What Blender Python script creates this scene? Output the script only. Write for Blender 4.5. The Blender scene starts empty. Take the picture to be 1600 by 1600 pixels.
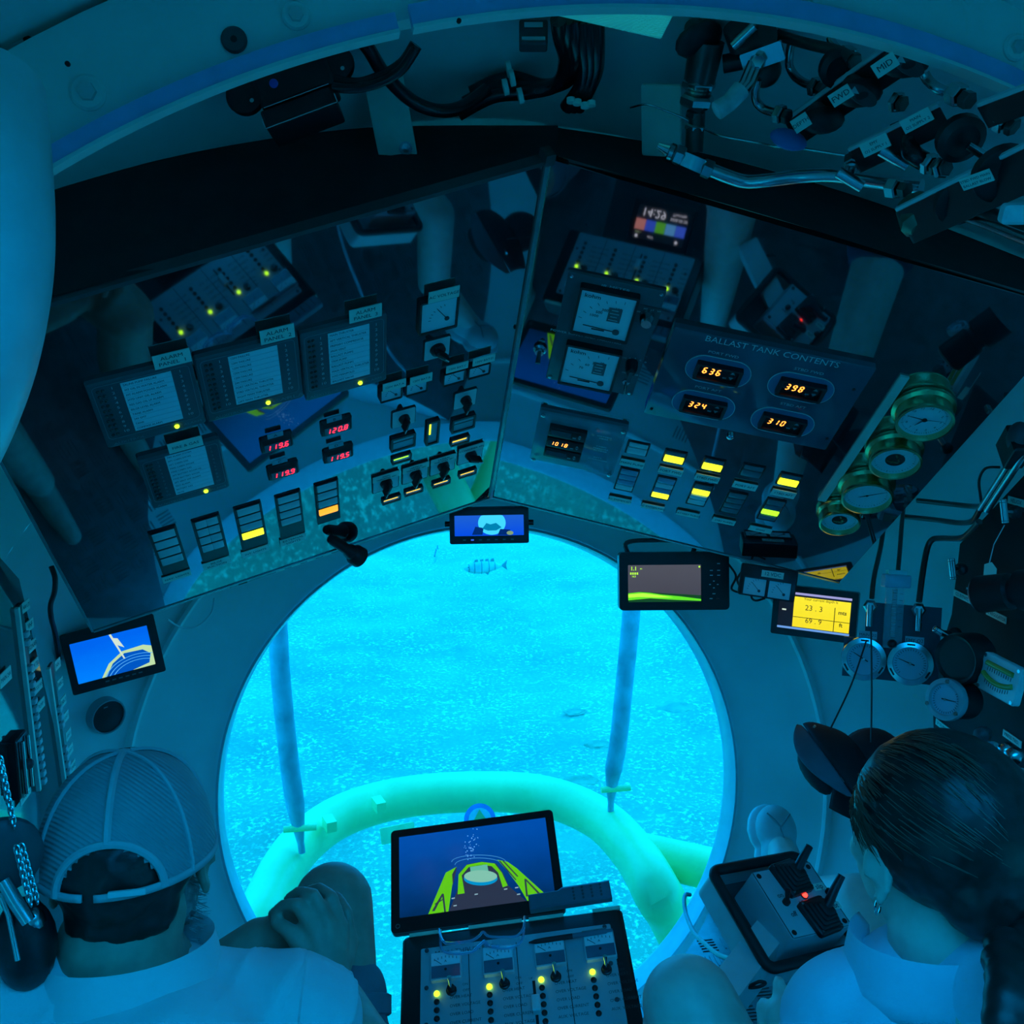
import bpy, bmesh, math, random
from mathutils import Vector, Matrix
random.seed(7)
PI = math.pi
SC = bpy.context.scene
COL = SC.collection
V = Vector

# ---------------------------------------------------------------- camera
CAM_LOC = V((-.30, 0, 1.42)); PITCH = math.radians(10); YAW = math.radians(9.4); FPX = 1500.0
cam_d = bpy.data.cameras.new('camera'); cam_d.sensor_width = 36; cam_d.lens = 36*FPX/1600; cam_d.clip_start = .02; cam_d.clip_end = 400
cam = bpy.data.objects.new('camera', cam_d); COL.objects.link(cam)
cam.location = CAM_LOC; cam.rotation_euler = (PI/2-PITCH, 0, -YAW)
SC.camera = cam
# ---------------------------------------------------------------- world: open water, blue all round, brighter towards the surface
wd = bpy.data.worlds.new('open_water'); SC.world = wd; wd.use_nodes = True
nt = wd.node_tree; nt.nodes.clear()
wo = nt.nodes.new('ShaderNodeOutputWorld'); bg = nt.nodes.new('ShaderNodeBackground')
tc = nt.nodes.new('ShaderNodeTexCoord'); sx = nt.nodes.new('ShaderNodeSeparateXYZ'); rp = nt.nodes.new('ShaderNodeValToRGB')
mr = nt.nodes.new('ShaderNodeMapRange'); mr.inputs[1].default_value = -1; mr.inputs[2].default_value = 1
nt.links.new(tc.outputs['Generated'], sx.inputs[0]); nt.links.new(sx.outputs[2], mr.inputs[0]); nt.links.new(mr.outputs[0], rp.inputs[0])
cr = rp.color_ramp; cr.elements[0].position = 0; cr.elements[0].color = (0, .16, .42, 1)
cr.elements[1].position = 1; cr.elements[1].color = (.002, .40, 1.0, 1)
el = cr.elements.new(.5); el.color = (.0, .27, .85, 1)
nt.links.new(rp.outputs[0], bg.inputs[0]); bg.inputs[1].default_value = 4.6
nt.links.new(bg.outputs[0], wo.inputs[0])
SC.cycles.volume_bounces = 3
# ---------------------------------------------------------------- exposure
vs = SC.view_settings; vs.view_transform = 'Standard'; vs.look = 'None'; vs.exposure = 0.12; vs.gamma = 1.0; vs.use_curve_mapping = False

# ---------------------------------------------------------------- measuring: photograph -> place
_Fh = V((math.sin(YAW), math.cos(YAW), 0)); _Z = V((0, 0, 1))
CR = V((math.cos(YAW), -math.sin(YAW), 0)); CF = _Fh*math.cos(PITCH)-_Z*math.sin(PITCH); CU = _Fh*math.sin(PITCH)+_Z*math.cos(PITCH)
def ray(x, y): return CF+CR*((x-800)/FPX)+CU*((800-y)/FPX)
def P(x, y, d): return CAM_LOC+ray(x, y)*d
def hit(x, y, o, n):
    r = ray(x, y); return CAM_LOC+r*((o-CAM_LOC).dot(n)/r.dot(n))
WC = V((-.019, 2.0385, .417)); WN = V((0, .9795, -.2017)).normalized(); WR = .598
SR = 1.2; SCEN = WC-WN*math.sqrt(SR*SR-WR*WR)      # hull: spherical bow, cylinder behind it
def dome(x, y, inset=0.0):
    r = ray(x, y); o = CAM_LOC-SCEN; R_ = SR-inset
    a = r.dot(r); b = o.dot(r); c = o.dot(o)-R_*R_
    q = CAM_LOC+r*((-b+math.sqrt(b*b-a*c))/a)
    return q, (SCEN-q).normalized()
def mat4(o, ex, ey, ez=None):
    ex = ex.normalized(); ez = ex.cross(ey).normalized() if ez is None else ez.normalized(); ey = ez.cross(ex).normalized()
    return Matrix(((ex.x, ey.x, ez.x, o.x), (ex.y, ey.y, ez.y, o.y), (ex.z, ey.z, ez.z, o.z), (0, 0, 0, 1)))
def T(x, y, z=0): return Matrix.Translation((x, y, z))
def RZ(a): return Matrix.Rotation(a, 4, 'Z')
def RX(a): return Matrix.Rotation(a, 4, 'X')
def RY(a): return Matrix.Rotation(a, 4, 'Y')
def quadframe(tl, tr, bl):
    """three measured corners (x, y, depth) -> frame with origin at the centre, width, height"""
    a, b, c = P(*tl), P(*tr), P(*bl)
    ex = (b-a).normalized(); ey = (a-c); ey = ey-ex*ey.dot(ex)
    w, h = (b-a).length, ey.length
    return mat4(a+ex*w/2-ey.normalized()*h/2, ex, ey), w, h

# ---------------------------------------------------------------- materials
MATS = {}
def M(name, col=(.5, .5, .5), rough=.5, metal=0, emit=None, es=1.0, var=.12, scale=30, bump=0, bscale=200, ior=1.5, alpha=None, sub=0, coat=0):
    if name in MATS: return MATS[name]
    m = bpy.data.materials.new(name); m.use_nodes = True; n = m.node_tree.nodes; l = m.node_tree.links
    b = n['Principled BSDF']
    b.inputs['Roughness'].default_value = rough; b.inputs['Metallic'].default_value = metal; b.inputs['IOR'].default_value = ior
    b.inputs['Coat Weight'].default_value = coat
    t = n.new('ShaderNodeTexCoord'); nz = n.new('ShaderNodeTexNoise'); nz.inputs['Scale'].default_value = scale; nz.inputs['Detail'].default_value = 4
    l.new(t.outputs['Object'], nz.inputs['Vector'])
    r = n.new('ShaderNodeValToRGB'); l.new(nz.outputs['Fac'], r.inputs[0])
    r.color_ramp.elements[0].position = .3; r.color_ramp.elements[1].position = .7
    r.color_ramp.elements[0].color = (*[c*(1-var) for c in col], 1); r.color_ramp.elements[1].color = (*[min(1, c*(1+var)) for c in col], 1)
    l.new(r.outputs[0], b.inputs['Base Color'])
    if emit:
        b.inputs['Emission Color'].default_value = (*emit, 1); b.inputs['Emission Strength'].default_value = es
    if bump:
        n2 = n.new('ShaderNodeTexNoise'); n2.inputs['Scale'].default_value = bscale; n2.inputs['Detail'].default_value = 3
        l.new(t.outputs['Object'], n2.inputs['Vector'])
        bp = n.new('ShaderNodeBump'); bp.inputs['Strength'].default_value = bump; bp.inputs['Distance'].default_value = .002
        l.new(n2.outputs['Fac'], bp.inputs['Height']); l.new(bp.outputs[0], b.inputs['Normal'])
    if sub:
        b.inputs['Subsurface Weight'].default_value = sub; b.inputs['Subsurface Radius'].default_value = (.01, .006, .004); b.inputs['Subsurface Scale'].default_value = .5
    MATS[name] = m; return m
def EM(name, col, s):
    return M(name, (.02, .02, .02), .4, emit=col, es=s, var=0)
def clear(name, tint=(1, 1, 1), refl=1.0, rough=.02, ior=1.49, tintmix=0.0, body=(.8, .85, .9)):
    """clear plastic sheet: lets light straight through, mirrors by Fresnel"""
    if name in MATS: return MATS[name]
    m = bpy.data.materials.new(name); m.use_nodes = True; n = m.node_tree.nodes; l = m.node_tree.links; n.clear()
    o = n.new('ShaderNodeOutputMaterial'); mx = n.new('ShaderNodeMixShader'); tr = n.new('ShaderNodeBsdfTransparent'); gl = n.new('ShaderNodeBsdfGlossy'); ge = n.new('ShaderNodeNewGeometry'); dt = n.new('ShaderNodeVectorMath'); dt.operation = 'DOT_PRODUCT'
    tr.inputs[0].default_value = (*tint, 1); gl.inputs['Roughness'].default_value = rough
    def mth(op, x, y=None):
        k = n.new('ShaderNodeMath'); k.operation = op
        for j, q in enumerate((x, y)):
            if q is None: continue
            if isinstance(q, (int, float)): k.inputs[j].default_value = q
            else: l.new(q, k.inputs[j])
        return k.outputs[0]
    l.new(ge.outputs['Normal'], dt.inputs[0]); l.new(ge.outputs['Incoming'], dt.inputs[1]); f0 = ((ior-1)/(ior+1))**2
    fres = mth('ADD', mth('MULTIPLY', mth('POWER', mth('SUBTRACT', 1.0, mth('ABSOLUTE', dt.outputs['Value'])), 5.0), 1-f0), f0)      # same mirror share from both faces of the sheet
    gl.inputs[0].default_value = (refl, refl, refl, 1)
    l.new(fres, mx.inputs[0])
    if tintmix:
        df = n.new('ShaderNodeBsdfDiffuse'); df.inputs[0].default_value = (*body, 1); m2 = n.new('ShaderNodeMixShader'); m2.inputs[0].default_value = tintmix
        l.new(tr.outputs[0], m2.inputs[1]); l.new(df.outputs[0], m2.inputs[2]); l.new(m2.outputs[0], mx.inputs[1])
    else: l.new(tr.outputs[0], mx.inputs[1])
    l.new(gl.outputs[0], mx.inputs[2]); l.new(mx.outputs[0], o.inputs[0])
    MATS[name] = m; return m

HULL = M('hull_paint', (.84, .86, .80), .42, var=.06, scale=5, bump=.12, bscale=25)
GLOSSBLACK = M('gloss_black_acrylic', (.012, .013, .016), .03, ior=3.6, var=.1)
BLACK = M('black_plastic', (.014, .014, .016), .38, var=.2, bump=.05)
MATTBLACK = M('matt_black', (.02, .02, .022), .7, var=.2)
DGREY = M('dark_grey_plastic', (.07, .075, .08), .45)
PANELGREY = M('panel_slate', (.10, .13, .14), .3, var=.06)
WHITE = M('white_paint', (.72, .74, .72), .4, var=.05)
WPLASTIC = M('white_plastic', (.75, .77, .75), .35, var=.04)
PLACARD = M('placard_white', (.84, .92, .78), .45, var=.03)
FACE = M('meter_face', (.88, .92, .92), .25, var=.02)
INK = M('black_ink', (.01, .01, .012), .6, var=0)
WINK = M('white_ink', (.75, .78, .75), .5, var=0)
GINK = M('grey_ink', (.25, .3, .3), .5, var=0)
STEEL = M('stainless_steel', (.62, .64, .65), .22, metal=1, var=.08)
CHROME = M('chrome', (.8, .82, .83), .08, metal=1, var=.03)
BRASS = M('brass', (.72, .58, .26), .25, metal=1, var=.1)
RUBBER = M('black_rubber', (.016, .016, .017), .55, var=.2)
HOSE = M('glossy_cable', (.012, .012, .014), .22, var=.2)
CREAMSTRIP = M('cream_paint', (.7, .72, .62), .5, var=.06)

# ---------------------------------------------------------------- mesh building
class MB:
    def __init__(s): s.v = []; s.f = []
    def add(s, vs_, fs, m=None):
        k = len(s.v)
        s.v += [tuple(m @ V(p)) if m is not None else tuple(p) for p in vs_]
        s.f += [tuple(i+k for i in f) for f in fs]; return s
    def box(s, w, h, d, m=None, z0=True):
        x, y = w/2, h/2; a, b = (0, d) if z0 else (-d/2, d/2)
        return s.add([(-x, -y, a), (x, -y, a), (x, y, a), (-x, y, a), (-x, -y, b), (x, -y, b), (x, y, b), (-x, y, b)],
                     [(3, 2, 1, 0), (4, 5, 6, 7), (0, 1, 5, 4), (1, 2, 6, 5), (2, 3, 7, 6), (3, 0, 4, 7)], m)
    def poly(s, pts, z0, z1, m=None, ch=0.0):
        """prism of an outline (counter-clockwise) from z0 to z1, with the front edge eased by ch"""
        n = len(pts); c = V((sum(p[0] for p in pts)/n, sum(p[1] for p in pts)/n))
        rings = [[(x, y, z0) for x, y in pts]]
        if ch:
            xs = [p[0] for p in pts]; ys = [p[1] for p in pts]; hw = max((max(xs)-min(xs))/2, 1e-6); hh = max((max(ys)-min(ys))/2, 1e-6)
            cx, cy = (max(xs)+min(xs))/2, (max(ys)+min(ys))/2
            rings += [[(x, y, z1-ch) for x, y in pts], [(cx+(x-cx)*(1-ch/hw), cy+(y-cy)*(1-ch/hh), z1) for x, y in pts]]
        else: rings += [[(x, y, z1) for x, y in pts]]
        vs_ = [p for r in rings for p in r]; fs = [tuple(range(n-1, -1, -1)), tuple(range((len(rings)-1)*n, len(rings)*n))]
        for k in range(len(rings)-1):
            for i in range(n):
                j = (i+1) % n; fs.append((k*n+i, k*n+j, (k+1)*n+j, (k+1)*n+i))
        return s.add(vs_, fs, m)
    def rbox(s, w, h, d, r=.003, m=None, ch=.0, z0=0, n=4):
        return s.poly(rrect(w, h, r, n), z0, z0+d, m, ch)
    def frame(s, w, h, iw, ih, d, r=.003, m=None, ir=.001, n=3, ox=0, oy=0):
        """rectangular ring (bezel)"""
        o = rrect(w, h, r, n); i = [(x+ox, y+oy) for x, y in rrect(iw, ih, ir, n)]; k = len(o)
        vs_ = [(x, y, 0) for x, y in o]+[(x, y, d) for x, y in o]+[(x, y, d) for x, y in i]+[(x, y, 0) for x, y in i]; fs = []
        for a in range(k):
            b = (a+1) % k
            fs += [(a, b, k+b, k+a), (k+a, k+b, 2*k+b, 2*k+a), (2*k+a, 2*k+b, 3*k+b, 3*k+a)]
        return s.add(vs_, fs, m)
    def lathe(s, prof, n=24, m=None, cap=True, a0=0, a1=2*PI):
        """profile of (radius, z) turned about z"""
        full = abs(a1-a0-2*PI) < 1e-6; k = n if full else n+1; vs_ = []; fs = []
        for r, z in prof:
            for i in range(k):
                a = a0+(a1-a0)*i/n; vs_.append((r*math.cos(a), r*math.sin(a), z))
        for q in range(len(prof)-1):
            for i in range(n):
                j = (i+1) % k; fs.append((q*k+i, q*k+j, (q+1)*k+j, (q+1)*k+i))
        if cap and full:
            if prof[0][0] > 1e-6: fs.append(tuple(range(n-1, -1, -1)))
            if prof[-1][0] > 1e-6: fs.append(tuple(range((len(prof)-1)*n, len(prof)*n)))
        return s.add(vs_, fs, m)
    def cyl(s, p0, p1, r0, r1=None, n=14):
        p0, p1 = V(p0), V(p1); r1 = r0 if r1 is None else r1; z = p1-p0; h = z.length
        return s.lathe([(r0, 0), (r1, h)], n, frameZ(p0, z))
    def tube(s, pts, r, n=10, cap=True):
        pts = [V(p) for p in pts]; N = len(pts); rr = r if isinstance(r, (list, tuple)) else [r]*N
        vs_ = []; fs = []; t = (pts[1]-pts[0]).normalized(); up = V((0, 0, 1)) if abs(t.z) < .9 else V((1, 0, 0))
        x = t.cross(up).normalized()
        for i, p in enumerate(pts):
            t = (pts[min(i+1, N-1)]-pts[max(i-1, 0)]).normalized()
            x = (x-t*x.dot(t)).normalized(); y = t.cross(x)
            for k in range(n):
                a = 2*PI*k/n; vs_.append(tuple(p+(x*math.cos(a)+y*math.sin(a))*rr[i]))
        for i in range(N-1):
            for k in range(n):
                j = (k+1) % n; fs.append((i*n+k, i*n+j, (i+1)*n+j, (i+1)*n+k))
        if cap: fs += [tuple(range(n-1, -1, -1)), tuple(range((N-1)*n, N*n))]
        return s.add(vs_, fs)
    def ell(s, c, rx, ry, rz, m=None, n=16, k=10):
        vs_ = []; fs = []
        for i in range(1, k):
            t = PI*i/k
            for j in range(n):
                a = 2*PI*j/n; vs_.append((c[0]+rx*math.sin(t)*math.cos(a), c[1]+ry*math.sin(t)*math.sin(a), c[2]+rz*math.cos(t)))
        b = len(vs_); vs_ += [(c[0], c[1], c[2]+rz), (c[0], c[1], c[2]-rz)]
        for i in range(k-2):
            for j in range(n): fs.append((i*n+j, (i+1)*n+j, (i+1)*n+(j+1) % n, i*n+(j+1) % n))
        for j in range(n):
            fs.append((b, j, (j+1) % n)); fs.append((b+1, (k-2)*n+(j+1) % n, (k-2)*n+j))
        return s.add(vs_, fs, m)
    def quad(s, w, h, m=None, z=0): return s.add([(-w/2, -h/2, z), (w/2, -h/2, z), (w/2, h/2, z), (-w/2, h/2, z)], [(0, 1, 2, 3)], m)
    def flat(s, pts, z=0, m=None): return s.add([(x, y, z) for x, y in pts], [tuple(range(len(pts)))], m)
    def mesh(s, name, mat, smooth=True, ang=40):
        me = bpy.data.meshes.new(name); me.from_pydata(s.v, [], s.f); me.update()
        if mat: me.materials.append(mat)
        if smooth:
            me.shade_smooth(); me.set_sharp_from_angle(angle=math.radians(ang))
        return me
    def build(s, name, mat, parent=None, m=None, smooth=True, ang=40): return link(name, s.mesh(name, mat, smooth, ang), parent, m)
def rrect(w, h, r, n=4):
    r = max(min(r, w/2-1e-5, h/2-1e-5), 1e-5); out = []
    for cx, cy, a in ((w/2-r, h/2-r, 0), (-w/2+r, h/2-r, PI/2), (-w/2+r, -h/2+r, PI), (w/2-r, -h/2+r, 1.5*PI)):
        for i in range(n+1):
            t = a+PI/2*i/n; out.append((cx+r*math.cos(t), cy+r*math.sin(t)))
    return out
def circle(r, n=24, cx=0, cy=0, ry=None): return [(cx+r*math.cos(2*PI*i/n), cy+(ry or r)*math.sin(2*PI*i/n)) for i in range(n)]
def frameZ(o, z, xhint=None):
    z = V(z).normalized(); h = V(xhint) if xhint is not None else (V((1, 0, 0)) if abs(z.x) < .9 else V((0, 1, 0)))
    x = (h-z*h.dot(z)).normalized(); return mat4(V(o), x, z.cross(x), z)
def smoothpath(pts, n=8):
    """Catmull-Rom through points"""
    pts = [V(p) for p in pts]; out = []
    for i in range(len(pts)-1):
        p0, p1, p2, p3 = pts[max(i-1, 0)], pts[i], pts[i+1], pts[min(i+2, len(pts)-1)]
        for k in range(n):
            t = k/n; out.append(.5*((2*p1)+(p2-p0)*t+(2*p0-5*p1+4*p2-p3)*t*t+(3*p1-p0-3*p2+p3)*t**3))
    return out+[pts[-1]]
def link(name, me, parent=None, m=None):
    o = bpy.data.objects.new(name, me); COL.objects.link(o)
    if parent: o.parent = parent
    if m is not None: o.matrix_basis = m
    return o
def thing(name, label, cat, m=None, group=None):
    o = bpy.data.objects.new(name, None); COL.objects.link(o); o.empty_display_size = .03
    if m is not None: o.matrix_basis = m
    return tag(o, label, cat, group)
def tag(o, label, cat, group=None):
    o['label'] = label; o['category'] = cat
    if group: o['group'] = group
    return o
def struct(o, label=None):
    o['kind'] = 'structure'
    if label: o['label'] = label
    return o
_TX = {}
def text(s, size, parent, m, mat=INK, align='CENTER', name='lettering', sx=1.0, bold=0.0):
    key = (s, align, bold, mat.name)
    if key not in _TX:
        c = bpy.data.curves.new('t', 'FONT'); c.body = s; c.size = 1; c.align_x = align; c.align_y = 'CENTER'; c.resolution_u = 2; c.offset = bold
        c.fill_mode = 'BOTH'
        o = bpy.data.objects.new('t', c); COL.objects.link(o)
        me = bpy.data.meshes.new_from_object(o.evaluated_get(bpy.context.evaluated_depsgraph_get()))
        bpy.data.objects.remove(o); bpy.data.curves.remove(c); me.name = name; me.materials.clear(); me.materials.append(mat); _TX[key] = me
    return link(name, _TX[key], parent, m @ Matrix.Diagonal((size*sx, size, size, 1)))
SEG = {'0': 'abcdef', '1': 'bc', '2': 'abged', '3': 'abgcd', '4': 'fgbc', '5': 'afgcd', '6': 'afgedc', '7': 'abc', '8': 'abcdefg', '9': 'abcdfg'}
def digits(mb, s, h, cx=0, cy=0, z=0, gap=.72, slant=.12, th=.13):
    """seven-segment figures, height h"""
    w = h*.5; t = h*th; n = sum(1 for c in s if c != '.'); x0 = cx-(n-1)*h*gap/2; i = 0
    for c in s:
        if c == '.':
            X = x0+(i-.5)*h*gap; mb.flat([(X-t*.6+px*0, cy-h/2+py) for px, py in ()] or [(X-t*.6-h*.06, cy-h/2), (X+t*.6-h*.06, cy-h/2), (X+t*.6-h*.05, cy-h/2+t*1.1), (X-t*.6-h*.05, cy-h/2+t*1.1)], z); continue
        X = x0+i*h*gap; i += 1; g = t*.12
        hs = lambda y: [(-w/2+t*.5+g, y), (-w/2+t+g, y+t/2), (w/2-t-g, y+t/2), (w/2-t*.5-g, y), (w/2-t-g, y-t/2), (-w/2+t+g, y-t/2)]
        vsg = lambda x, a, b: [(x, a+g), (x+t/2, a+t*.5+g), (x+t/2, b-t*.5-g), (x, b-g), (x-t/2, b-t*.5-g), (x-t/2, a+t*.5+g)]
        q = {'a': hs(h/2-t/2), 'g': hs(0), 'd': hs(-h/2+t/2), 'b': vsg(w/2-t/2, 0, h/2-t/2), 'c': vsg(w/2-t/2, -h/2+t/2, 0), 'f': vsg(-w/2+t/2, 0, h/2-t/2), 'e': vsg(-w/2+t/2, -h/2+t/2, 0)}
        for k in SEG.get(c, ''):
            pts = [(X+px+py*slant, cy+py) for px, py in q[k]]
            area = sum(pts[j][0]*pts[(j+1) % 6][1]-pts[(j+1) % 6][0]*pts[j][1] for j in range(6))
            mb.flat(pts if area > 0 else pts[::-1], z)
    return mb
# ================================================================ STRUCTURE: the pressure hull
HA = V((0, .2017, .9795)).normalized(); HB = V((1, 0, 0))
TH0 = math.asin(WR/SR)
def sph_pt(th, ph, R_=SR):
    p = SCEN+(WN*math.cos(th)+(HA*math.cos(ph)+HB*math.sin(ph))*math.sin(th))*R_
    if p.y < SCEN.y:
        d = V((p.x-SCEN.x, p.z-SCEN.z)).normalized()*R_; p = V((SCEN.x+d.x, p.y, SCEN.z+d.y))
    return p
NP = 144
PORTS = [(-1, -.30, -6), (-1, -1.35, -6), (1, -.30, -6), (1, -1.35, -6)]      # aft viewports: side, y, elevation in degrees
PORT_R = .42; FILL_HATCH = (-.05, .60)  # viewport size chosen for cabin light; overhead opening added as fill, out of view
def port_centre(s, y, e):
    a = math.radians(e); return V((SCEN.x+s*SR*math.cos(a), y, SCEN.z+SR*math.sin(a)))
def hull_part(name, rows_th, a0, a1, cyl, label):
    mb = MB(); k = int(round((a1-a0)/(2*PI)*NP)); rows = []
    for th in rows_th: rows.append([sph_pt(th, a0+(a1-a0)*i/k) for i in range(k+1)])
    if cyl:
        last = rows[-1]; y = .78
        while y > -2.61:
            rows.append([V((p.x, y, p.z)) for p in last]); y -= .05
    vs_ = [tuple(p) for r in rows for p in r]; fs = []; n = k+1
    for q in range(len(rows)-1):
        for i in range(k):
            f = (q*n+i, (q+1)*n+i, (q+1)*n+i+1, q*n+i+1)
            c = sum((V(vs_[j]) for j in f), V())/4
            if c.y < .6 and (any((c-port_centre(*p)).length < PORT_R for p in PORTS) or (c.z > 1.4 and math.hypot(c.x-SCEN.x, c.y-FILL_HATCH[0]) < FILL_HATCH[1])): continue
            fs.append(f)
    mb.add(vs_, fs); return struct(mb.build(name, HULL), label)
ths = [TH0+(math.radians(60)-TH0)*i/10 for i in range(11)]
wall_front = hull_part('wall_front', ths, 0, 2*PI, False, 'pale painted dome of the bow around the big round window')
th2 = [math.radians(60+36*i/9) for i in range(10)]
ceiling = hull_part('ceiling', th2, -PI/3.2, PI/3.2, True, 'curved hull ceiling above the instrument panels')
wall_right = hull_part('wall_right', th2, PI/3.2, PI, True, 'curved hull side beside the woman')
wall_left = hull_part('wall_left', th2, -PI, -PI/3.2, True, 'curved hull side beside the man')
struct(MB().lathe([(0, 0), (SR, 0)], 72, mat4(V((SCEN.x, -2.6, SCEN.z)), V((1, 0, 0)), V((0, 0, 1))), cap=False).build('wall_back', HULL))
# weld bead round the window collar
def ring(th, R_, r, name, mat, parent, seg=120, n=8):
    pts = [sph_pt(th, 2*PI*i/seg, R_) for i in range(seg)]; mb = MB(); vs_ = []; fs = []
    for i in range(seg):
        t = (pts[(i+1) % seg]-pts[i-1]).normalized(); a = (pts[i]-SCEN).normalized(); b = t.cross(a)
        for k in range(n):
            an = 2*PI*k/n; vs_.append(tuple(pts[i]+(a*math.cos(an)+b*math.sin(an))*r))
    for i in range(seg):
        for k in range(n): fs.append((i*n+k, i*n+(k+1) % n, ((i+1) % seg)*n+(k+1) % n, ((i+1) % seg)*n+k))
    return mb.add(vs_, fs).build(name, mat, parent)
ring(math.radians(40), SR-.001, .010, 'weld_seam', HULL, wall_front)
# the bow window: frame lip, retaining ring, acrylic pane
LIP = M('window_lip', (.66, .70, .72), .16, var=.05)
win = struct(thing('window_1', 'big round acrylic bow window looking onto the sea bed', 'window'), 'big round acrylic bow window looking onto the sea bed')
del win['category']
WF = mat4(WC, HB, HA, HB.cross(HA))     # z points back into the cabin
MB().lathe([(WR+.004, .004), (WR-.002, .006), (WR-.004, 0), (WR-.006, -.062), (WR+.01, -.066)], 144, WF, cap=False).build('window_frame', LIP, win)
MB().lathe([(0, 0), (WR, 0)], 96, WF @ T(0, 0, -.058), cap=False).build('pane', clear('acrylic_pane', (.94, .99, .99), .8), win)
# unseen aft viewports and an added overhead hatch, sized to light the cabin
PORTCOL = M('port_frame', (.5, .52, .5), .35)
def port(i, o, nrm, r):
    w = struct(thing('window_%d' % i, None or 'round unseen hull viewport sized to light the cabin', 'window')); del w['category']
    m = frameZ(o, nrm)
    MB().lathe([(r-.05, -.06), (r-.05, .03), (r-.03, .04), (r+.055, .03), (r+.06, -.02)], 64, m, cap=False).build('window_frame', PORTCOL, w)
    MB().lathe([(0, -.03), (r-.05, -.03)], 48, m, cap=False).build('pane', clear('acrylic_pane'), w)
for i, p in enumerate(PORTS):
    c = port_centre(*p); port(i+2, c, V((SCEN.x, c.y, SCEN.z))-c, PORT_R+.02)
port(6, V((SCEN.x, FILL_HATCH[0], SCEN.z+SR+.05)), V((0, 0, -1)), FILL_HATCH[1]+.05)
MB().lathe([(FILL_HATCH[1]+.03, 0), (FILL_HATCH[1]+.03, .21)], 64, T(SCEN.x, FILL_HATCH[0], SCEN.z+SR-.165), cap=False).build('fill_hatch_trunk', HULL, ceiling)
# floor: tread plate with a leg well cut out in front of the window
FZ = .11
cut = [(.508, 1.975), (.465, 1.91), (.42, 1.85), (.35, 1.77), (.27, 1.69), (.15, 1.58), (0, 1.50), (-.15, 1.48), (-.27, 1.54), (-.35, 1.63), (-.42, 1.74), (-.47, 1.86), (-.508, 1.975)]
fr = math.sqrt(SR*SR-(SCEN.z-FZ)**2)
out = [(fr+SCEN.x, -2.6)]
a_end = math.atan2(1.975-SCEN.y, .508-SCEN.x)
out += [(SCEN.x+fr*math.cos(a_end*i/16), SCEN.y+fr*math.sin(a_end*i/16)) for i in range(17)]
out = out[:-1]+[(p[0], p[1]) for p in cut]
a2 = math.atan2(1.975-SCEN.y, -.508-SCEN.x)
out += [(SCEN.x+fr*math.cos(a2+(PI-a2)*i/16), SCEN.y+fr*math.sin(a2+(PI-a2)*i/16)) for i in range(1, 17)]+[(-fr+SCEN.x, -2.6)]
TREAD = M('tread_plate', (.20, .21, .22), .3, metal=.6, var=.15)
from mathutils.geometry import tessellate_polygon
tri = [tuple(t) for t in tessellate_polygon([[V((x, y, 0)) for x, y in out]])]
floor = struct(MB().add([(x, y, FZ) for x, y in out], tri).build('floor', TREAD, smooth=False), 'dark tread-plate cabin floor with a cut-out at the window')
mb = MB()
for i in range(len(cut)-1):
    (x0, y0), (x1, y1) = cut[i], cut[i+1]
    mb.add([(x0, y0, FZ), (x1, y1, FZ), (x1*1.0, y1+.02, FZ-.30), (x0*1.0, y0+.02, FZ-.30)], [(0, 1, 2, 3)])
mb.build('well_edge', LIP, floor)
mb = MB()
for ix in range(-16, 20):
    for iy in range(0, 26):
        x, y = ix*.055, .45+iy*.055
        if math.hypot(x-SCEN.x, y-SCEN.y) > fr-.05 or (abs(x) < .56 and y > 1.58+.75*max(0, abs(x)-.1)): continue
        for b in range(5):
            o = (b-2)*.0095; m = T(x, y, FZ) @ RZ(PI/2*((ix+iy) % 2)) @ T(o, 0, 0)
            mb.box(.0035, .036, .002, m)
tr = mb.build('tread_bars', TREAD, floor, smooth=False); tr['kind'] = 'stuff'
# overhead ring frame with bolted flange
RC = V((.018, 0, .622)); AY = .95; AR = 1.111
ARCHP = M('frame_paint', (.80, .84, .78), .4, var=.08, scale=8)
def arc_prism(r0, r1, y0, y1, a0, a1, n=60):
    vs_ = []; fs = []
    for i in range(n+1):
        a = a0+(a1-a0)*i/n; s, c = math.sin(a), math.cos(a)
        for r, y in ((r0, y0), (r1, y0), (r1, y1), (r0, y1)): vs_.append((RC.x+r*s, y, RC.z+r*c))
    for i in range(n):
        for k in range(4): fs.append((i*4+k, i*4+(k+1) % 4, (i+1)*4+(k+1) % 4, (i+1)*4+k))
    fs += [(0, 1, 2, 3), (n*4+3, n*4+2, n*4+1, n*4)]
    return MB().add(vs_, fs)
arch = struct(thing('trim_1', 'curved ring frame with bolts arching overhead', 'frame'), 'curved ring frame with bolts arching overhead'); del arch['category']
arc_prism(AR+.010, SR+.01, AY, AY+.03, -1.9, 1.9, 90).build('web', ARCHP, arch)
def arch_angle(x, y, yy):
    q = hit(x, y, V((0, yy, 0)), V((0, 1, 0))); return math.atan2(q.x-RC.x, q.z-RC.z), math.hypot(q.x-RC.x, q.z-RC.z), q
aL = arch_angle(72, 262, AY)[0]; aM = arch_angle(636, 60, AY)[0]
LIPB = M('flange_paint', (.40, .50, .80), .35, var=.08)
arc_prism(AR, AR+.0145, AY-.012, AY+.002, aL, aM-.006, 40).build('flange', LIPB, arch)
arc_prism(AR+.001, AR+.0185, AY-.012, AY+.002, aM+.006, 1.2, 60).build('flange', LIPB, arch)
arc_prism(AR-.0035, AR-.0002, AY-.014, AY+.006, aL, aM-.006, 40).build('flange_edge', HULL, arch)
arc_prism(AR-.0025, AR+.0008, AY-.014, AY+.006, aM+.006, 1.2, 60).build('flange_edge', HULL, arch)
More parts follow.
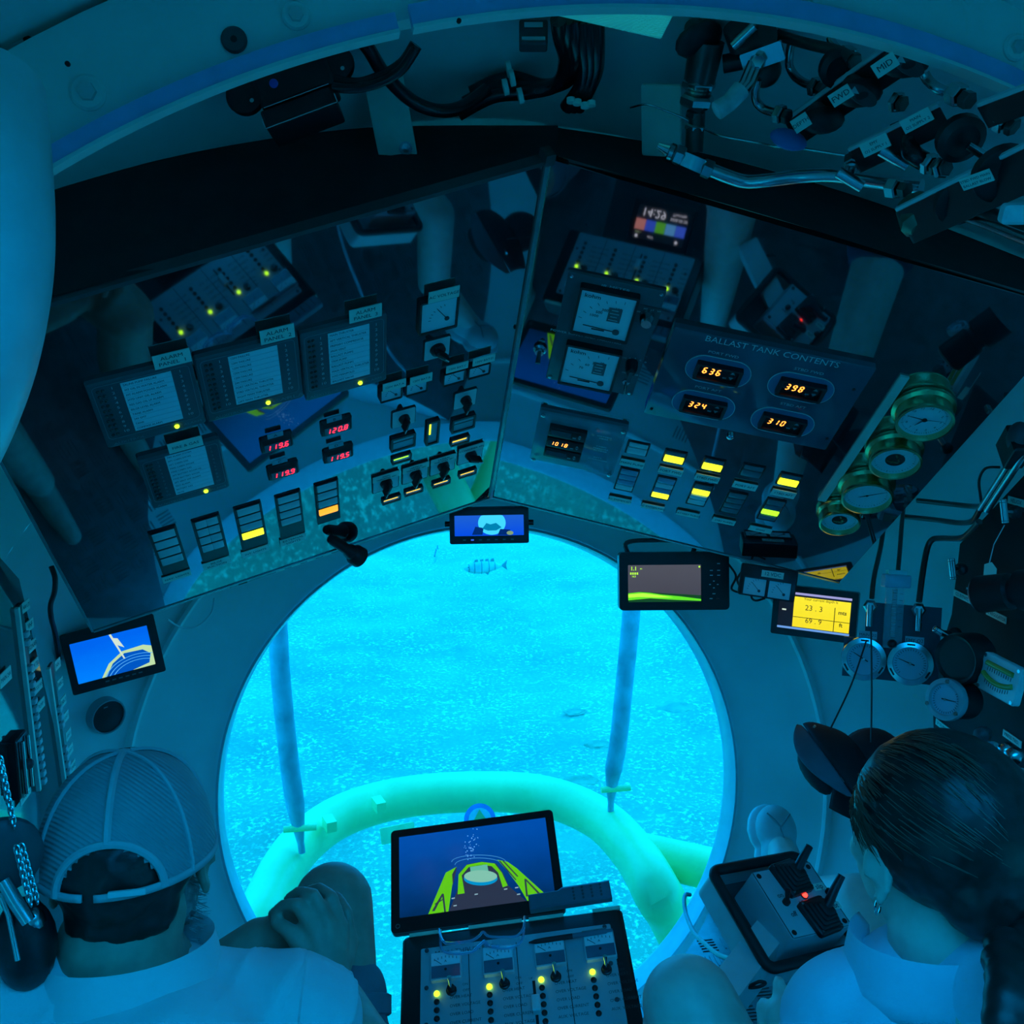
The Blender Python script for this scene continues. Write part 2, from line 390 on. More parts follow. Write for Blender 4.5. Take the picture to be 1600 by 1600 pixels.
mB = mat4(V((0, AY, 0)), V((1, 0, 0)), V((0, 0, 1)))
for (x, y, r, hexed) in ((138, 145, .0155, 0), (366, 63, .0115, 1), (463, 25, .0125, 2), (1586, 75, .0135, 2)):
    q = arch_angle(x, y, AY)[2]; m = mat4(q, V((1, 0, 0)), V((0, 0, 1)))
    b = MB().lathe([(r, 0), (r, .002), (r*.85, .004), (0, .004)], 28, m).build('bolt_washer', ARCHP if hexed != 1 else DGREY, arch)
    if hexed == 1: MB().lathe([(.003, .004), (.003, .0045), (0, .0045)], 12, m).build('bolt_hole', INK, b)
    else:
        MB().lathe([(r*.55, .004), (r*.5, .008), (0, .008)], 6, m).build('bolt_head', STEEL, b)
for (x, y) in ((717, 33), (106, 100)):
    q = arch_angle(x, y, AY-.0125)[2]
    MB().lathe([(.0022, -.001), (.0022, .002), (0, .002)], 14, mat4(q, V((1, 0, 0)), V((0, 0, 1)))).build('bolt_hole', INK, arch)
# rounded coaming at the edge of the hatch opening beside the arch
path = [P(-150, 128, .66), P(-140, 220, .66), P(-134, 330, .66), P(-140, 430, .66), P(-168, 550, .66), P(-230, 680, .66), P(-330, 800, .66)]
COAM = M('coaming_paint', (.62, .66, .62), .35, var=.06)
cm = struct(MB().tube(smoothpath(path, 8), [.088]*49, 28).build('trim_2', COAM), 'thick rounded coaming of the hatch opening')

# ================================================================ OUTSIDE
SAND_Z = -1.35
def sand_mat():
    m = bpy.data.materials.new('sand'); m.use_nodes = True; n = m.node_tree.nodes; l = m.node_tree.links; b = n['Principled BSDF']; b.inputs['Roughness'].default_value = .9
    t = n.new('ShaderNodeTexCoord')
    def nz(s, d=4, rough=.6):
        x = n.new('ShaderNodeTexNoise'); x.inputs['Scale'].default_value = s; x.inputs['Detail'].default_value = d; x.inputs['Roughness'].default_value = rough; l.new(t.outputs['Object'], x.inputs['Vector']); return x
    big = nz(.9, 6); fine = nz(34, 3, .65); mid = nz(3, 5)
    r1 = n.new('ShaderNodeValToRGB'); l.new(big.outputs[0], r1.inputs[0]); r1.color_ramp.elements[0].position = .35; r1.color_ramp.elements[1].position = .68
    r1.color_ramp.elements[0].color = (.20, .22, .13, 1); r1.color_ramp.elements[1].color = (.40, .42, .22, 1)
    r2 = n.new('ShaderNodeValToRGB'); l.new(fine.outputs[0], r2.inputs[0]); r2.color_ramp.elements[0].position = .52; r2.color_ramp.elements[1].position = .64
    r2.color_ramp.elements[0].color = (0, 0, 0, 1); r2.color_ramp.elements[1].color = (1, 1, 1, 1)
    r3 = n.new('ShaderNodeValToRGB'); l.new(mid.outputs[0], r3.inputs[0]); r3.color_ramp.elements[0].position = .3; r3.color_ramp.elements[1].position = .6
    mx = n.new('ShaderNodeMix'); mx.data_type = 'RGBA'; mu = n.new('ShaderNodeMath'); mu.operation = 'MULTIPLY'
    l.new(r2.outputs[0], mu.inputs[0]); l.new(r3.outputs[0], mu.inputs[1])
    l.new(mu.outputs[0], mx.inputs[0]); l.new(r1.outputs[0], mx.inputs[6]); mx.inputs[7].default_value = (.80, .82, .48, 1)
    l.new(mx.outputs[2], b.inputs['Base Color'])
    bp = n.new('ShaderNodeBump'); bp.inputs['Strength'].default_value = .6; bp.inputs['Distance'].default_value = .02; l.new(fine.outputs[0], bp.inputs['Height']); l.new(bp.outputs[0], b.inputs['Normal'])
    return m
from mathutils import noise as mnoise
mb = MB(); xs = [-60, -35, -20, -12, -8]+[-6+.2*i for i in range(61)]+[8, 12, 20, 35, 60]; ys = [-40, -20, -10, -5, -2, 0]+[1+.2*i for i in range(46)]+[11, 13, 16, 20, 26, 35, 50, 70]
vs_ = [(x, y, SAND_Z+.10*mnoise.noise((x*.5, y*.5, 1))+.035*mnoise.noise((x*1.7, y*1.7, 5))) for y in ys for x in xs]; nx = len(xs)
mb.add(vs_, [(j*nx+i, j*nx+i+1, (j+1)*nx+i+1, (j+1)*nx+i) for j in range(len(ys)-1) for i in range(nx-1)])
struct(mb.build('sea_bed', sand_mat()), 'pale granular sand of the sea bed')
# rocks
ROCK = M('reef_rock', (.30, .29, .14), .9, var=.4, scale=8, bump=.6, bscale=20)
def rock(px, py, r, label, fl=.5, sd=0):
    q = hit(px, py, V((0, 0, SAND_Z)), V((0, 0, 1))); bm = bmesh.new(); bmesh.ops.create_icosphere(bm, subdivisions=4, radius=1)
    for v in bm.verts:
        k = 1+.35*mnoise.noise(v.co*1.6+V((sd, 0, 0)))+.15*mnoise.noise(v.co*4+V((sd, 3, 0))); v.co = V((v.co.x*r*1.4*k, v.co.y*r*k, v.co.z*r*fl*k))
    me = bpy.data.meshes.new('rock'); bm.to_mesh(me); bm.free(); me.materials.append(ROCK); me.shade_smooth()
    return tag(link('rock', me, None, T(q.x, q.y, q.z)), label, 'rock', 'rocks lying on the sea bed')
rock(1058, 1108, .13, 'dark lumpy rock on the sand seen between the right guard pole and window edge', .25, 1)
rock(1035, 1120, .07, 'small flat stone beside the dark lumpy rock on the sea bed', .2, 4)
rock(935, 1163, .06, 'small dark stone just left of the right guard pole', .25, 7)
rock(898, 1112, .06, 'low rubble stone on the sand left of the right guard pole, farther away', .2, 12)
rock(904, 1222, .085, 'stone on the sand just behind the bend of the yellow guard tube', .25, 15)
# guard frame of the submarine
YEL = M('yellow_paint', (.72, .76, .26), .35, var=.10, scale=6)
GZ = .04
gp = [q_ for q_ in [hit(x, y, V((0, 0, GZ)), V((0, 0, 1))) for x, y in ((372, 1560), (397, 1475), (425, 1395), (466, 1325), (535, 1274), (630, 1246), (745, 1237), (850, 1244), (935, 1278), (992, 1335), (1030, 1400), (1062, 1480), (1085, 1560))] if (q_-SCEN).length > SR+.07]
gp = [hit(360, 1600, V((0, 0, -.42)), V((0, 0, 1))), hit(385, 1520, V((0, 0, -.22)), V((0, 0, 1)))]+gp+[hit(1048, 1432, V((0, 0, -.10)), V((0, 0, 1))), hit(1088, 1520, V((0, 0, -.30)), V((0, 0, 1)))]
GM = gp[len(gp)//2]
guard = thing('guard_rail', 'thick yellow tubular guard rail curving round outside the bow window', 'guard rail', T(*GM))
G0 = T(*GM).inverted()
def gbuild(mb, name, mat, par=None): return mb.build(name, mat, par or guard, None if par else G0)
gbuild(MB().tube(smoothpath(gp, 8), .062, 24), 'rail_tube', YEL)
b0 = hit(990, 1330, V((0, 0, GZ)), V((0, 0, 1))); b1 = hit(1130, 1362, V((0, 0, GZ)), V((0, 0, 1)))
gbuild(MB().tube([b0, b1, b1+(b1-b0)*1.5], .055, 20), 'branch_tube', YEL)
POLE = M('grey_yellow_paint', (.32, .38, .40), .45, var=.25, scale=20)
for pts in (((472, 1332), (464, 1275), (452, 1190), (440, 1075), (434, 985), (428, 880)), ((954, 1272), (957, 1215), (966, 1160), (975, 1075), (984, 985), (992, 890))):
    yb = hit(pts[0][0], pts[0][1], V((0, 0, GZ+.05)), V((0, 0, 1))); Q = [hit(x, y, V((0, yb.y, 0)), V((0, 1, 0))) for x, y in pts]
    pp = smoothpath(Q, 8); rr = [.009+.016*min(1, max(0, (i-3)/7)) for i in range(len(pp))]
    o = gbuild(MB().tube(pp, rr, 14), 'pole', POLE)
    gbuild(MB().cyl(Q[1]+V((-.035, -.01, -.03)), Q[1]+V((.05, -.01, -.03)), .009), 'bolt', YEL, o)
for x, y, w in ((592, 1262, 1), (515, 1292, 1)):
    q = hit(x, y, V((0, 0, GZ+.05)), V((0, 0, 1))); gbuild(MB().box(.028, .05, .03, T(q.x, q.y, GZ+.045) @ RZ(.3)), 'lug', YEL)
q = hit(619, 1283, V((0, 0, GZ)), V((0, 0, 1))); gbuild(MB().rbox(.10, .045, .008, .003, mat4(q+V((0, -.07, .0)), V((1, .25, 0)), V((0, .35, .93)))), 'marker_plate', M('pale_lime_plate', (.75, .85, .35), .4))
q = P(743, 1266, 2.93); em = mat4(q+V((0, -.10, .02)), V((1, 0, 0)), V((0, .45, .89)))
d0 = gbuild(MB().lathe([(.047, 0), (.047, .005), (0, .005)], 40, em), 'emblem', M('emblem_blue', (.10, .22, .55), .4))
gbuild(MB().lathe([(.034, .0055), (.034, .0065), (0, .0065)], 36, em), 'emblem_centre', M('emblem_pale', (.35, .55, .55), .4), d0)
gbuild(MB().poly([(-.026, -.012), (.026, -.012), (0, .03)], .007, .008, em), 'emblem_triangle', M('emblem_gold', (.55, .42, .12), .5), d0)
# fish
def fish(m, L, label, stripes=True):
    t = thing('fish', label, 'fish', m); mb = MB(); n = 12; prof = [(-.5, .012), (-.46, .05), (-.38, .10), (-.25, .145), (-.08, .16), (.1, .14), (.25, .095), (.36, .05), (.42, .035)]
    vs_ = []; fs = []
    for x, r in prof:
        for k in range(n): a = 2*PI*k/n; vs_.append((x*L, r*L*.45*math.cos(a), r*L*math.sin(a)))
    for i in range(len(prof)-1):
        for k in range(n): fs.append((i*n+k, i*n+(k+1) % n, (i+1)*n+(k+1) % n, (i+1)*n+k))
    fs += [tuple(range(n)), tuple(range(len(vs_)-n, len(vs_)))]
    FISH = M('fish_scales', (.40, .62, .52), .4, var=.3); FIN = M('fish_fin', (.16, .30, .28), .5, var=.3)
    mb.add(vs_, fs).build('body', FISH, t)
    MB().poly([(.40*L, 0), (.56*L, .13*L), (.53*L, 0), (.56*L, -.12*L)][::-1], -.002, .002, RX(PI/2)).build('tail_fin', FIN, t)
    for x0 in (-.25, -.12, .01, .14): MB().poly([(x0*L, .13*L), ((x0+.1)*L, .12*L), ((x0+.09)*L, .20*L), ((x0+.02)*L, .19*L)], -.002, .002, RX(PI/2)).build('dorsal_spine', FIN, t)
    MB().poly([(-.02*L, -.12*L), (.08*L, -.20*L), (.12*L, -.12*L)], -.002, .002, RX(PI/2)).build('ventral_fin', FIN, t)
    if stripes:
        for i in (2, 3, 4, 5, 6):
            x, r = prof[i]; r *= 1.012; MB().add([((x-.012)*L, r*L*.46*math.cos(a*PI/12), r*L*math.sin(a*PI/12)) for a in range(24)]+[((x+.012)*L, r*L*.46*math.cos(a*PI/12), r*L*math.sin(a*PI/12)) for a in range(24)], [(a, (a+1) % 24, 24+(a+1) % 24, 24+a) for a in range(24)]).build('stripe', FIN, t)
    for s in (-1, 1): MB().ell((-.40*L, s*.035*L, .03*L), .012*L, .006*L, .012*L, n=8, k=6).build('eye', INK, t)
    return t
fish(mat4(P(757, 886, 3.2), V((1, .1, .02)), V((-.1, 1, 0))), .14, 'slim striped fish swimming just outside the window below the small central monitor')
fish(mat4(P(681, 868, 3.0), V((.25, .9, .5)), V((-1, .3, 0))), .07, 'small fish seen head-on left of the striped fish', False)
# water haze in front of the bow (the water itself)
hz = bpy.data.materials.new('water_haze'); hz.use_nodes = True; n = hz.node_tree.nodes; n.clear()
ho = n.new('ShaderNodeOutputMaterial'); sc_ = n.new('ShaderNodeVolumeScatter'); sc_.inputs['Color'].default_value = (.45, .40, .36, 1); sc_.inputs['Density'].default_value = .12; sc_.inputs['Anisotropy'].default_value = .2
hz.node_tree.links.new(sc_.outputs[0], ho.inputs['Volume'])
hm = WF @ T(0, 0, -.10)
wl = 1.0; yn = lambda z: WC.y+.10+(z-WC.z)*.2017/.9795      # a layer of stirred-up water from the sand to above the window, its near face along the pane
h0 = MB().add([(-40, yn(-2), -2), (40, yn(-2), -2), (40, yn(wl), wl), (-40, yn(wl), wl), (-40, 32, -2), (40, 32, -2), (40, 32, wl), (-40, 32, wl)], [(0, 1, 2, 3), (7, 6, 5, 4), (4, 5, 1, 0), (5, 6, 2, 1), (6, 7, 3, 2), (7, 4, 0, 3)]).build('water_haze', hz, smooth=False)
h0['kind'] = 'stuff'; h0['label'] = 'hazy blue-green sea water beyond the window'
# ================================================================ THE TWO OVERHEAD INSTRUMENT PANELS
SEAM = P(769, 775, 1.88); PD = V((.00404, .72362, -.69019)).normalized()
class Panel:
    def __init__(s, e):
        e = V(e); e = (e-PD*e.dot(PD)).normalized(); s.M = mat4(SEAM, e, -PD); s.I = s.M.inverted(); s.n = V(s.M.col[2][:3])
    def uv(s, x, y):
        q = s.I @ hit(x, y, SEAM, s.n); return q.x, q.y
    def rect(s, *quad):
        p = [s.uv(*q) for q in quad]
        if len(p) == 2: (x0, y0), (x1, y1) = p; return (x0+x1)/2, (y0+y1)/2, abs(x1-x0), abs(y1-y0)
        x0 = (p[0][0]+p[3][0])/2; x1 = (p[1][0]+p[2][0])/2; y1 = (p[0][1]+p[1][1])/2; y0 = (p[2][1]+p[3][1])/2
        return (x0+x1)/2, (y0+y1)/2, abs(x1-x0), abs(y1-y0)
    def at(s, x, y, z=0): return s.M @ T(x, y, z)
PL = Panel((.9459, .2211, .2374)); PR = Panel((.9609, -.1939, -.1976))
def board(PN, pts, name, label):
    t = thing(name, label, 'panel', PN.M)
    MB().poly(pts, -.012, 0, ch=.0).build('board', GLOSSBLACK, t, smooth=False)
    return t
bl = board(PL, [(-.756, -.018), (-.003, -.002), (-.003, .768), (-.70, .705), (-.756, .66)], 'instrument_panel', 'glossy black overhead panel carrying the alarm panels, sloping down to the window')
xr, yr = PR.uv(1312, 909); xq, yq = PR.uv(1600, 585)
br_ = board(PR, [(.003, -.002), (xr, yr), (xq+.004, yq+.05), (xq+.004, .70), (.003, .768)], 'instrument_panel', 'glossy black overhead panel carrying the ballast display and brass gauges')
# edge trims
EDGE = M('panel_edge', (.30, .40, .40), .25, metal=.5)
def strip(PN, a, b, w, z0, z1, name, mat, par):
    (x0, y0), (x1, y1) = a, b; L = math.hypot(x1-x0, y1-y0); an = math.atan2(y1-y0, x1-x0)
    return MB().box(L, w, z1-z0, T((x0+x1)/2, (y0+y1)/2, z0) @ RZ(an)).build(name, mat, par, smooth=False)
strip(PL, (-.004, .0), (-.004, .762), .006, -.012, .004, 'seam_trim', EDGE, bl)
strip(PL, (-.756, -.02), (0, -.004), .004, -.016, .002, 'bottom_trim', EDGE, bl)
strip(PR, (0, -.004), (xr, yr-.002), .004, -.016, .002, 'bottom_trim', EDGE, br_)
strip(PL, (-.70, .703), (0, .766), .006, -.014, .003, 'top_trim', DGREY, bl)
strip(PL, (-.757, -.018), (-.757, .66), .004, -.016, .002, 'side_trim', EDGE, bl)
strip(PL, (-.52, -.024), (-.06, -.014), .013, -.016, -.004, 'socket_rail', M('rail_grey', (.30, .36, .36), .4), bl)
for k in range(4):
    x, y = PL.uv(441+k*24, 907-k*8.0); MB().box(.016, .0085, .004, T(x, -.0225+.0217*(x+.52)+.0, -.005)).build('socket', PLACARD, bl)
x, y = PL.uv(383, 925); MB().box(.016, .008, .003, T(x, -.024+.0217*(x+.52), -.005)).build('socket', INK, bl)
xc, yc = PL.uv(848, 262); MB().box(.014, .016, .02, T(-.003, .772, -.012)).build('top_clip', DGREY, bl)

def housing(PN, par, lower, upper, n=24):  # added matt black sheet standing in for the ceiling shade above the boards
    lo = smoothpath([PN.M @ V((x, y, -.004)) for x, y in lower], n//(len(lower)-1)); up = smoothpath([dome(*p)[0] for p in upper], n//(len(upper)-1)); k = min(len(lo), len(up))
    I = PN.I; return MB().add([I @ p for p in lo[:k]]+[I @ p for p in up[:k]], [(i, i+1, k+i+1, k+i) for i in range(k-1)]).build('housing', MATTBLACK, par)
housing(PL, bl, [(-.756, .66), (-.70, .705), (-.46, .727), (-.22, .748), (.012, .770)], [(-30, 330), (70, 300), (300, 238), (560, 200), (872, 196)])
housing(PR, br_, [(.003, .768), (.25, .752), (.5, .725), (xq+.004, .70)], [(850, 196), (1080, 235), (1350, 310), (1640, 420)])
def placard(par, w, h, m, lines, size=None, mat=PLACARD):
    p = MB().box(w, h, .0015, m).build('placard', mat, par, smooth=False); n = len(lines); size = size or min(h/(n*1.35), w/(max(len(l) for l in lines)*.62))
    for i, l in enumerate(lines): text(l, size, p, m @ T(0, ((n-1)/2-i)*size*1.12, .0019))
    return p
GREENLED = EM('green_led', (.45, 1.0, .02), 3.0)
LEDOFF = M('led_off', (.015, .015, .015), .25, ior=1.6)
STRIPM = M('label_strip_white', (.85, .95, .97), .4, var=.03)
def alarm_panel(quad, label, plac, lines, ledx, mark=None, nled=2, small=False):
    x, y, w, h = PL.rect(*quad); t = thing('alarm_panel', label, 'alarm panel', PL.at(x, y), 'alarm panels on the left board')
    MB().rbox(w-.003, h-.003, .009, .004, None, .002).build('housing', PANELGREY, t)
    zf = .0093; MB().frame(w*.90, h*.80, w*.90-.0014, h*.80-.0014, .0004, .006, T(-.0, h*.045, zf-.0002), ir=.0055).build('border_line', GINK, t)
    sw, sx_ = (.47, .045) if not small else (.48, .06); n = len(lines); sh = h*(.74 if not small else .78)/n
    for i, l in enumerate(lines):
        yy = h*(.425 if not small else .46)-(i+.5)*sh
        s = MB().box(w*sw, sh*.93, .0006, T(w*sx_, yy, zf)).build('label_strip', STRIPM, t, smooth=False)
        if l: text(l, sh*.55, s, T(w*(sx_-sw/2+.02), yy, zf+.0008), INK, 'LEFT', sx=.8)
    d = MB()
    for c in range(nled):
        for i in range(10): d.lathe([(.0024, 0), (.0024, .001), (.0012, .0022), (0, .0024)], 8, T(-w*(.40-.045*c), h*(.38-.074*i), zf))
    o = d.build('indicator_leds', LEDOFF, t); o['kind'] = 'stuff'
    for sx0 in (-.27, .36):
        for i in range(10): text(str(i+1), h*.052, t, T(w*sx0, h*(.385-.073*i), zf+.0003), GINK if small else WINK, name='numeral', sx=1.2)
    MB().lathe([(.0034, 0), (.003, .002), (0, .0032)], 14, T(w*ledx, -h*.41, zf)).build('power_led', GREENLED, t)
    text('ALARM', h*.045, t, T(w*(ledx+.16), -h*.415, zf+.0003), GINK, sx=1.3)
    text('AUXITROL', h*.05, t, T(-w*.27, -h*.43, zf+.0003), GINK, sx=1.3)
    if mark: text(mark, h*.075, t, T(w*.33, -h*.42, zf+.0003), GINK, sx=1.5)
    if plac:
        px, py, pw, ph = PL.rect(*plac[0]); placard(t, pw, ph, T(px-x, py-y, .0085), plac[1])
    return t, w, h
A1 = ['SALINE PUMP FAILURE', 'MT OIL IN WATER ALARM', 'MT ALARM POWER ALARM', 'HYD UNIT OIL ALARM', 'RES GAS OIL LP ALARM', 'BILGE LEVEL ALARM', 'TANK ALARM', '24V EMY', 'TANK', 'COMPASS ALARM']
A2 = ['120V FAILURE', '120V FAILURE', '120V FAILURE', '120V FAILURE', '120V FAILURE', '24V FAILURE', 'PORT VERTICAL THRUSTER', 'STBD VERTICAL THRUSTER', 'RIGHT MAIN THRUSTER', 'LEFT MAIN THRUSTER']
A3 = ['MAIN THRUSTER', 'AFT VERTICAL THRUSTER', 'PRIMARY COMPRESSOR', 'PRIM VENT', 'BALLAST PUMPS', 'TRIM PUMP', 'BALLAST PUMPS', 'MAIN VERTICAL THRUSTER', 'HYD MANIFOLD', 'BALLAST VALVE']
A4 = ['FIRE ALARM SYSTEM', 'AFT CABIN SMOKE', 'AFT CABIN GAS', 'FWD CABIN SMOKE', 'FWD CABIN GAS', 'AFT BATTERY ROOM H2', 'FWD BATTERY ROOM', 'AFT VENT OFF ALARM', 'TEST ALARM', 'BATTERY GAS', 'MUTE']
alarm_panel(((129, 596), (300, 553), (320, 656), (164, 695)), 'leftmost of the three slate alarm panels in a row, with a 24V EMY sticker strip', (((234, 549), (293, 536), (297, 557), (239, 569)), ['ALARM', 'PANEL  1']), A1, .20)
alarm_panel(((300, 553), (461, 516), (476, 614), (320, 656)), 'middle slate alarm panel of the row, marked CARLA at its lower corner', (((401, 510), (455, 498), (458, 519), (405, 531)), ['ALARM', 'PANEL  2']), A2, .12, 'CARLA')
alarm_panel(((461, 516), (601, 483), (604, 590), (476, 620)), 'slate alarm panel at the end of the row nearest the AC voltage meter', (((541, 478), (592, 467), (593, 486), (543, 498)), ['ALARM', 'PANEL  3']), A3, .16)
alarm_panel(((212, 712), (341, 680), (361, 758), (234, 788)), 'smaller alarm panel with densely printed strips under the FIRE & GAS placard', (((259, 687), (312, 673), (315, 687), (261, 702)), ['FIRE & GAS']), A4, .18, small=True)

def needle_meter(PN, t, w, h, m, ang=50, piv=(.28, -.28), ticks=7, r=None, sweep=(100, 175), nl=None, depth=.007, name='bezel', frame=.1):
    """square moving-coil meter; m places it in the thing"""
    b = MB().frame(w, h, w*(1-frame), h*(1-frame), depth, .003, m).build('bezel', BLACK, t)
    f = MB().box(w*(1-frame*.9), h*(1-frame*.9), .001, m @ T(0, 0, depth-.004)).build('dial', FACE, t, smooth=False)
    zz = depth-.0026; r = r or w*.62; px, py = piv[0]*w, piv[1]*h; tk = MB()
    for i in range(ticks):
        a = math.radians(sweep[0]+(sweep[1]-sweep[0])*i/(ticks-1)); tk.box(w*.06, .0007, .0002, m @ T(px, py, zz) @ RZ(a) @ T(r, 0, 0))
    tk.build('scale_ticks', INK, f, smooth=False)
    nl = nl or r*.97; a = math.radians(ang)
    MB().box(nl, w*.018, .0004, m @ T(px, py, zz+.0006) @ RZ(a) @ T(nl/2, 0, 0)).build('needle', INK, f, smooth=False)
    MB().lathe([(w*.06, 0), (w*.06, .0015), (0, .002)], 14, m @ T(px, py, zz)).build('pivot_cap', DGREY, f)
    return f, zz

# AC voltage meter + its selector
def volt(quad, label, plac, ang, group=None, name='voltmeter'):
    x, y, w, h = PL.rect(*quad); t = thing(name, label, 'meter', PL.at(x, y), group)
    needle_meter(PL, t, w, h, Matrix.Identity(4), ang, (.22, -.16), r=w*.45)
    if plac: px, py, pw, ph = PL.rect(*plac[0]); placard(t, pw, ph, T(px-x, py-y, .0075), plac[1])
    return t
volt(((653, 470), (714, 457), (713, 509), (653, 518)), 'square white-faced voltmeter with the AC VOLTAGE placard', (((666, 451), (714, 440), (714, 456), (666, 469)), ['AC VOLTAGE']), 125)
g = 'small battery voltmeters in a row'
for q, pl, nm in ((((592, 606), (627, 597), (626, 617), (592, 626)), ((595, 595), (631, 585), (631, 598), (595, 606)), 'A'),
                  (((631, 597), (666, 588), (666, 607), (632, 616)), ((637, 586), (672, 575), (672, 588), (638, 597)), 'B'),
                  (((690, 582), (725, 573), (725, 592), (690, 600)), ((694, 567), (728, 558), (728, 569), (694, 577)), 'C'),
                  (((729, 572), (764, 563), (764, 579), (729, 590)), ((735, 556), (770, 546), (770, 558), (736, 566)), 'D')):
    volt(q, 'small square battery voltmeter with the 120V BAT %s placard' % nm, (pl, ['120V BAT.'+nm]), 130, g)

def rotary(PN, c, size, label, plac=None, turn=0.4, group=None, knob=1.0, mt=WPLASTIC, name='rotary_switch'):
    x, y = PN.uv(*c); t = thing(name, label, 'switch', PN.at(x, y), group); s = size
    MB().rbox(s, s, .002, .003, None, .0005).build('plate', BLACK, t)
    MB().rbox(s*.92, s*.92*(.80 if plac else 1), .001, .002, T(0, -s*.06 if plac else 0, .002)).build('dial_plate', mt, t)
    k = MB().lathe([(s*.22*knob, .003), (s*.21*knob, .009), (s*.17*knob, .010), (0, .010)], 22).build('knob', BLACK, t)
    MB().rbox(s*.15*knob, s*.58*knob, .013, .003, RZ(turn) @ T(0, -s*.08, .009), .002).build('pointer_grip', BLACK, k)
    MB().box(s*.04, s*.2, .0006, RZ(turn) @ T(0, -s*.30, .0222)).build('pointer_mark', WINK, k, smooth=False)
    if plac: placard(t, s*.98, s*.30, T(0, s*.38, .0035), plac)
    return t
rotary(PL, (682, 543), .044, 'square-plate rotary selector below the AC voltage meter', turn=.75, knob=1.25)
g = 'rotary switches on the left board'
rotary(PL, (630, 651), .042, 'rotary switch below the 120V BAT B voltmeter', turn=-.3, group=g)
rotary(PL, (726, 622), .042, 'rotary switch below the 120V BAT D voltmeter', turn=-.3, group=g)
for c, pl, ad in (((602, 752), ['MAIN', 'THRUSTER 48V'], 'MAIN THRUSTER'), ((648, 738), ['VERTICAL', 'THRUSTER 48V'], 'VERTICAL THRUSTER'), ((691, 725), ['LATERAL', 'THRUSTER 48V'], 'LATERAL THRUSTER'), ((734, 708), ['CONSUMER 48V'], 'CONSUMER 48V')):
    rotary(PL, c, .050, 'rotary switch with the %s placard' % ad, pl, turn=-.35 if 'CON' not in ad else 1.1, group=g)
AMBER = EM('lamp_amber', (1.0, .55, .03), 1.6); YELLIT = EM('lamp_yellow', (.75, .95, .02), 1.8); ORANGE = EM('lamp_orange', (1, .35, .02), 1.5); LIME = EM('lamp_lime', (.35, 1, .02), 1.6)
def lampbar(PN, c, w, h, label, mat, group='small indicator bars on the left board'):
    x, y = PN.uv(*c); t = thing('indicator_lamp', label, 'lamp', PN.at(x, y), group)
    MB().frame(w, h, w*.86, h*.62, .004, .002).build('bezel', BLACK, t)
    MB().box(w*.84, h*.6, .002).build('lens', STRIPM, t, smooth=False)
    MB().box(w*.74, h*.14, .0006, T(-w*.04, h*.12, .0021)).build('glow_line', mat, t, smooth=False)
lampbar(PL, (627, 715), .036, .020, 'slim indicator bar glowing lime below the left digital readout window', LIME)
lampbar(PL, (718, 687), .036, .020, 'slim indicator bar glowing amber below the right digital readout window', AMBER)
for c, n_ in (((611, 779), 'MAIN THRUSTER'), ((646, 766), 'VERTICAL THRUSTER'), ((689, 753), 'LATERAL THRUSTER'), ((730, 738), 'CONSUMER 48V')):
    lampbar(PL, c, .036, .018, 'slim indicator bar glowing amber under the %s switch' % n_, AMBER)
READ = M('lcd_dim', (.16, .42, .46), .2, var=.05)
for c, lab in (((629, 689), 'unlit digital readout window left of the vertical fuse slot'), ((723, 660), 'unlit digital readout window right of the vertical fuse slot')):
    x, y = PL.uv(*c); t = thing('readout_window', lab, 'readout', PL.at(x, y), 'unlit readout windows')
    MB().frame(.044, .036, .037, .027, .005, .002).build('bezel', BLACK, t); MB().box(.038, .028, .003).build('screen', READ, t, smooth=False)
    MB().box(.037, .0012, .0006, T(0, .004, .003)).build('divider', INK, t, smooth=False)
x, y = PL.uv(675, 674); t = thing('indicator_slot', 'tall narrow slot between the two readout windows with a lime light strip', 'indicator', PL.at(x, y))
MB().frame(.024, .062, .017, .054, .005, .002).build('bezel', BLACK, t); MB().box(.018, .055, .002).build('backing', READ, t, smooth=False)
MB().box(.003, .028, .0006, T(-.005, .010, .0021)).build('glow_line', YELLIT, t, smooth=False)
# red digital voltmeters
REDLED = EM('red_led', (1.0, .012, .035), 4.5); DWIN = M('display_window', (.16, .18, .19), .12, var=.05)
def red_meter(c, lc, s, nm):
    x, y = PL.uv(*c); t = thing('digital_voltmeter', 'black digital voltmeter reading %s in red under placard %s' % (s, nm), 'meter', PL.at(x, y), 'red digital voltmeters')
    MB().rbox(.050, .034, .005, .003, T(0, .004, 0), .002).build('housing', BLACK, t)
    MB().box(.040, .0155, .0008, T(0, -.001, .005)).build('window', DWIN, t, smooth=False)
    digits(MB(), s, .0120, 0, -.001, .0062, gap=.78, slant=.18).build('figures', REDLED, t, smooth=False)
    lx, ly = PL.uv(*lc); placard(t, .024, .010, T(lx-x, ly-y, .0055), [nm], .0085, READ)
red_meter((432, 692), (428, 675), '119.6', 'A'); red_meter((525, 666), (520, 650), '120.8', 'B'); red_meter((442, 735), (435, 716), '119.9', 'C'); red_meter((528, 709), (523, 691), '119.5', 'D')
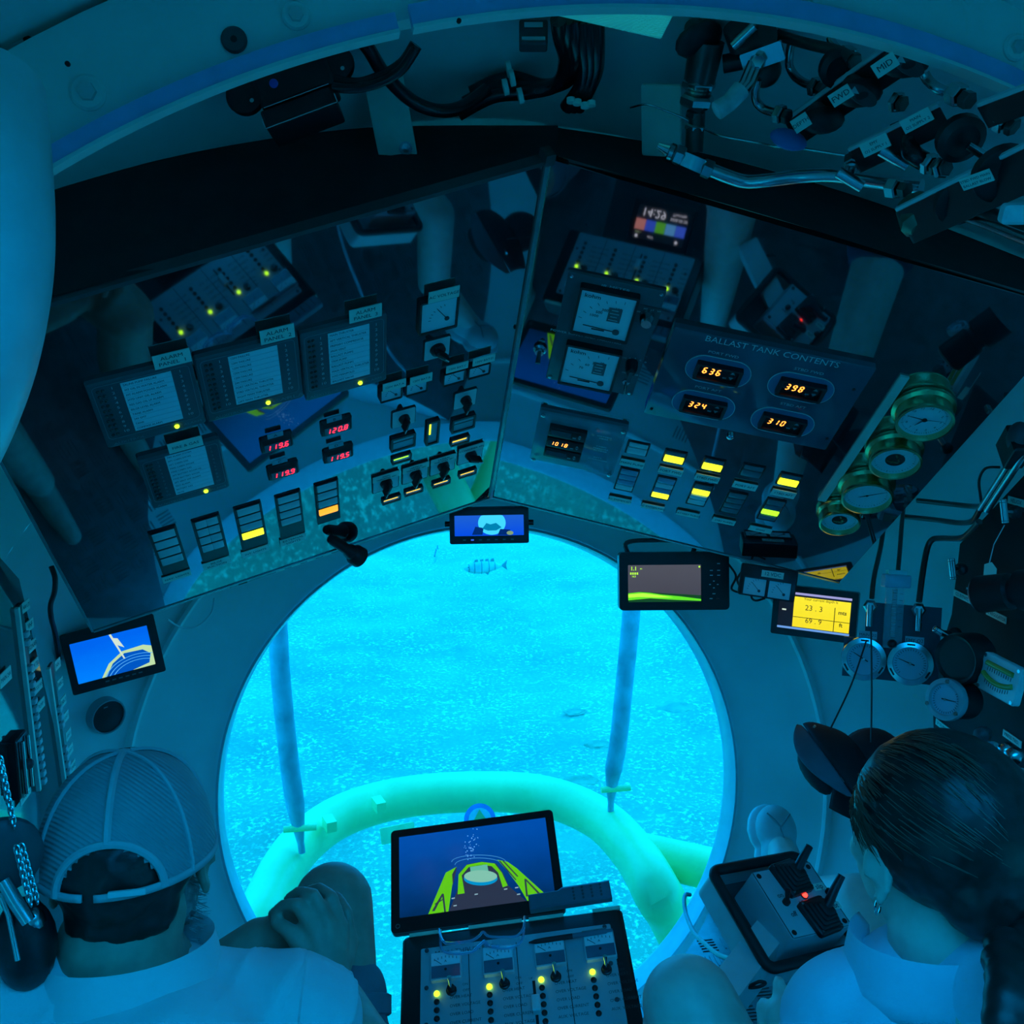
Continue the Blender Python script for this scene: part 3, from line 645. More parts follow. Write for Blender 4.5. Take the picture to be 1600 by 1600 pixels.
# push-button columns
BTN = M('button_white', (.80, .90, .86), .35, var=.05); BTND = M('button_smoked', (.10, .20, .22), .25, var=.1); BTNB = M('button_pale_blue', (.25, .45, .60), .25, var=.1)
def button_column(PN, quad, n, lit, label, plac=None, split=False, group=None, mats=None, empty=.0, name='button_column'):
    x, y, w, h = PN.rect(*quad); t = thing(name, label, 'button', PN.at(x, y), group)
    MB().rbox(w, h, .002, .002).build('housing', BLACK, t)
    uh = h*(1-empty)*.96; bh = uh/n
    for i in range(n):
        yy = h/2-h*.02-bh*(i+.5); mt = (lit or {}).get(i) or (mats[i] if mats else BTN)
        for sx0 in ((-.25, .25) if split else (0,)):
            b = MB().rbox(w*(.80 if not split else .39), bh*.78, .003, .0012, T(w*.8*sx0, yy, .002), .0008).build('button', mt, t)
        b = MB().frame(w*.92, bh*.94, w*.83, bh*.82, .004, .001, T(0, yy, 0)).build('button_guard', BLACK, t)
    if plac:
        px, py, pw, ph = PN.rect(*plac[0]); placard(t, pw, ph, T(px-x, py-y, .002), plac[1])
    return t
g = 'push-button columns on the left board'
button_column(PL, ((232, 831), (275, 819), (295, 886), (252, 897)), 4, None, 'column of white push-buttons with the NAV. LIGHTS placard', (((252, 900), (297, 888), (299, 897), (254, 909)), ['NAV. LIGHTS']), group=g, empty=.2)
button_column(PL, ((299, 812), (342, 800), (358, 866), (315, 877)), 4, None, 'column of paired white push-buttons with the BILGE SUCTION placard', (((315, 879), (358, 867), (360, 877), (317, 889)), ['BILGE', 'SUCTION']), split=True, group=g, empty=.22)
button_column(PL, ((366, 792), (407, 781), (419, 848), (376, 859)), 4, {3: YELLIT}, 'column of push-buttons, lowest glowing yellow, with the INT. LIGHTS placard', (((376, 861), (419, 849), (420, 858), (378, 870)), ['INT. LIGHTS']), group=g, empty=.24)
button_column(PL, ((430, 775), (469, 762), (476, 831), (437, 841)), 4, None, 'column of white push-buttons with the EXTERNAL LIGHTS placard', (((436, 842), (477, 831), (477, 841), (438, 852)), ['EXTERNAL', 'LIGHTS']), group=g, empty=.3)
button_column(PL, ((491, 756), (527, 745), (532, 807), (495, 820)), 4, {3: ORANGE}, 'column of push-buttons without a placard, lowest glowing orange', group=g, empty=.2)
# swivel lamp near the bottom edge
a = PL.M @ V((*PL.uv(517, 836), .012)); b = PL.M @ V((*PL.uv(553, 851), .03))
t = thing('swivel_lamp', 'small black swivel lamp on the lower edge of the left board', 'lamp', frameZ(a, b-a))
L = (b-a).length
MB().lathe([(.008, -.008), (.010, 0), (.010, L*.5), (.014, L*.62), (.014, L*.7)], 20).build('neck', BLACK, t)
MB().lathe([(.014, L*.7), (.019, L*.8), (.020, L), (.017, L), (.016, L-.006), (0, L-.006)], 26).build('head', BLACK, t)
MB().lathe([(.016, L-.0055), (0, L-.005)], 24, cap=False).build('lens', M('lamp_lens', (.12, .17, .13), .2, bump=.5, bscale=400), t)

# ---------------------------------------------------------------- right board
x, y, w, h = PR.rect((890, 418), (1043, 455), (988, 610), (852, 592)); IRM = PR.at(x, y)
t = thing('insulation_meter', 'dark panel with two white kohm dials stacked, left end of the right board', 'meter', IRM)
MB().rbox(w, h, .006, .003, None, .001).build('plate', PANELGREY, t)
for sx0 in (-1, 1):
    for sy in (-1, 1): MB().lathe([(.003, 0), (.003, .001), (0, .0015)], 10, T(sx0*(w/2-.006), sy*(h/2-.006), .006)).build('screw', STEEL, t)
text('IR METER', .0075, t, T(0, h/2-.012, .0063), WINK, sx=1.4)
text('POWER SUPPLY AND THRUSTERS', .0062, t, T(-.025, -.004, .0063), WINK, sx=1.2)
for quad, nums in ((((911, 441), (996, 456), (981, 521), (896, 507)), ('100', '200', '300', '500', '1000')), (((889, 531), (970, 543), (956, 598), (876, 588)), ('10', '30', '60', '70'))):
    mx_, my, mw, mh = PR.rect(*quad); m = T(mx_-x, my-y, .006)
    fc, zz = needle_meter(PR, t, mw*1.08, mh*1.1, m, 177, (.26, -.30), ticks=len(nums)+2, r=mw*.72, sweep=(88, 165), nl=mw*.62, frame=.09, depth=.012)
    text('kohm', mw*.13, fc, m @ T(-mw*.28, mh*.38, zz+.0003), bold=.01)
    for i, s in enumerate(nums):
        a = math.radians(88+77*(i+.6)/(len(nums)+1)); text(s, mw*.085, fc, m @ T(mw*.28+mw*.55*math.cos(a), -mh*.33+mw*.55*math.sin(a), zz+.0003), bold=.01)
    MB().box(mw*.24, mh*.32, .0004, m @ T(mw*.18, mh*.05, zz)).build('info_block', PANELGREY, fc, smooth=False)
    for k in range(4): MB().box(mw*(.17 if k % 2 else .12), mh*.014, .0003, m @ T(mw*.17, mh*(.16-.075*k), zz+.0004)).build('info_line', WINK, fc, smooth=False)
    MB().box(mw*.24, mh*.03, .0003, m @ T(-mw*.05, -mh*.36, zz)).build('info_line', INK, fc, smooth=False)
def knob(par, px, py, r, m0, mat=BLACK, h=.022):
    m = m0 @ T(px, py, 0); k = MB().lathe([(r, 0), (r*.95, h*.6), (r*.7, h), (0, h)], 18, m).build('knob', mat, par); return k, m
kx, ky = PR.uv(1012, 487); MB().rbox(.036, .034, .002, .002, T(kx-x, ky-y, .006)).build('switch_plate', DGREY, t)
knob(t, kx-x, ky-y, .011, T(0, 0, .008), STEEL, .02)
for i, s in enumerate(('OFF', 'MT', 'LT', 'VT')): text(s, .0045, t, T(kx-x-.015+.010*i, ky-y+(.004 if i == 0 else .012), .0085), WINK)
kx, ky = PR.uv(988, 563); k, m = knob(t, kx-x, ky-y, .010, T(0, 0, .006)); MB().rbox(.006, .024, .008, .002, m @ T(0, -.004, .02)).build('pointer_grip', DGREY, k)
for i, s in enumerate(('OFF', 'A', 'B', 'C', 'D')): text(s, .0045, t, T(kx-x-.014+.0085*i, ky-y+.012-.002*abs(i-2), .0065), WINK)
text('GRID RANGE', .0045, t, T(kx-x+.002, ky-y-.024, .0065), WINK)
kx, ky = PR.uv(979, 591); s = MB().lathe([(.006, 0), (.006, .004), (0, .004)], 6, T(kx-x, ky-y, .006)).build('toggle_base', STEEL, t); MB().cyl((kx-x, ky-y, .01), (kx-x+.001, ky-y-.009, .028), .002, .003, 10).build('toggle_lever', CHROME, s)
x, y = PR.uv(844, 544); t = thing('key_switch', 'small round switch with serrated collar near the seam of the boards', 'switch', PR.at(x, y))
MB().lathe([(.011 if i % 2 else .009, 0) for i in range(1)]+[(.011, .004), (.007, .006), (.007, .012), (0, .012)], 10).build('collar', STEEL, t); MB().cyl((0, 0, .01), (.001, -.008, .026), .003, .004, 10).build('lever', DGREY, t)
# ballast tank display
quad = ((1054, 505), (1371, 566), (1289, 696), (1007, 637)); x, y, w, h = PR.rect(*quad)
t = thing('ballast_display', 'large slate plate reading BALLAST TANK CONTENTS with four orange readouts', 'display', PR.at(x, y))
BPL = M('ballast_plate', (.05, .11, .15), .07, var=.05, ior=1.7)
MB().rbox(w, h, .012, .003, None, .0015).build('plate', BPL, t)
hx, hy = PR.uv(1207, 541); text('BALLAST TANK CONTENTS', .0165, t, T(hx-x, hy-y, .0124), WINK)
OLED = EM('orange_led', (1.0, .24, .03), 4.0); RECB = M('recess_blue', (.06, .22, .36), .3, var=.05)
for c, nm, val, tp in (((1122.5, 571.5), 'PORT FWD', '636', (1131, 545)), ((1251, 597), 'STBD FWD', '398', (1264, 571)), ((1099.5, 624), 'PORT AFT', '324', (1107, 599)), ((1222.5, 650.5), 'STBD AFT', '310', (1239, 625))):
    cx, cy = PR.uv(*c); m = T(cx-x, cy-y, .012); W_, H_ = .100, .056
    rc = MB().rbox(W_, H_, .0006, H_/2-.001, m, n=10).build('recess', RECB, t); MB().frame(W_+.002, H_+.002, W_, H_, .0012, H_/2, m, ir=H_/2-.001, n=10).build('outline', WINK, rc)
    d = MB().frame(.072, .034, .062, .026, .010, .002, m).build('readout_bezel', BLACK, t); MB().box(.063, .027, .004, m).build('readout_window', M('dark_window', (.012, .02, .022), .1), d, smooth=False)
    digits(MB(), val, .0135, -.010, .001, 0, gap=.78, slant=.14, th=.15).build('figures', OLED, d, m @ T(0, 0, .0046), smooth=False)
    k = MB(); 
    for pts in (((.018, .003), (.026, .003), (.022, .009)), ((.018, -.003), (.022, -.009), (.026, -.003))): k.flat(pts, .0046, m)
    k.box(.006, .003, .0003, m @ T(.012, -.007, .0043)); k.build('readout_keys', GINK, d, smooth=False)
    tx, ty = PR.uv(*tp); text(nm, .0075, t, T(tx-x, ty-y, .0124), WINK, sx=1.25)
for dx, dy in ((.14, .05), (.145, -.07), (-.145, -.085)): MB().lathe([(.0028, 0), (.0028, .001), (0, .0015)], 12, T(dx, dy, .012)).build('screw', INK, t)
x, y = PR.uv(1141, 681); tag(MB().lathe([(.006, 0), (.006, .004), (.0035, .006), (0, .006)], 14).build('panel_screw', CHROME, None, PR.at(x, y)), 'tiny chrome screw cap just below the ballast plate', 'screw')
# cabin air panel (1018)
quad = ((845, 636), (980, 662), (961, 737), (828, 714)); x, y, w, h = PR.rect(*quad)
t = thing('air_display', 'clear-edged panel of three stacked readouts, middle one showing 1018 in orange', 'display', PR.at(x, y))
MB().rbox(w, h, .008, .003, None, .001).build('plate', M('air_plate', (.10, .19, .22), .06, var=.05, ior=1.8), t)
MB().rbox(w, h, .003, .003, T(0, 0, .009)).build('cover', clear('clear_cover', (.9, 1, 1)), t)
for i, yy in enumerate((.030, .001, -.028)):
    m = T(-.022, yy-.0, .008); b = MB().rbox(.066, .024, .010, .002, m, .001).build('readout', BLACK, t); MB().box(.036, .013, .0005, m @ T(-.011, .001, .010)).build('window', M('dark_window', (.012, .02, .022), .1), b, smooth=False)
    if i == 1: digits(MB(), '1018', .0105, 0, 0, 0, gap=.78, slant=.14, th=.15).build('figures', OLED, b, m @ T(-.010, .001, .0107), smooth=False)
    k = MB(); 
    for pts in (((.019, .001), (.025, .001), (.022, .006)), ((.019, -.001), (.022, -.006), (.025, -.001))): k.flat(pts, .0103, m)
    k.box(.006, .003, .0003, m @ T(.013, -.004, .0101)); k.build('readout_keys', GINK, b, smooth=False)
for lines, yy in ((('OXYGEN', 'MBAR'), .03), (('CABIN', 'PRESSURE', 'IN MBAR'), .002), (('BATT.', 'HYDROGEN'), -.03)):
    for i, l in enumerate(lines): text(l, .0052, t, T(.042, yy+.004-i*.006, .0084), WINK, sx=1.2)
for sx0 in (-1, 1):
    for sy in (-1, 1): MB().lathe([(.004, 0), (.004, .002), (.002, .003), (0, .003)], 12, T(sx0*(w/2-.007), sy*(h/2-.007), .012)).build('screw', STEEL, t)
# pump and valve buttons, five double columns
g2, g3 = 'upper start buttons on the right board', 'button stacks on the right board'
cols = [('MAIN PUMP', (996, 700), (988, 722), 'AC SYSTEM AFT', (979, 749), (969, 779), None, {3: None}, [BTNB, BTNB, BTNB, BTN]),
        ('PORT FWD', (1054, 713), (1048, 734), 'AC SYSTEM FWD', (1036, 762), (1020, 790), 1, {3: YELLIT}, [BTNB, BTN, BTNB, BTN]),
        ('STBD FWD', (1114, 725), (1105, 745), 'BATTERY PURGE', (1093, 772), (1075, 801), 1, {1: YELLIT}, [BTND, BTN, BTN, BTN]),
        ('PORT AFT', (1175, 735), (1164, 757), 'STBY PUMPS', (1146, 785), (1131, 812), None, {}, [BTND]*4),
        ('STBD AFT', (1233, 749), (1224, 769), 'SPARE', (1205, 796), (1188, 825), 1, {2: LIME}, [BTND]*4)]
for nm, c1, l1, nm2, c2, l2, lit, lits, mats in cols:
    x, y = PR.uv(*c1); lx, ly = PR.uv(*l1)
    t = thing('start_button', ('two-part push-button glowing yellow above the %s placard' if lit else 'dark unlit two-part push-button above the %s placard') % nm, 'button', PR.at(x, y), g2)
    MB().rbox(.040, .034, .002, .002).build('housing', BLACK, t)
    MB().rbox(.033, .009, .003, .001, T(0, .010, .002), .001).build('button', BTND if nm != 'MAIN PUMP' else BTN, t); MB().rbox(.034, .015, .004, .001, T(0, -.005, .002), .0012).build('button', YELLIT if lit else (BTND if nm != 'MAIN PUMP' else BTN), t)
    placard(t, .043, .0175, T(lx-x, ly-y, .003), [nm], .0078)
    x, y = PR.uv(*c2); lx, ly = PR.uv(*l2)
    t = thing('button_column', 'stack of four push-buttons %sabove the %s placard' % ('with one glowing ' if [v for v in lits.values() if v] else '', nm2), 'button', PR.at(x, y), g3)
    MB().rbox(.036, .068, .002, .002).build('housing', BLACK, t)
    for i in range(4):
        MB().rbox(.031, .0125, .003, .001, T(0, .025-.0155*i, .002), .001).build('button', lits.get(i) or mats[i], t)
    placard(t, .043, .0145, T(lx-x, ly-y, .003), [nm2], .0064)
# brass dial gauges
xs0, ys0 = PR.uv(1411, 586); xs1, ys1 = PR.uv(1286, 781)
tag(MB().box(.014, abs(ys1-ys0), .004).build('cover_strip', CREAMSTRIP, None, PR.at((xs0+xs1)/2, (ys0+ys1)/2), smooth=False), 'long pale strip beside the column of brass gauges', 'strip')
def gauge(c, r, label, kind, hgt=.033):
    q = hit(c[0], c[1], SEAM+PR.n*hgt, PR.n); l = PR.I @ q; t = thing('dial_gauge', label, 'gauge', PR.at(l.x, l.y), 'brass dial gauges on the right board')
    MB().lathe([(r*1.16, 0), (r*1.2, .003), (r*1.18, .008), (r*1.05, .012), (r*1.03, hgt-.008), (r*1.08, hgt-.003), (r*1.06, hgt+.002), (r*.98, hgt+.003), (r*.95, hgt-.004), (r*.95, hgt-.008)], 44, cap=False).build('case', BRASS, t)
    f = MB().lathe([(r*.97, hgt-.0075), (0, hgt-.0075)], 40, cap=False).build('dial', FACE, t)
    tk = MB()
    for i in range(60 if kind == 'clock' else 40):
        big = i % 5 == 0; a = 2*PI*i/(60 if kind == 'clock' else 40); tk.box(r*(.09 if big else .05), r*(.022 if big else .012), .0002, T(0, 0, hgt-.0073) @ RZ(a) @ T(r*.80, 0, 0))
    tk.build('scale_ticks', INK, f, smooth=False); z = hgt-.006
    def hand(a, L, w): MB().poly([(-L*.18, -w), (L*.7, -w*.6), (L, 0), (L*.7, w*.6), (-L*.18, w)], 0, .0004, T(0, 0, z) @ RZ(math.radians(a))).build('hand', INK, f, smooth=False)
    if kind == 'clock':
        hand(176, r*.68, r*.025); hand(240, r*.45, r*.04); hand(8, r*.74, r*.015)
        for i in range(12): a = PI/2-2*PI*(i+1)/12; text(str(i+1), r*.16, f, T(r*.64*math.cos(a), r*.64*math.sin(a), hgt-.0072))
        MB().lathe([(r*.10, z), (r*.1, z+.001), (0, z+.001)], 16).build('hub', INK, f)
    elif kind == 'aneroid':
        a_ = MB().lathe([(r*.40, hgt-.0072), (0, hgt-.0070)], 26, cap=False).build('open_centre', M('movement_dark', (.05, .05, .04), .4, metal=.5), f)
        for k in range(3): MB().box(r*.5, r*.09, .0006, T(r*.05*(k-1), r*.14*(k-1), hgt-.0068) @ RZ(k*1.1)).build('movement', BRASS, a_)
        hand(65, r*.5, r*.02)
    else:
        hand(36, r*.85, r*.02); hand(216, r*.4, r*.03); MB().lathe([(r*.05, z), (r*.05, z+.001), (0, z+.001)], 12).build('hub', INK, f)
    MB().lathe([(r*.95, hgt-.0015), (0, hgt-.001)], 40, cap=False).build('glass', clear('gauge_glass'), t)
gauge((1445, 661), .040, 'brass ship clock, topmost of the column of dial gauges', 'clock')
gauge((1399, 724), .0385, 'brass barometer with an open dark centre, second from top in the column', 'aneroid')
gauge((1355, 779), .040, 'brass thermometer gauge with one long needle, third in the column', 'needle')
gauge((1312, 818), .0335, 'small brass gauge with a dark centre, lowest of the column', 'aneroid', .030)
# ================================================================ MONITORS AND DISPLAYS
SCRB = M('monitor_black', (.012, .012, .014), .3, var=.1)
def screen_mat(name, c0, c1, s, ax='Y', scale=None):
    """backlit screen with a soft colour run from c0 to c1"""
    if name in MATS: return MATS[name]
    m = bpy.data.materials.new(name); m.use_nodes = True; n = m.node_tree.nodes; l = m.node_tree.links; b = n['Principled BSDF']
    t = n.new('ShaderNodeTexCoord'); sp = n.new('ShaderNodeSeparateXYZ'); r = n.new('ShaderNodeValToRGB'); nz = n.new('ShaderNodeTexNoise'); nz.inputs['Scale'].default_value = 6
    ad = n.new('ShaderNodeMath'); ad.operation = 'MULTIPLY_ADD'; ad.inputs[1].default_value = .25; l.new(t.outputs['Generated'], sp.inputs[0]); l.new(t.outputs['Generated'], nz.inputs['Vector'])
    l.new(nz.outputs[0], ad.inputs[0]); l.new(sp.outputs['XYZ'.index(ax)], ad.inputs[2]); l.new(ad.outputs[0], r.inputs[0])
    r.color_ramp.elements[0].color = (*c0, 1); r.color_ramp.elements[1].color = (*c1, 1); r.color_ramp.elements[1].position = 1.1 if False else 1
    b.inputs['Base Color'].default_value = (.01, .01, .01, 1); b.inputs['Roughness'].default_value = .15
    l.new(r.outputs[0], b.inputs['Emission Color']); b.inputs['Emission Strength'].default_value = s; MATS[name] = m; return m
def monitor(name, label, tl, tr, bl, bez=(.012, .012, .012, .016), depth=.025, cat='monitor', scr=None, r=.004, hood=0):
    """tl/tr/bl: measured corners of the lit screen; bez: left, right, top, bottom bezel widths"""
    m, w, h = quadframe(tl, tr, bl); t = thing(name, label, cat, m)
    bl_, br2, bt, bb = bez; W_, H_ = w+bl_+br2, h+bt+bb; o = ((br2-bl_)/2, (bt-bb)/2)
    MB().rbox(W_, H_, depth, r, T(o[0], o[1], -depth-.003), .003).build('back_case', SCRB, t)
    MB().frame(W_, H_, w, h, .006, r, T(o[0], o[1], -.004), ox=-o[0], oy=-o[1]).build('bezel', SCRB, t)
    s = MB().box(w, h, .001, T(0, 0, -.0018)).build('screen', scr, t, smooth=False)
    if hood: MB().box(W_, .003, hood, T(o[0], o[1]+H_/2, 0)).build('hood', SCRB, t)
    return t, s, w, h
def shape(par, pts, mat, w, h, z, name):
    """flat picture element on a screen, coordinates 0..1"""
    return MB().flat([((x-.5)*w, (y-.5)*h) for x, y in pts], z).build(name, mat, par, smooth=False)
def band(cx, cy, rx, ry, a0, a1, th, n=24):
    o = [(cx+rx*math.cos(a0+(a1-a0)*i/n), cy+ry*math.sin(a0+(a1-a0)*i/n)) for i in range(n+1)]
    return o+[(cx+(rx-th)*math.cos(a1+(a0-a1)*i/n), cy+(ry-th)*math.sin(a1+(a0-a1)*i/n)) for i in range(n+1)]
# left small monitor: view of the hull from above
BLUE1 = screen_mat('screen_blue', (.0, .22, .95), (.0, .12, .80), 1.0); E_W = EM('pix_white', (.75, .9, .75), .8); E_LB = EM('pix_light_blue', (.1, .5, 1), .9); E_DB = EM('pix_deep_blue', (.0, .09, .55), .9); E_PY = EM('pix_pale_yellow', (.6, .85, .45), .8)
t, s, w, h = monitor('camera_monitor', 'small black monitor on the hull beside the man showing a bright blue camera view', (108, 1007, 1.80), (229, 977, 1.86), (113, 1072, 1.80), (.013, .016, .02, .018), scr=BLUE1)
shape(s, [(.30, .0), (.42, .30), (.62, .52), (.9, .55), (1, .48), (1, 0)], E_PY, w, h, -.0005, 'picture_hull'); shape(s, [(.36, 0), (.47, .28), (.64, .46), (.88, .44), (.97, .3), (.93, .08), (.7, 0)], E_DB, w, h, -.0002, 'picture_window')
for k in range(3): shape(s, band(.78, -.25, .48-.05*k, .62-.07*k, .35*PI, .97*PI, .012), E_LB, w, h, .0001, 'picture_line')
shape(s, [(.50, 1), (.53, 1), (.64, .33), (.62, .33)], E_W, w, h, .0003, 'picture_cable'); shape(s, [(.53, .9), (.56, .72), (.66, .6), (.6, .86)], E_W, w, h, .0003, 'picture_flag')
for k in range(6): MB().box(.007, .0022, .001, T(-.02+.012*k, -h/2-.008, .002)).build('button', GINK, t, smooth=False)
m = frameZ(t.matrix_basis.translation-V(t.matrix_basis.col[2][:3])*.028, -V(t.matrix_basis.col[2][:3]))
MB().lathe([(.022, 0), (.014, .01), (.012, .05), (.03, .055)], 16, t.matrix_basis.inverted() @ m).build('mount', SCRB, t)
# small central monitor at the seam
t, s, w, h = monitor('camera_monitor', 'small central monitor at the tip of the boards showing a round blue picture', (710, 806, 1.93), (818, 804, 1.93), (711, 838, 1.93), (.010, .010, .016, .016), scr=screen_mat('screen_blue2', (.0, .06, .75), (.01, .10, .6), 1.0), hood=.02)
shape(s, circle(.20, 28, .52, .55, .62) and [(x, min(max(y, .02), 1)) for x, y in circle(.20, 28, .54, .62, .58)], EM('pix_cyan', (.05, .65, 1), 1), w, h, .0001, 'picture_window'); shape(s, [(.40, .35), (.46, .62), (.52, .55), (.6, .62), (.68, .40), (.6, .25), (.48, .25)], EM('pix_teal', (.0, .25, .5), .8), w, h, .0003, 'picture_boat')
shape(s, [(.25, .05), (.30, .45), (.42, .38), (.40, .05)], EM('pix_navy', (.0, .02, .18), .8), w, h, .0002, 'picture_figure'); shape(s, [(.62, .02), (.66, .32), (.8, .28), (.84, .02)], EM('pix_navy', (.0, .02, .18), .8), w, h, .0002, 'picture_figure'); shape(s, circle(.05, 14, .8, .12, .1), EM('pix_olive', (.25, .4, .2), .8), w, h, .0003, 'picture_cap')
for k in range(7): MB().box(.006, .0025, .001, T(-.05+.016*k, -h/2-.008, .002)).build('button', GINK if k != 1 else EM('pix_blue_key', (.05, .15, .9), 1), t, smooth=False)
for sx0 in (-1, 1): MB().lathe([(.006, 0), (.006, .01), (0, .01)], 12, T(sx0*(w/2+.010), .004, -.012) @ RY(sx0*PI/2)).build('hinge_knob', SCRB, t)
# sonar
t, s, w, h = monitor('sonar_display', 'black fish-finder screen showing a green sea-bed echo', (981, 883, 1.98), (1095, 882, 1.98), (979, 941, 1.98), (.018, .058, .026, .017), depth=.03, cat='display', scr=screen_mat('screen_grey', (.05, .05, .07), (.07, .07, .09), 1), r=.008)
GRN = EM('pix_green', (.12, .75, .01), 1.0); GRNY = EM('pix_lime', (.45, .95, .05), 1.1); GDK = EM('pix_dark_green', (.01, .09, .01), .6)
shape(s, [(0, .25), (.2, .28), (.45, .24), (.7, .21), (1, .17), (1, 0), (0, 0)], GDK, w, h, .0001, 'echo_base'); shape(s, [(0, .24), (.15, .27), (.3, .25), (.45, .2), (.7, .15), (1, .07), (1, .02), (.6, .06), (.3, .10), (0, .05)], GRN, w, h, .0002, 'echo'); shape(s, [(.0, .21), (.2, .24), (.4, .19), (.62, .12), (.4, .12), (.15, .14), (0, .12)], GRNY, w, h, .0003, 'echo_core')
text('1.1', .011, s, T(-w*.42, h*.40, .0005), GRNY, name='figures', bold=.02); text('m', .006, s, T(-w*.32, h*.40, .0005), GRNY)
for k in range(4): MB().box(.003, .0045, .0002, T(-w*.46+.0045*k, h*.27, .0003)).build('figures', GRNY, s, smooth=False)
text('16.5', .005, s, T(-w*.42, h*.19, .0005), GRNY, name='figures', bold=.02)
MB().lathe([(.002, 0), (0, .0004)], 10, T(w*.48, h*.44, 0), cap=False).build('figures', GRNY, s)
for dx, dy in ((.036, .040), (.021, .026), (.036, .026), (.021, .016), (.036, .016), (.026, .004), (.018, -.003), (.034, -.003), (.026, -.010), (.026, -.022), (.020, -.032), (.034, -.032)): MB().box(.006 if abs(dy) > .011 else .0035, .002, .001, T(w/2+dx-.0, dy, .0022)).build('key', WINK if (dx, dy) != (.034, -.032) else M('red_print', (.6, .08, .05), .5), t, smooth=False)
MB().tube(smoothpath([V((-.07, h/2+.02, -.02)), V((-.075, h/2+.045, -.02)), V((-.02, h/2+.05, -.02)), V((.06, h/2+.045, -.02)), V((.062, h/2+.02, -.02))], 6), .005, 8).build('bracket', DGREY, t)
# depth screen
YELS = screen_mat('screen_yellow', (.90, .72, .0), (.95, .80, .02), .95)
t, s, w, h = monitor('depth_display', 'monitor with a yellow page giving the depth as 23.3 mts', (1219, 922, 1.98), (1332, 935, 1.92), (1218, 980, 1.98), (.012, .012, .012, .014), cat='display', scr=EM('pix_black', (.01, .01, .02), .5))
shape(s, [(.21, .07), (.99, .07), (.99, .88), (.21, .88)], YELS, w, h, .0001, 'page'); shape(s, [(.21, .93), (1, .93), (1, .99), (.21, .99)], EM('pix_pale', (.35, .35, .7), .9), w, h, .0001, 'title_bar'); shape(s, [(0, 0), (1, 0), (1, .055), (0, .055)], EM('pix_pale2', (.15, .35, .8), .9), w, h, .0001, 'task_bar')
pg = shape(s, [(.21, .33), (.99, .33), (.99, .345), (.21, .345)], INK, w, h, .0003, 'rule'); shape(s, [(.775, .07), (.785, .07), (.785, .7), (.775, .7)], INK, w, h, .0003, 'rule')
PIXK = EM('pix_ink', (.02, .02, .0), .2)
text('23 . 3', .0155, s, T(-.001, .008, .0006), PIXK, name='figures'); text('69 . 9', .0145, s, T(.0, -.018, .0006), PIXK, name='figures'); text('mts', .011, s, T(w*.385, .006, .0006), PIXK, bold=.02); text('ft', .011, s, T(w*.375, -.019, .0006), PIXK, bold=.02); text('Your current depth is', .0075, s, T(w*.08, h*.34, .0006), PIXK)
MB().box(.008, .003, .0003, T(-w*.42, .0, .0002)).build('page_mark', E_W, s, smooth=False)
# voltmeter pair box under the right board
m, w, h = quadframe((1160, 880, 1.88), (1248, 893, 1.86), (1157, 929, 1.88)); t = thing('twin_meter', 'small black box with two square needle meters hanging under the right board', 'meter', m)
MB().rbox(w, h, .03, .003, T(0, 0, -.03), .002).build('case', BLACK, t); placard(t, .042, .013, T(.006, h*.28, .0005), ['12 VDC'])
for sx0 in (-1, 1): needle_meter(None, t, .046, .036, T(sx0*.0235-.001, -.011, 0), 135, (.2, -.2), r=.022, depth=.005)

# ================================================================ RIGHT WALL: oxygen supply
SLATE2 = M('dark_blue_plate', (.035, .05, .075), .35, var=.1)
m, w, h = quadframe((1322, 938, 1.80), (1472, 950, 1.74), (1311, 1055, 1.80)); OM = m; t = thing('oxygen_panel', 'dark plate on the right hull wall with two round gauges and two shut-off handles', 'panel', m)
MB().poly([(-w/2, -h/2), (w/2, -h/2), (w/2, h/2), (-w*.28, h/2), (-w*.28, h*.02), (-w/2, h*.02)], -.006, 0).build('plate', SLATE2, t, smooth=False)
OI = OM.inverted(); On = V(OM.col[2][:3]); Oo = OM.translation
def onO(x, y, z=0): q = OI @ hit(x, y, Oo+On*z, On); return q.x, q.y
def round_gauge(par, m, r, lugs=3, rimm=STEEL, ang=200):
    b = MB().lathe([(r*1.0, -.002), (r*1.02, .004), (r*.98, .010), (r*.76, .012), (r*.72, .006)], 40, m, cap=False).build('gauge_rim', rimm, par)
    f = MB().lathe([(r*.75, .006), (0, .006)], 36, m, cap=False).build('gauge_dial', M('gauge_dial_blue', (.45, .58, .66), .3, var=.03), par); tk = MB()
    for i in range(27):
        a = math.radians(-45+270*i/26); tk.box(r*.1, r*.02, .0003, m @ T(0, 0, .0062) @ RZ(a) @ T(r*.62, 0, 0))
    tk.build('scale_ticks', INK, f, smooth=False)
    MB().poly([(-r*.2, -r*.03), (r*.55, -r*.012), (r*.55, r*.012), (-r*.2, r*.03)], .0066, .0072, m @ RZ(math.radians(ang))).build('hand', INK, f, smooth=False); MB().lathe([(r*.06, .007), (r*.06, .0085), (0, .0085)], 12, m).build('hub', STEEL, f)
    for i in range(lugs): a = PI/2+2*PI*i/lugs; MB().box(r*.34, r*.07, .0008, m @ RZ(a) @ T(r*.87, 0, .0112) @ RZ(PI/2)).build('slot', INK, b, smooth=False)
    return b
for c, lc, s, an in (((1350, 1029), (1356, 992), 'MAIN O2', 150), ((1422, 1036), (1429, 1001), 'EMY O2', 160)):
    x, y = onO(*c); round_gauge(t, T(x, y, .002), .040, ang=an); lx, ly = onO(*lc); placard(t, .032, .014, T(lx, ly, .0005), [s], mat=M('placard_grey', (.45, .55, .6), .4))
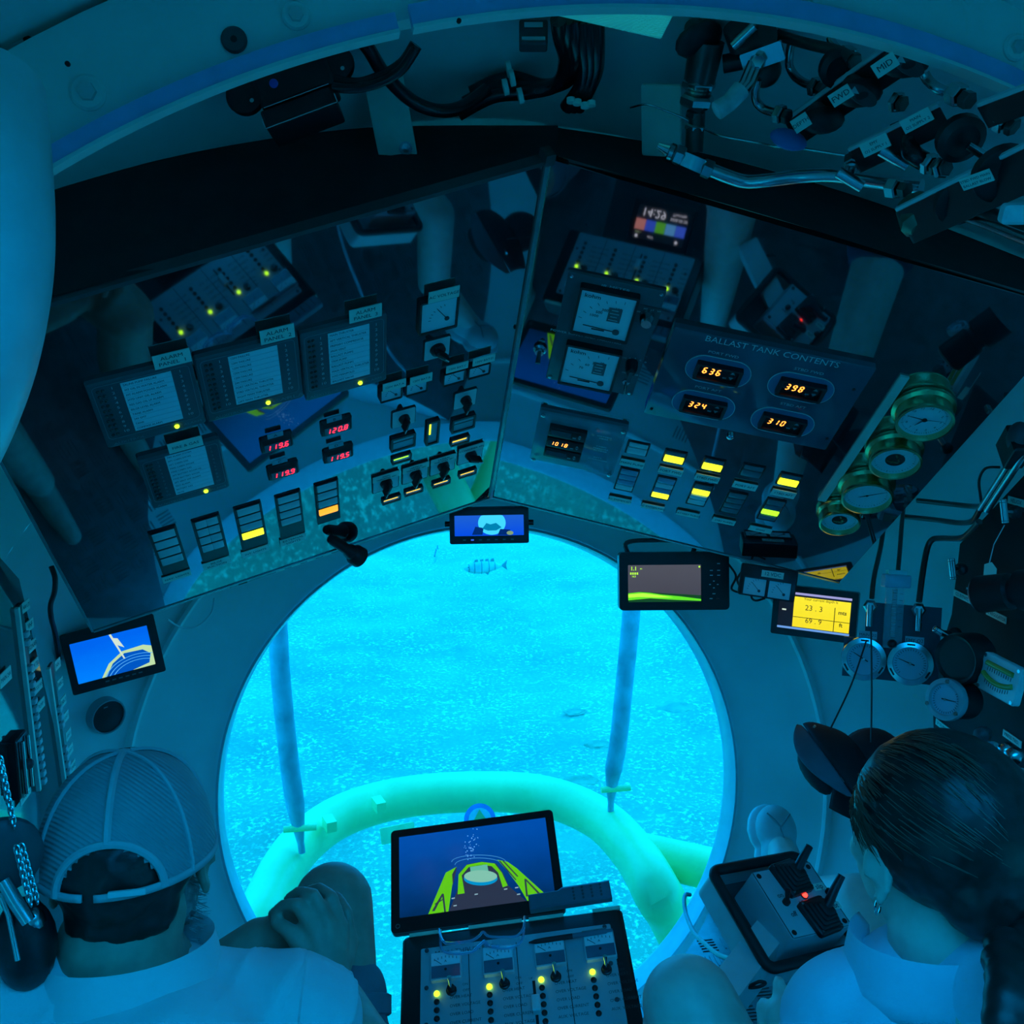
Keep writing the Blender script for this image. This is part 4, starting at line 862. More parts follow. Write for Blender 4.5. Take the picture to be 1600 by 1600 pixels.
for (c, e) in (((1360, 947), (1359, 973)), ((1435, 952), (1434, 980))):
    x, y = onO(*c); x1, y1 = onO(*e); b = MB().lathe([(.013, 0), (.013, .012), (.009, .016), (.009, .03), (0, .03)], 6, T(x, y, 0)).build('valve_body', STEEL, t); MB().cyl((x, y+.004, .034), (x1, y1-.004, .034), .0052, n=14).build('handle', CHROME, b)
# flow tube
m, w, h = quadframe((1383, 905, 1.76), (1417, 907, 1.76), (1382, 1012, 1.76)); t = thing('flow_meter', 'clear upright flow tube with a pale block on top between the shut-off handles', 'flow meter', m)
MB().box(w*.82, h, .006, T(0, 0, -.004)).build('tube_body', clear('clear_block', (.85, .97, 1), .8, tintmix=.25), t); MB().rbox(.048, .024, .02, .003, T(.0, h/2-.002, -.008), .002).build('top_block', M('pale_block', (.45, .6, .7), .4), t)
MB().box(.034, .008, .014, T(0, h/2+.014, -.006)).build('top_collar', STEEL, t)
rb = MB(); [rb.lathe([(.0035, 0), (.0048, .0012), (.0035, .0024)], 12, T(-.002, h*.36-.0031*i, .004) @ RX(PI/2)) for i in range(28)]; rb.build('ribbed_stem', M('pale_stem', (.6, .72, .75), .3), t)
MB().ell((-.002, -h*.43, .005), .008, .008, .008).build('float_ball', BLACK, t); [MB().box(.006, .0006, .0004, T(.010, h*.3-.012*i, .0024)).build('scale_mark', INK, t, smooth=False) for i in range(6)]
# pipes up the right wall
def pipe(name, label, pts, r, mat=STEEL, cat='pipe', n=10, group=None, k=7):
    Q = smoothpath([P(*p) for p in pts], k); return tag(MB().tube(Q, r, n).build(name, mat), label, cat, group)
DKP = M('dark_pipe', (.10, .12, .12), .3, metal=.8)
PIPEG = 'thin pipes on the right hull wall'
pipe('gas_pipe', 'thin pipe rising from the left shut-off handle behind the gauges', [(1362, 935, 1.78), (1366, 900, 1.80), (1376, 855, 1.85), (1384, 800, 1.9)], .0045, DKP, group=PIPEG)
pipe('gas_pipe', 'thin pipe rising from the block of the flow tube', [(1403, 893, 1.76), (1406, 860, 1.8), (1409, 820, 1.85), (1412, 790, 1.9)], .0042, DKP, group=PIPEG)
pipe('gas_pipe', 'pipe that rises from the right shut-off handle and bends right to the rack', [(1436, 940, 1.74), (1441, 900, 1.76), (1448, 860, 1.78), (1456, 844, 1.78), (1470, 841, 1.76), (1500, 841, 1.68), (1515, 832, 1.64), (1530, 815, 1.6)], .0055, DKP, group=PIPEG)
pipe('gas_pipe', 'upper of the two thin pipes crossing from the gauges to the rack', [(1434, 782, 1.85), (1480, 787, 1.78), (1520, 791, 1.7), (1540, 788, 1.62), (1556, 770, 1.58)], .0050, DKP, group=PIPEG)
pipe('gas_pipe', 'lower of the two thin pipes crossing from the gauges to the rack', [(1412, 807, 1.88), (1460, 812, 1.8), (1500, 817, 1.72), (1520, 813, 1.66), (1532, 795, 1.62), (1548, 770, 1.58)], .0050, DKP, group=PIPEG)
pipe('gas_pipe', 'left of the two long pipes slanting up along the rack edge', [(1532, 796, 1.60), (1560, 752, 1.55), (1585, 712, 1.5), (1615, 668, 1.45)], .0058, STEEL, group=PIPEG)
pipe('gas_pipe', 'right of the two long pipes slanting up along the rack edge', [(1542, 798, 1.58), (1568, 758, 1.53), (1592, 722, 1.48), (1625, 675, 1.43)], .0058, STEEL, group=PIPEG)
pipe('wire_loop', 'thin wire looping off the slanting pipes', [(1562, 730, 1.56), (1540, 732, 1.58), (1530, 750, 1.6), (1532, 775, 1.6), (1534, 788, 1.6)], .0022, RUBBER, 'wire')
t = thing('pipe_clamp', 'dark clamp block holding the slanting pipes at the top of the rack', 'clamp', T(*P(1586, 700, 1.49)))
ti = t.matrix_basis.inverted(); ax = P(1600, 672, 1.46)-P(1575, 715, 1.52)
MB().rbox(.030, .05, .05, .004, ti @ frameZ(P(1577, 712, 1.505), ax, CR), .003).build('block', BLACK, t); MB().ell(tuple(ti @ P(1592, 685, 1.47)), .018, .018, .026).build('nut', DGREY, t)
# the rack: upright black board seen nearly edge-on at the right
RX0 = .66; RK = mat4(V((RX0, 0, 0)), V((-.10, -1, 0)), V((0, 0, 1))); RKI = RK.inverted(); RKn = V(RK.col[2][:3])
def rk(x, y, z=0): q = RKI @ hit(x, y, V((RX0, 0, 0))+RKn*z, RKn); return q.x, q.y
pts = [rk(*p) for p in ((1500, 850), (1487, 960), (1456, 1060), (1462, 1230), (1640, 1390), (1640, 700))]
t = thing('rack_board', 'tall black board at the right edge carrying the regulators', 'board', RK); MB().poly(pts, -.010, 0).build('board', M('rack_black', (.010, .013, .018), .75, var=.2), t, smooth=False)
def rplac(px, py, w, s, label, name='label_plate', tilt=0):
    x, y = rk(px, py); t = thing(name, label, 'label', RK @ T(x, y, .001) @ RZ(tilt)); placard(t, w, .0125, Matrix.Identity(4), [s])
rplac(1505, 932, .062, 'O2 BYPASS', 'white label plate reading O2 BYPASS left of the round regulator'); rplac(1558, 962, .062, 'O2 REGULATOR', 'white label plate reading O2 REGULATOR under the round regulator'); rplac(1477, 1137, .066, 'LP O2 PRESSURE', 'white label plate reading LP O2 PRESSURE under the flanged gauge'); rplac(1583, 1154, .054, 'PRESS TRD.', 'white label plate reading PRESS TRD.'); rplac(1590, 784, .05, 'HELIOX', 'white label plate near the top of the rack')
# regulator
a = P(1527, 929, 1.45); b = P(1640, 918, 1.36); t = thing('pressure_regulator', 'black barrel regulator with a round printed face, sticking out of the rack', 'regulator', frameZ(a, a-b)); L = (b-a).length
MB().lathe([(.030, -L), (.030, -L*.62), (.022, -L*.58), (.022, -L*.52), (.027, -L*.48), (.028, -.004), (.024, 0)], 32).build('barrel', BLACK, t); f = MB().lathe([(.024, 0), (.0235, .001), (0, .001)], 32).build('face_disc', M('disc_blue_grey', (.30, .40, .46), .4), t); fm = mat4(V((0, 0, .0014)), t.matrix_basis.to_3x3().inverted() @ CR, t.matrix_basis.to_3x3().inverted() @ CU)
for i, s in enumerate(('REGULATOR', 'O2', 'MAX 250 BAR')): text(s, .0055, f, fm @ T(0, .009-.009*i, 0), WINK)
MB().frame(.042, .042, .038, .038, .0004, .0209, T(0, 0, .001), ir=.019, n=8).build('face_ring', WINK, f)
# inclinometer
m, w, h = quadframe((1543, 1017, 1.52), (1603, 1047, 1.44), (1536, 1077, 1.52)); t = thing('inclinometer', 'pale square inclinometer with two curved tubes on the rack', 'inclinometer', m)
MB().rbox(w, h, .012, .006, T(0, 0, -.006), .002).build('plate', M('pale_cyan_plate', (.70, .82, .78), .3), t); AM = M('amber_fluid', (.45, .42, .08), .1)
MB().tube([V((-w*.34, h*.26, .007)), V((w*.34, h*.26, .007))], .0042, 10).build('tube_straight', AM, t); MB().tube([V((-w*.38+w*.76*i/12, -h*.16+.55*h*((i-6)/12)**2, .007)) for i in range(13)], .0042, 10).build('tube_curved', AM, t)
for i in range(11): MB().box(.0008, .006, .0004, T(-w*.3+w*.06*i, h*.12, .0062)).build('scale_mark', INK, t, smooth=False); MB().box(.0008, .006, .0004, T(-w*.3+w*.06*i, -h*.30+.5*h*((i-5)/12)**2, .0062)).build('scale_mark', INK, t, smooth=False)
for sx0 in (-1, 1):
    for sy in (-1, 1): MB().lathe([(.003, 0), (.003, .001), (0, .001)], 10, T(sx0*w*.43, sy*h*.42, .006)).build('screw', STEEL, t)
# round porthole glow behind the inclinometer is the hull itself; flanged gauge
def tgauge(c, d, r, ax, label, ang, name='pressure_gauge'):
    o = P(c[0], c[1], d); t = thing(name, label, 'gauge', frameZ(o, V(ax))); round_gauge(t, Matrix.Identity(4), r, 0, M('gauge_rim_grey', (.42, .46, .48), .3), ang); MB().lathe([(r*.9, -.05), (r*.92, 0)], 32).build('case', BLACK, t)
    for i in range(3): a = .6+2*PI*i/3; MB().lathe([(.0035, .0115), (.0035, .0135), (0, .0135)], 10, T(r*.87*math.cos(a), r*.87*math.sin(a), 0)).build('flange_screw', STEEL, t)
    return t
tgauge((1481, 1093), 1.55, .034, CR*-.80-CF*.52+CU*.12, 'flanged pressure gauge above the LP O2 PRESSURE label', 190)
tgauge((1552, 1173), 1.50, .014, CR*-.55-CF*.6+CU*.2, 'tiny round gauge just above the woman\'s head', 60)
tgauge((1597, 1222), 1.42, .020, CR*-.5-CF*.6+CU*.2, 'small round gauge at the right edge behind the woman\'s head', 120)
def stubhandle(c0, c1, d, hub, label, mat=CHROME):
    a, b = P(c0[0], c0[1], d), P(c1[0], c1[1], d); q = P(hub[0], hub[1], d+.02); t = thing('bar_valve', label, 'valve', frameZ(a, b-a)); i = t.matrix_basis.inverted(); L = (b-a).length
    MB().lathe([(.004, 0), (.0055, .001), (.0055, L-.001), (.004, L)], 14).build('bar', mat, t)
    for k in range(2): MB().lathe([(.0057, 0), (.0057, .001)], 14, T(0, 0, L*(.12+.76*k)), cap=False).build('groove', DGREY, t)
    mb = MB(); mid = (a+b)/2; mb.tube([i @ mid, i @ q], .0045, 10); mb.build('stem', STEEL, t); MB().ell(tuple(i @ q), .011, .011, .011, n=12, k=8).build('gland', BLACK, t)
stubhandle((1486, 872), (1490, 905), 1.58, (1502, 889), 'short chrome bar handle at the upper corner of the rack'); stubhandle((1567, 780), (1571, 818), 1.5, (1586, 800), 'short chrome bar handle beside the slanting pipes'); stubhandle((1459, 981), (1482, 996), 1.58, (1492, 990), 'chrome bar handle slanting over the rim of the dark gauge'); 
for k, (x, y, d, r) in enumerate(((1534, 1148, 1.5, .012), (1571, 1172, 1.48, .011), (1583, 1182, 1.46, .013))):
    o = P(x, y, d); tag(MB().lathe([(r*.7, -.02), (r, -.012), (r, .004), (r*.5, .010), (0, .011)], 12, frameZ(o, CR*-.55-CF*.6)).build('round_valve', STEEL if k else DGREY, None), ('dark valve knob left of the PRESS TRD. label', 'steel valve knob right below the PRESS TRD. label', 'steel valve knob at the right edge below the PRESS TRD. label')[k], 'valve')
o = P(1492, 1030, 1.55); t = thing('dark_gauge', 'large dark round gauge beside the two pale gauges', 'gauge', frameZ(o, CR*-.88-CF*.42)); MB().lathe([(.040, -.05), (.042, -.01), (.039, 0), (.034, -.004), (0, -.004)], 32).build('case', BLACK, t); MB().lathe([(.033, -.0035), (0, -.0035)], 28, cap=False).build('dial', M('dial_dark', (.012, .02, .02), .3), t)
# canvas bundle / bracket shapes on the rack
o = P(1545, 900, 1.5); t = thing('tag_card', 'small white paper tag hanging above the round regulator', 'tag', mat4(o, CR*.3-CF*.9, CU)); MB().poly([(-.012, -.02), (.012, -.022), (.016, .012), (.006, .022), (-.008, .018)], 0, .001).build('card', PLACARD, t, smooth=False); MB().tube([V((.002, .02, .001)), V((.02, .05, .01)), V((.05, .08, .02))], .0008, 6).build('string', WPLASTIC, t)

# ================================================================ LEFT WALL: switchboard
LX = -.80; LK = mat4(V((LX, 0, 0)), V((0, 1, 0)), V((0, 0, 1))); LKI = LK.inverted(); LKn = V(LK.col[2][:3])
def lk(x, y, z=0): q = LKI @ hit(x, y, V((LX, 0, 0))+LKn*z, LKn); return q.x, q.y
pts = [lk(*p) for p in ((30, 905), (108, 1235), (130, 1420), (-60, 1700), (-250, 1300), (-120, 1000), (-10, 860))]
t = thing('switchboard', 'glossy dark switchboard on the hull wall beside the man', 'switchboard', LK); MB().poly(pts[::-1] if False else pts[::-1], -.012, 0).build('board', M('switchboard_gloss', (.03, .04, .045), .05, ior=2.0, var=.1), t, smooth=False)
def breakers(a, b, label, n, offs):
    (x0, y0), (x1, y1) = lk(*a), lk(*b); L = math.hypot(x1-x0, y1-y0); m = LK @ T(x0, y0, 0) @ RZ(math.atan2(y1-y0, x1-x0)); t = thing('breaker_strip', label, 'switch', m, 'breaker strips on the switchboard')
    MB().box(L, .018, .004, T(L/2, 0, 0)).build('rail', BLACK, t, smooth=False); MB().box(L, .007, .006, T(L/2, -.014, 0)).build('side_rail', PLACARD, t, smooth=False)
    for i in range(n):
        if i in offs: continue
        MB().rbox(L/n*.6, .012, .006, .001, T(L*(i+.5)/n, .002, .004), .001).build('toggle', WPLASTIC, t)
breakers((28, 945), (62, 1228), 'tall strip of white breaker toggles nearer the left edge', 22, (0, 1, 2, 5, 6)); breakers((76, 1038), (103, 1226), 'shorter strip of white breaker toggles beside the man\'s cap', 15, (0, 1, 2, 3, 4, 8, 9))
lab = [('NAV LTS', 36, 947), ('VHF', 42, 977), ('SONAR', 46, 1009), ('UW TEL', 50, 1039), ('CO2 FAN', 56, 1072), ('PUMP 1', 60, 1101)]; lab2 = [('FAN 1', 86, 1038), ('FAN 2', 90, 1068), ('FAN 3', 95, 1096), ('LIGHT 1', 99, 1120), ('LIGHT 2', 103, 1148), ('LIGHT 3', 106, 1172), ('SPARE', 110, 1198)]
ordn = ('first', 'second', 'third', 'fourth', 'fifth', 'sixth', 'lowest')
for LBS, which in ((lab, 'tall'), (lab2, 'short')):
    for i, (s, x, y) in enumerate(LBS):
        u, v = lk(x, y); t = thing('label_plate', '%s small label card from the top beside the %s breaker strip' % (ordn[i] if i < 6 else 'seventh', which), 'label', LK @ T(u, v, .003), 'label cards on the switchboard'); placard(t, .034 if which == 'tall' else .030, .016, Matrix.Identity(4), [s])
for s, x, y, l in (('MAIN 24V', 4, 1058, 'label card at the left edge of the picture beside the switchboard'), ('AUX', 35, 1240, 'label card low on the switchboard left of the man\'s cap')): u, v = lk(x, y); t = thing('label_plate', l, 'label', LK @ T(u, v, .003)); placard(t, .045, .02, Matrix.Identity(4), [s])
u, v = lk(24, 1195); t = thing('main_switch', 'dark main switch with steel bars above the lowest label card', 'switch', LK @ T(u, v, 0)); MB().rbox(.05, .09, .012, .003, None, .002).build('plate', BLACK, t); [MB().cyl((dx, -.04, .016), (dx, .04, .016), .003).build('bar', STEEL, t) for dx in (-.012, .012)]; MB().ell((0, 0, .018), .008, .008, .008).build('hub', DGREY, t)
# chain and steering fittings at the far left
def chain(a, b, d, label, n=22):
    A, B = P(a[0], a[1], d), P(b[0], b[1], d); t = thing('chain', label, 'chain', T(*A)); z = (B-A).normalized(); me = MB().lathe([(0.0, 0)], 3, cap=False) and None
    r = MB(); pts = [V((.0026*math.cos(k*PI/5), 0, .0052*math.sin(k*PI/5))) for k in range(10)]; pts.append(pts[0]); r.tube(pts, .0009, 5, cap=False); me = r.mesh('link', STEEL)
    for i in range(n): link('link', me, t, T(*(B-A)*((i+.5)/n)) @ frameZ(V(), z) @ RZ(PI/2*(i % 2)))
chain((0, 1185), (22, 1290), .95, 'thin steel chain running down the left edge', 16); chain((26, 1325), (48, 1412), .93, 'short chain hanging by the steering gear beside the cap', 14); chain((34, 1322), (58, 1408), .95, 'second short chain hanging next to the first at the steering gear', 14)
t = thing('steering_gear', 'dark steering gear of rods and a pulley at the left edge behind the man', 'gear', T(*P(10, 1340, .97))); i = t.matrix_basis.inverted()
def ib(pts, r, name, mat, n=12): return MB().tube([i @ P(*p) for p in pts], r, n).build(name, mat, t)
ib([(28, 1297, .98), (50, 1310, 1.02), (85, 1332, 1.08)], .009, 'arm', DGREY); ib([(5, 1375, .95), (25, 1410, .95), (45, 1440, .95)], .007, 'rod', STEEL); ib([(0, 1395, .95), (14, 1430, .95), (28, 1500, .95)], .003, 'rod', STEEL); ib([(24, 1290, .97), (28, 1320, .97)], .012, 'pivot', DGREY)
MB().lathe([(.030, -.01), (.036, -.006), (.030, 0), (.036, .006), (.030, .01)], 28, i @ frameZ(P(6, 1335, .96), -CF+CR*.6)).build('pulley', DGREY, t); MB().ell(tuple(i @ P(40, 1475, .98)), .03, .03, .05).build('motor', BLACK, t); MB().ell(tuple(i @ P(52, 1440, .97)), .012, .012, .015).build('coupling', STEEL, t)
# round intercom speaker on the dome
q, nn = dome(161, 1115); t = thing('wall_speaker', 'round black speaker on the hull below the small monitor beside the man', 'speaker', frameZ(q, nn, CR)); r = .036
MB().lathe([(r, -.02), (r, .020), (r*.96, .024), (r*.90, .024), (r*.88, .020)], 40, cap=False).build('rim', M('grey_ring', (.35, .38, .38), .3), t); MB().lathe([(r*.9, .0205), (0, .0225)], 36, cap=False).build('grille', BLACK, t); MB().box(.008, .002, .0006, T(-.004, .022, .0222)).build('mark', GINK, t, smooth=False)
# cable with a plug by the left board
pipe('power_cable', 'black cable with a plug hanging beside the switchboard and left monitor', [(80, 885, 1.66), (86, 903, 1.66), (85, 925, 1.68), (79, 945, 1.7), (80, 965, 1.72), (86, 990, 1.76), (92, 1030, 1.8)], .0045, RUBBER, 'cable')
pipe('thin_wire', 'thin pale wire looping under the left board', [(262, 968, 1.72), (285, 981, 1.76), (310, 978, 1.78), (330, 958, 1.8), (335, 935, 1.82)], .0018, WPLASTIC, 'wire')
pipe('thin_wire', 'tangle of thin black wire between the fish-finder and the twin meter box', [(1137, 880, 2.0), (1150, 900, 1.98), (1143, 920, 1.98), (1160, 925, 1.96), (1152, 905, 1.95), (1168, 890, 1.95), (1175, 935, 1.93), (1195, 935, 1.93)], .0022, RUBBER, 'wire')
# ================================================================ CEILING: brackets, cables, lamp, manifold
def flatbar(tl, tr, bl, label, bolt, th=.006):
    m, w, h = quadframe(tl, tr, bl); t = thing('bracket', label, 'bracket', m, 'flat steel brackets hanging from the ceiling')
    MB().rbox(w, h, th, .003, T(0, 0, -th), .001).build('strap', CREAMSTRIP, t)
    if bolt: b = MB().lathe([(.009, 0), (.009, .002), (0, .002)], 20, T(*bolt, 0)).build('washer', STEEL, t); MB().lathe([(.0055, .002), (.0055, .006), (0, .0065)], 6, T(*bolt, 0)).build('bolt_head', STEEL, b)
    return t
flatbar((566, 118, 1.24), (628, 108, 1.24), (604, 251, 1.30), 'flat pale bracket hanging from the ceiling with a bolt near its end', (.012, -.042))
flatbar((1001, 132, 1.24), (1064, 134, 1.22), (1001, 243, 1.30), 'flat pale bracket hanging behind the pipe manifold', None)
# black twin-disc flood lamp with hooded box
o = P(462, 140, 1.12); m = mat4(o, P(520, 120, 1.12)-P(400, 165, 1.12), CU); t = thing('hooded_lamp', 'black hooded lamp between two round discs hanging behind the arch', 'lamp', m); i = m.inverted()
for c in ((383, 150), (524, 100)):
    q = i @ P(c[0], c[1], 1.10); MB().lathe([(.021, -.006), (.022, 0), (.021, .004), (0, .004)], 28, T(*q)).build('side_disc', BLACK, t); MB().lathe([(.0025, .004), (.0025, .0055), (0, .006)], 10, T(q.x+.006, q.y-.010, q.z)).build('screw', STEEL, t)
MB().rbox(.088, .052, .05, .005, T(.002, .004, -.02), .003).build('body', DGREY if False else BLACK, t); MB().rbox(.086, .022, .055, .003, T(-.002, -.036, -.02), .003).build('hood', BLACK, t)
ed = MB(); ed.box(.086, .0011, .0011, T(-.002, -.0472, .035)); ed.box(.0011, .010, .0011, T(-.0452, -.042, .035)); ed.box(.0011, .010, .0011, T(.0412, -.042, .035)); ed.box(.078, .0009, .0009, T(0, -.0245, .0352)); ed.build('edge_trim', CHROME, t, smooth=False)
q = i @ P(428, 131, 1.07); MB().lathe([(.005, 0), (.005, .002), (0, .003)], 14, T(*q)).build('blue_sticker', M('blue_print', (.05, .12, .6), .4), t)
MB().tube([V((-.03, .03, 0)), V((-.02, .05, 0)), V((.02, .055, 0)), V((.045, .04, 0))], .006, 10).build('yoke', DGREY, t)
# cables
def hose(pts, r, label, mat=HOSE, group='black cables under the ceiling', cat='cable'):
    return pipe('cable', label, pts, r, mat, cat, 12, group)
hose([(548, 40, 1.10), (575, 75, 1.12), (600, 115, 1.16), (640, 155, 1.2), (680, 172, 1.22), (720, 168, 1.24), (760, 140, 1.26)], .0085, 'thick black cable drooping in front of the left ceiling bracket')
hose([(650, 70, 1.08), (630, 100, 1.09), (598, 120, 1.1), (560, 132, 1.1), (522, 127, 1.1)], .0075, 'black cable looping from the arch to the hooded lamp')
hose([(648, 78, 1.07), (626, 110, 1.08), (590, 130, 1.09), (552, 138, 1.09), (520, 136, 1.09)], .0055, 'thinner black cable just under the loop to the hooded lamp')
for k in range(6):
    f = k/5; pts = [(872+12*k, 30, 1.10+.01*k), (876+11*k, 60, 1.14), (884+8*k, 95, 1.20-.01*k), (872+8*k, 130-3*k, 1.24), (830+10*k, 143-6*k+k*k, 1.26), (770+12*k, 150-14*k, 1.27), (716+10*k, 178-16*k, 1.28)] if k < 3 else [(872+12*k, 30, 1.12), (878+11*k, 70, 1.15), (886+9*k, 110, 1.19), (884+7*k, 140, 1.22), (876+9*(k-2), 168, 1.25)]
    hose(pts, .0095, ('%s cable of the six dropping from the ceiling bundle and %s' % (('first', 'second', 'third', 'fourth', 'fifth', 'sixth')[k], 'sweeping left' if k < 3 else 'ending straight down')))
for k, (x, y, d) in enumerate(((795, 108, 1.24), (790, 136, 1.24), (813, 150, 1.24), (800, 122, 1.23), (892, 157, 1.22), (902, 160, 1.22), (914, 165, 1.22), (924, 162, 1.22))):
    tag(MB().lathe([(.0101 if k < 4 else .0055, -.003), (.0101 if k < 4 else .0055, .003)], 14, frameZ(P(x, y, d), P(x+40, y-10, d)-P(x, y, d)) if k < 4 else frameZ(P(x, y, d), CU)).build('cable_tag', PLACARD), ('pale ring tag on the sweeping cables, number %s from the left bracket' % ('one', 'two', 'three', 'four')[k]) if k < 4 else 'pale ring tag on the straight cable ends, %s in the row' % ('first', 'second', 'third', 'fourth')[k-4], 'tag', 'ring tags on the cables')
o = P(833, 62, 1.16); t = thing('terminal_box', 'small metal terminal box beside the cable bundle', 'box', mat4(o, CR, CU)); MB().rbox(.034, .03, .02, .003, None, .002).build('case', DGREY, t); MB().box(.022, .006, .004, T(0, .006, .02)).build('lid', STEEL, t); MB().box(.028, .004, .004, T(0, -.010, .02)).build('clip', STEEL, t)
# ribbed ceiling lamp
m, w, h = quadframe((868, 22, 1.05), (1062, 8, 1.05), (1030, 62, 1.05)); a, b, c, d = P(868, 24, 1.06), P(1060, 6, 1.05), P(1032, 61, 1.12), P(955, 44, 1.12)
t = thing('ceiling_lamp', 'ribbed translucent wedge-shaped ceiling lamp at the top behind the arch', 'lamp', T(*d)); ti = t.matrix_basis.inverted()
DIFF = M('ribbed_diffuser', (.88, .92, .85), .3, var=.03, emit=(.02, .75, .62), es=.12)
MB().add([ti @ a, ti @ P(1060, 6, 1.05), ti @ c, ti @ P(870, 10, 1.10), ti @ P(1058, -6, 1.10), ti @ P(1034, 40, 1.16)], [(0, 1, 2), (0, 2, 5, 3), (1, 4, 5, 2), (3, 5, 4), (0, 3, 4, 1)]).build('housing', DIFF, t, smooth=False)
rb = MB(); A_, B_, C_ = ti @ a, ti @ P(1060, 6, 1.05), ti @ c
apx = A_*.12+B_*.52+C_*.36
for k in range(18):
    f = k/18; p0 = B_.lerp(C_, f); p1 = B_.lerp(C_, f+.03); rb.tube([p0+V((0, -.001, 0)), p0.lerp(A_, .30)+V((0, -.001, 0))], .0009, 4)
for k in range(12):
    f = k/12; p0 = A_.lerp(C_, .25+.75*f); rb.tube([p0+V((0, -.001, 0)), p0.lerp(B_, .55)+V((0, -.001, 0))], .0007, 4)
rb.build('ribs', DIFF, t)

# ---------------------------------------------------------------- manifold
DBODY = M('dark_bronze', (.07, .085, .08), .3, metal=.6, var=.25); FIT = M('steel_fitting', (.42, .46, .47), .25, metal=1, var=.12)
def assembly(name, label, cat, px, group=None):
    t = thing(name, label, cat, T(*P(*px)), group); i = t.matrix_basis.inverted()
    def add(mb, nm, mat, par=None):
        mb.v = [tuple(i @ V(v)) for v in mb.v]; return mb.build(nm, mat, par or t)
    return t, add
def nut(p, ax, r, L, n=6): return MB().lathe([(r*.85, -L/2), (r, -L/2+r*.15), (r, L/2-r*.15), (r*.85, L/2)], n, frameZ(p, ax))
def seg(a, b, r0, r1=None, n=16): return MB().cyl(P(*a), P(*b), r0, r1, n)
t, add = assembly('filter_housing', 'dark upright filter cylinder with hex nuts, left end of the pipe manifold', 'filter', (1090, 120, 1.20))
add(seg((1105, 64, 1.17), (1092, 130, 1.2), .0215, .0195, 24), 'cylinder', DBODY); add(MB().ell((0, 0, 0), .031, .026, .011, frameZ(P(1092, 62, 1.16), CU*.8+CF*.3-CR*.3)), 'cap', BLACK); add(MB().lathe([(.010, -.004), (.013, 0), (.010, .004)], 18, frameZ(P(1086, 45, 1.15), -CF)), 'ring', DGREY)
ax = P(1105, 64, 1.17)-P(1092, 130, 1.2)
add(nut(P(1092, 132, 1.2), ax, .022, .012), 'hex_nut', FIT); add(MB().lathe([(.016, -.01)]+[(.016+(.001 if k % 2 else 0), -.01+.002*k) for k in range(10)], 18, frameZ(P(1091, 143, 1.2), ax)), 'thread', FIT); add(nut(P(1089, 157, 1.2), ax, .022, .014), 'hex_nut', FIT); add(seg((1090, 160, 1.2), (1088, 200, 1.21), .0105), 'stem', DBODY); add(nut(P(1087, 178, 1.205), ax, .0125, .010), 'hex_nut', DBODY); add(nut(P(1086, 198, 1.21), ax, .0135, .008), 'hex_nut', FIT); add(seg((1086, 200, 1.21), (1084, 238, 1.22), .0115), 'stem', DBODY)
t, add = assembly('pipe_tee', 'bright steel tee fitting under the filter cylinder', 'fitting', (1080, 245, 1.21))
axt = P(1110, 262, 1.2)-P(1055, 238, 1.2)
add(seg((1028, 227, 1.2), (1046, 235, 1.2), .004, .0085), 'plug', CHROME); add(nut(P(1049, 237, 1.2), axt, .0105, .008, 18), 'collar', FIT); add(nut(P(1061, 243, 1.2), axt, .0125, .013), 'hex_nut', FIT); add(nut(P(1083, 254, 1.2), axt, .0118, .030, 4), 'body', STEEL); add(nut(P(1105, 264, 1.2), axt, .0118, .014), 'hex_nut', FIT)
pipe('manifold_pipe', 'bright bent steel pipe sweeping right from the tee fitting', [(1112, 266, 1.2), (1140, 277, 1.2), (1166, 284, 1.2), (1200, 282, 1.19), (1250, 276, 1.18), (1300, 274, 1.16), (1345, 280, 1.14), (1400, 288, 1.1), (1440, 292, 1.08)], .0085, STEEL, 'pipe', 14)
t, add = assembly('ball_valve', 'ball valve with a long bent silver lever handle', 'valve', (1180, 95, 1.14))
add(MB().ell((0, 0, 0), .020, .020, .020, frameZ(P(1195, 110, 1.17), CU)), 'body', DBODY); add(seg((1165, 66, 1.15), (1200, 52, 1.12), .016), 'pipe_stub', DBODY); add(seg((1130, 100, 1.19), (1172, 92, 1.18), .011), 'arm', BLACK); add(MB().rbox(.05, .022, .004, .002, mat4(P(1192, 88, 1.13), P(1215, 84, 1.12)-P(1170, 100, 1.14), CU*.6-CF*.6)), 'lever_plate', STEEL); add(nut(P(1184, 96, 1.125), -CF+CU*-.4, .008, .008), 'hex_nut', CHROME)
lv = MB(); A_, B_, D_ = P(1182, 97, 1.13), P(1168, 130, 1.13), P(1158, 142, 1.13)
for dx in (-.006, 0, .006): lv.tube([A_+CR*dx, B_+CR*dx, D_+CR*dx], .0042, 8)
add(lv, 'lever', STEEL); g_ = MB().tube([P(1158, 140, 1.13), P(1140, 160, 1.13), P(1120, 173, 1.13)], [.0115, .0105, .011], 12); add(g_, 'grip', M('worn_grip', (.72, .78, .78), .4, var=.25, scale=60))
add(seg((1146, 72, 1.13), (1180, 40, 1.11), .006), 'small_lever', STEEL); add(seg((1150, 40, 1.14), (1160, 72, 1.16), .016), 'upper_body', DBODY)
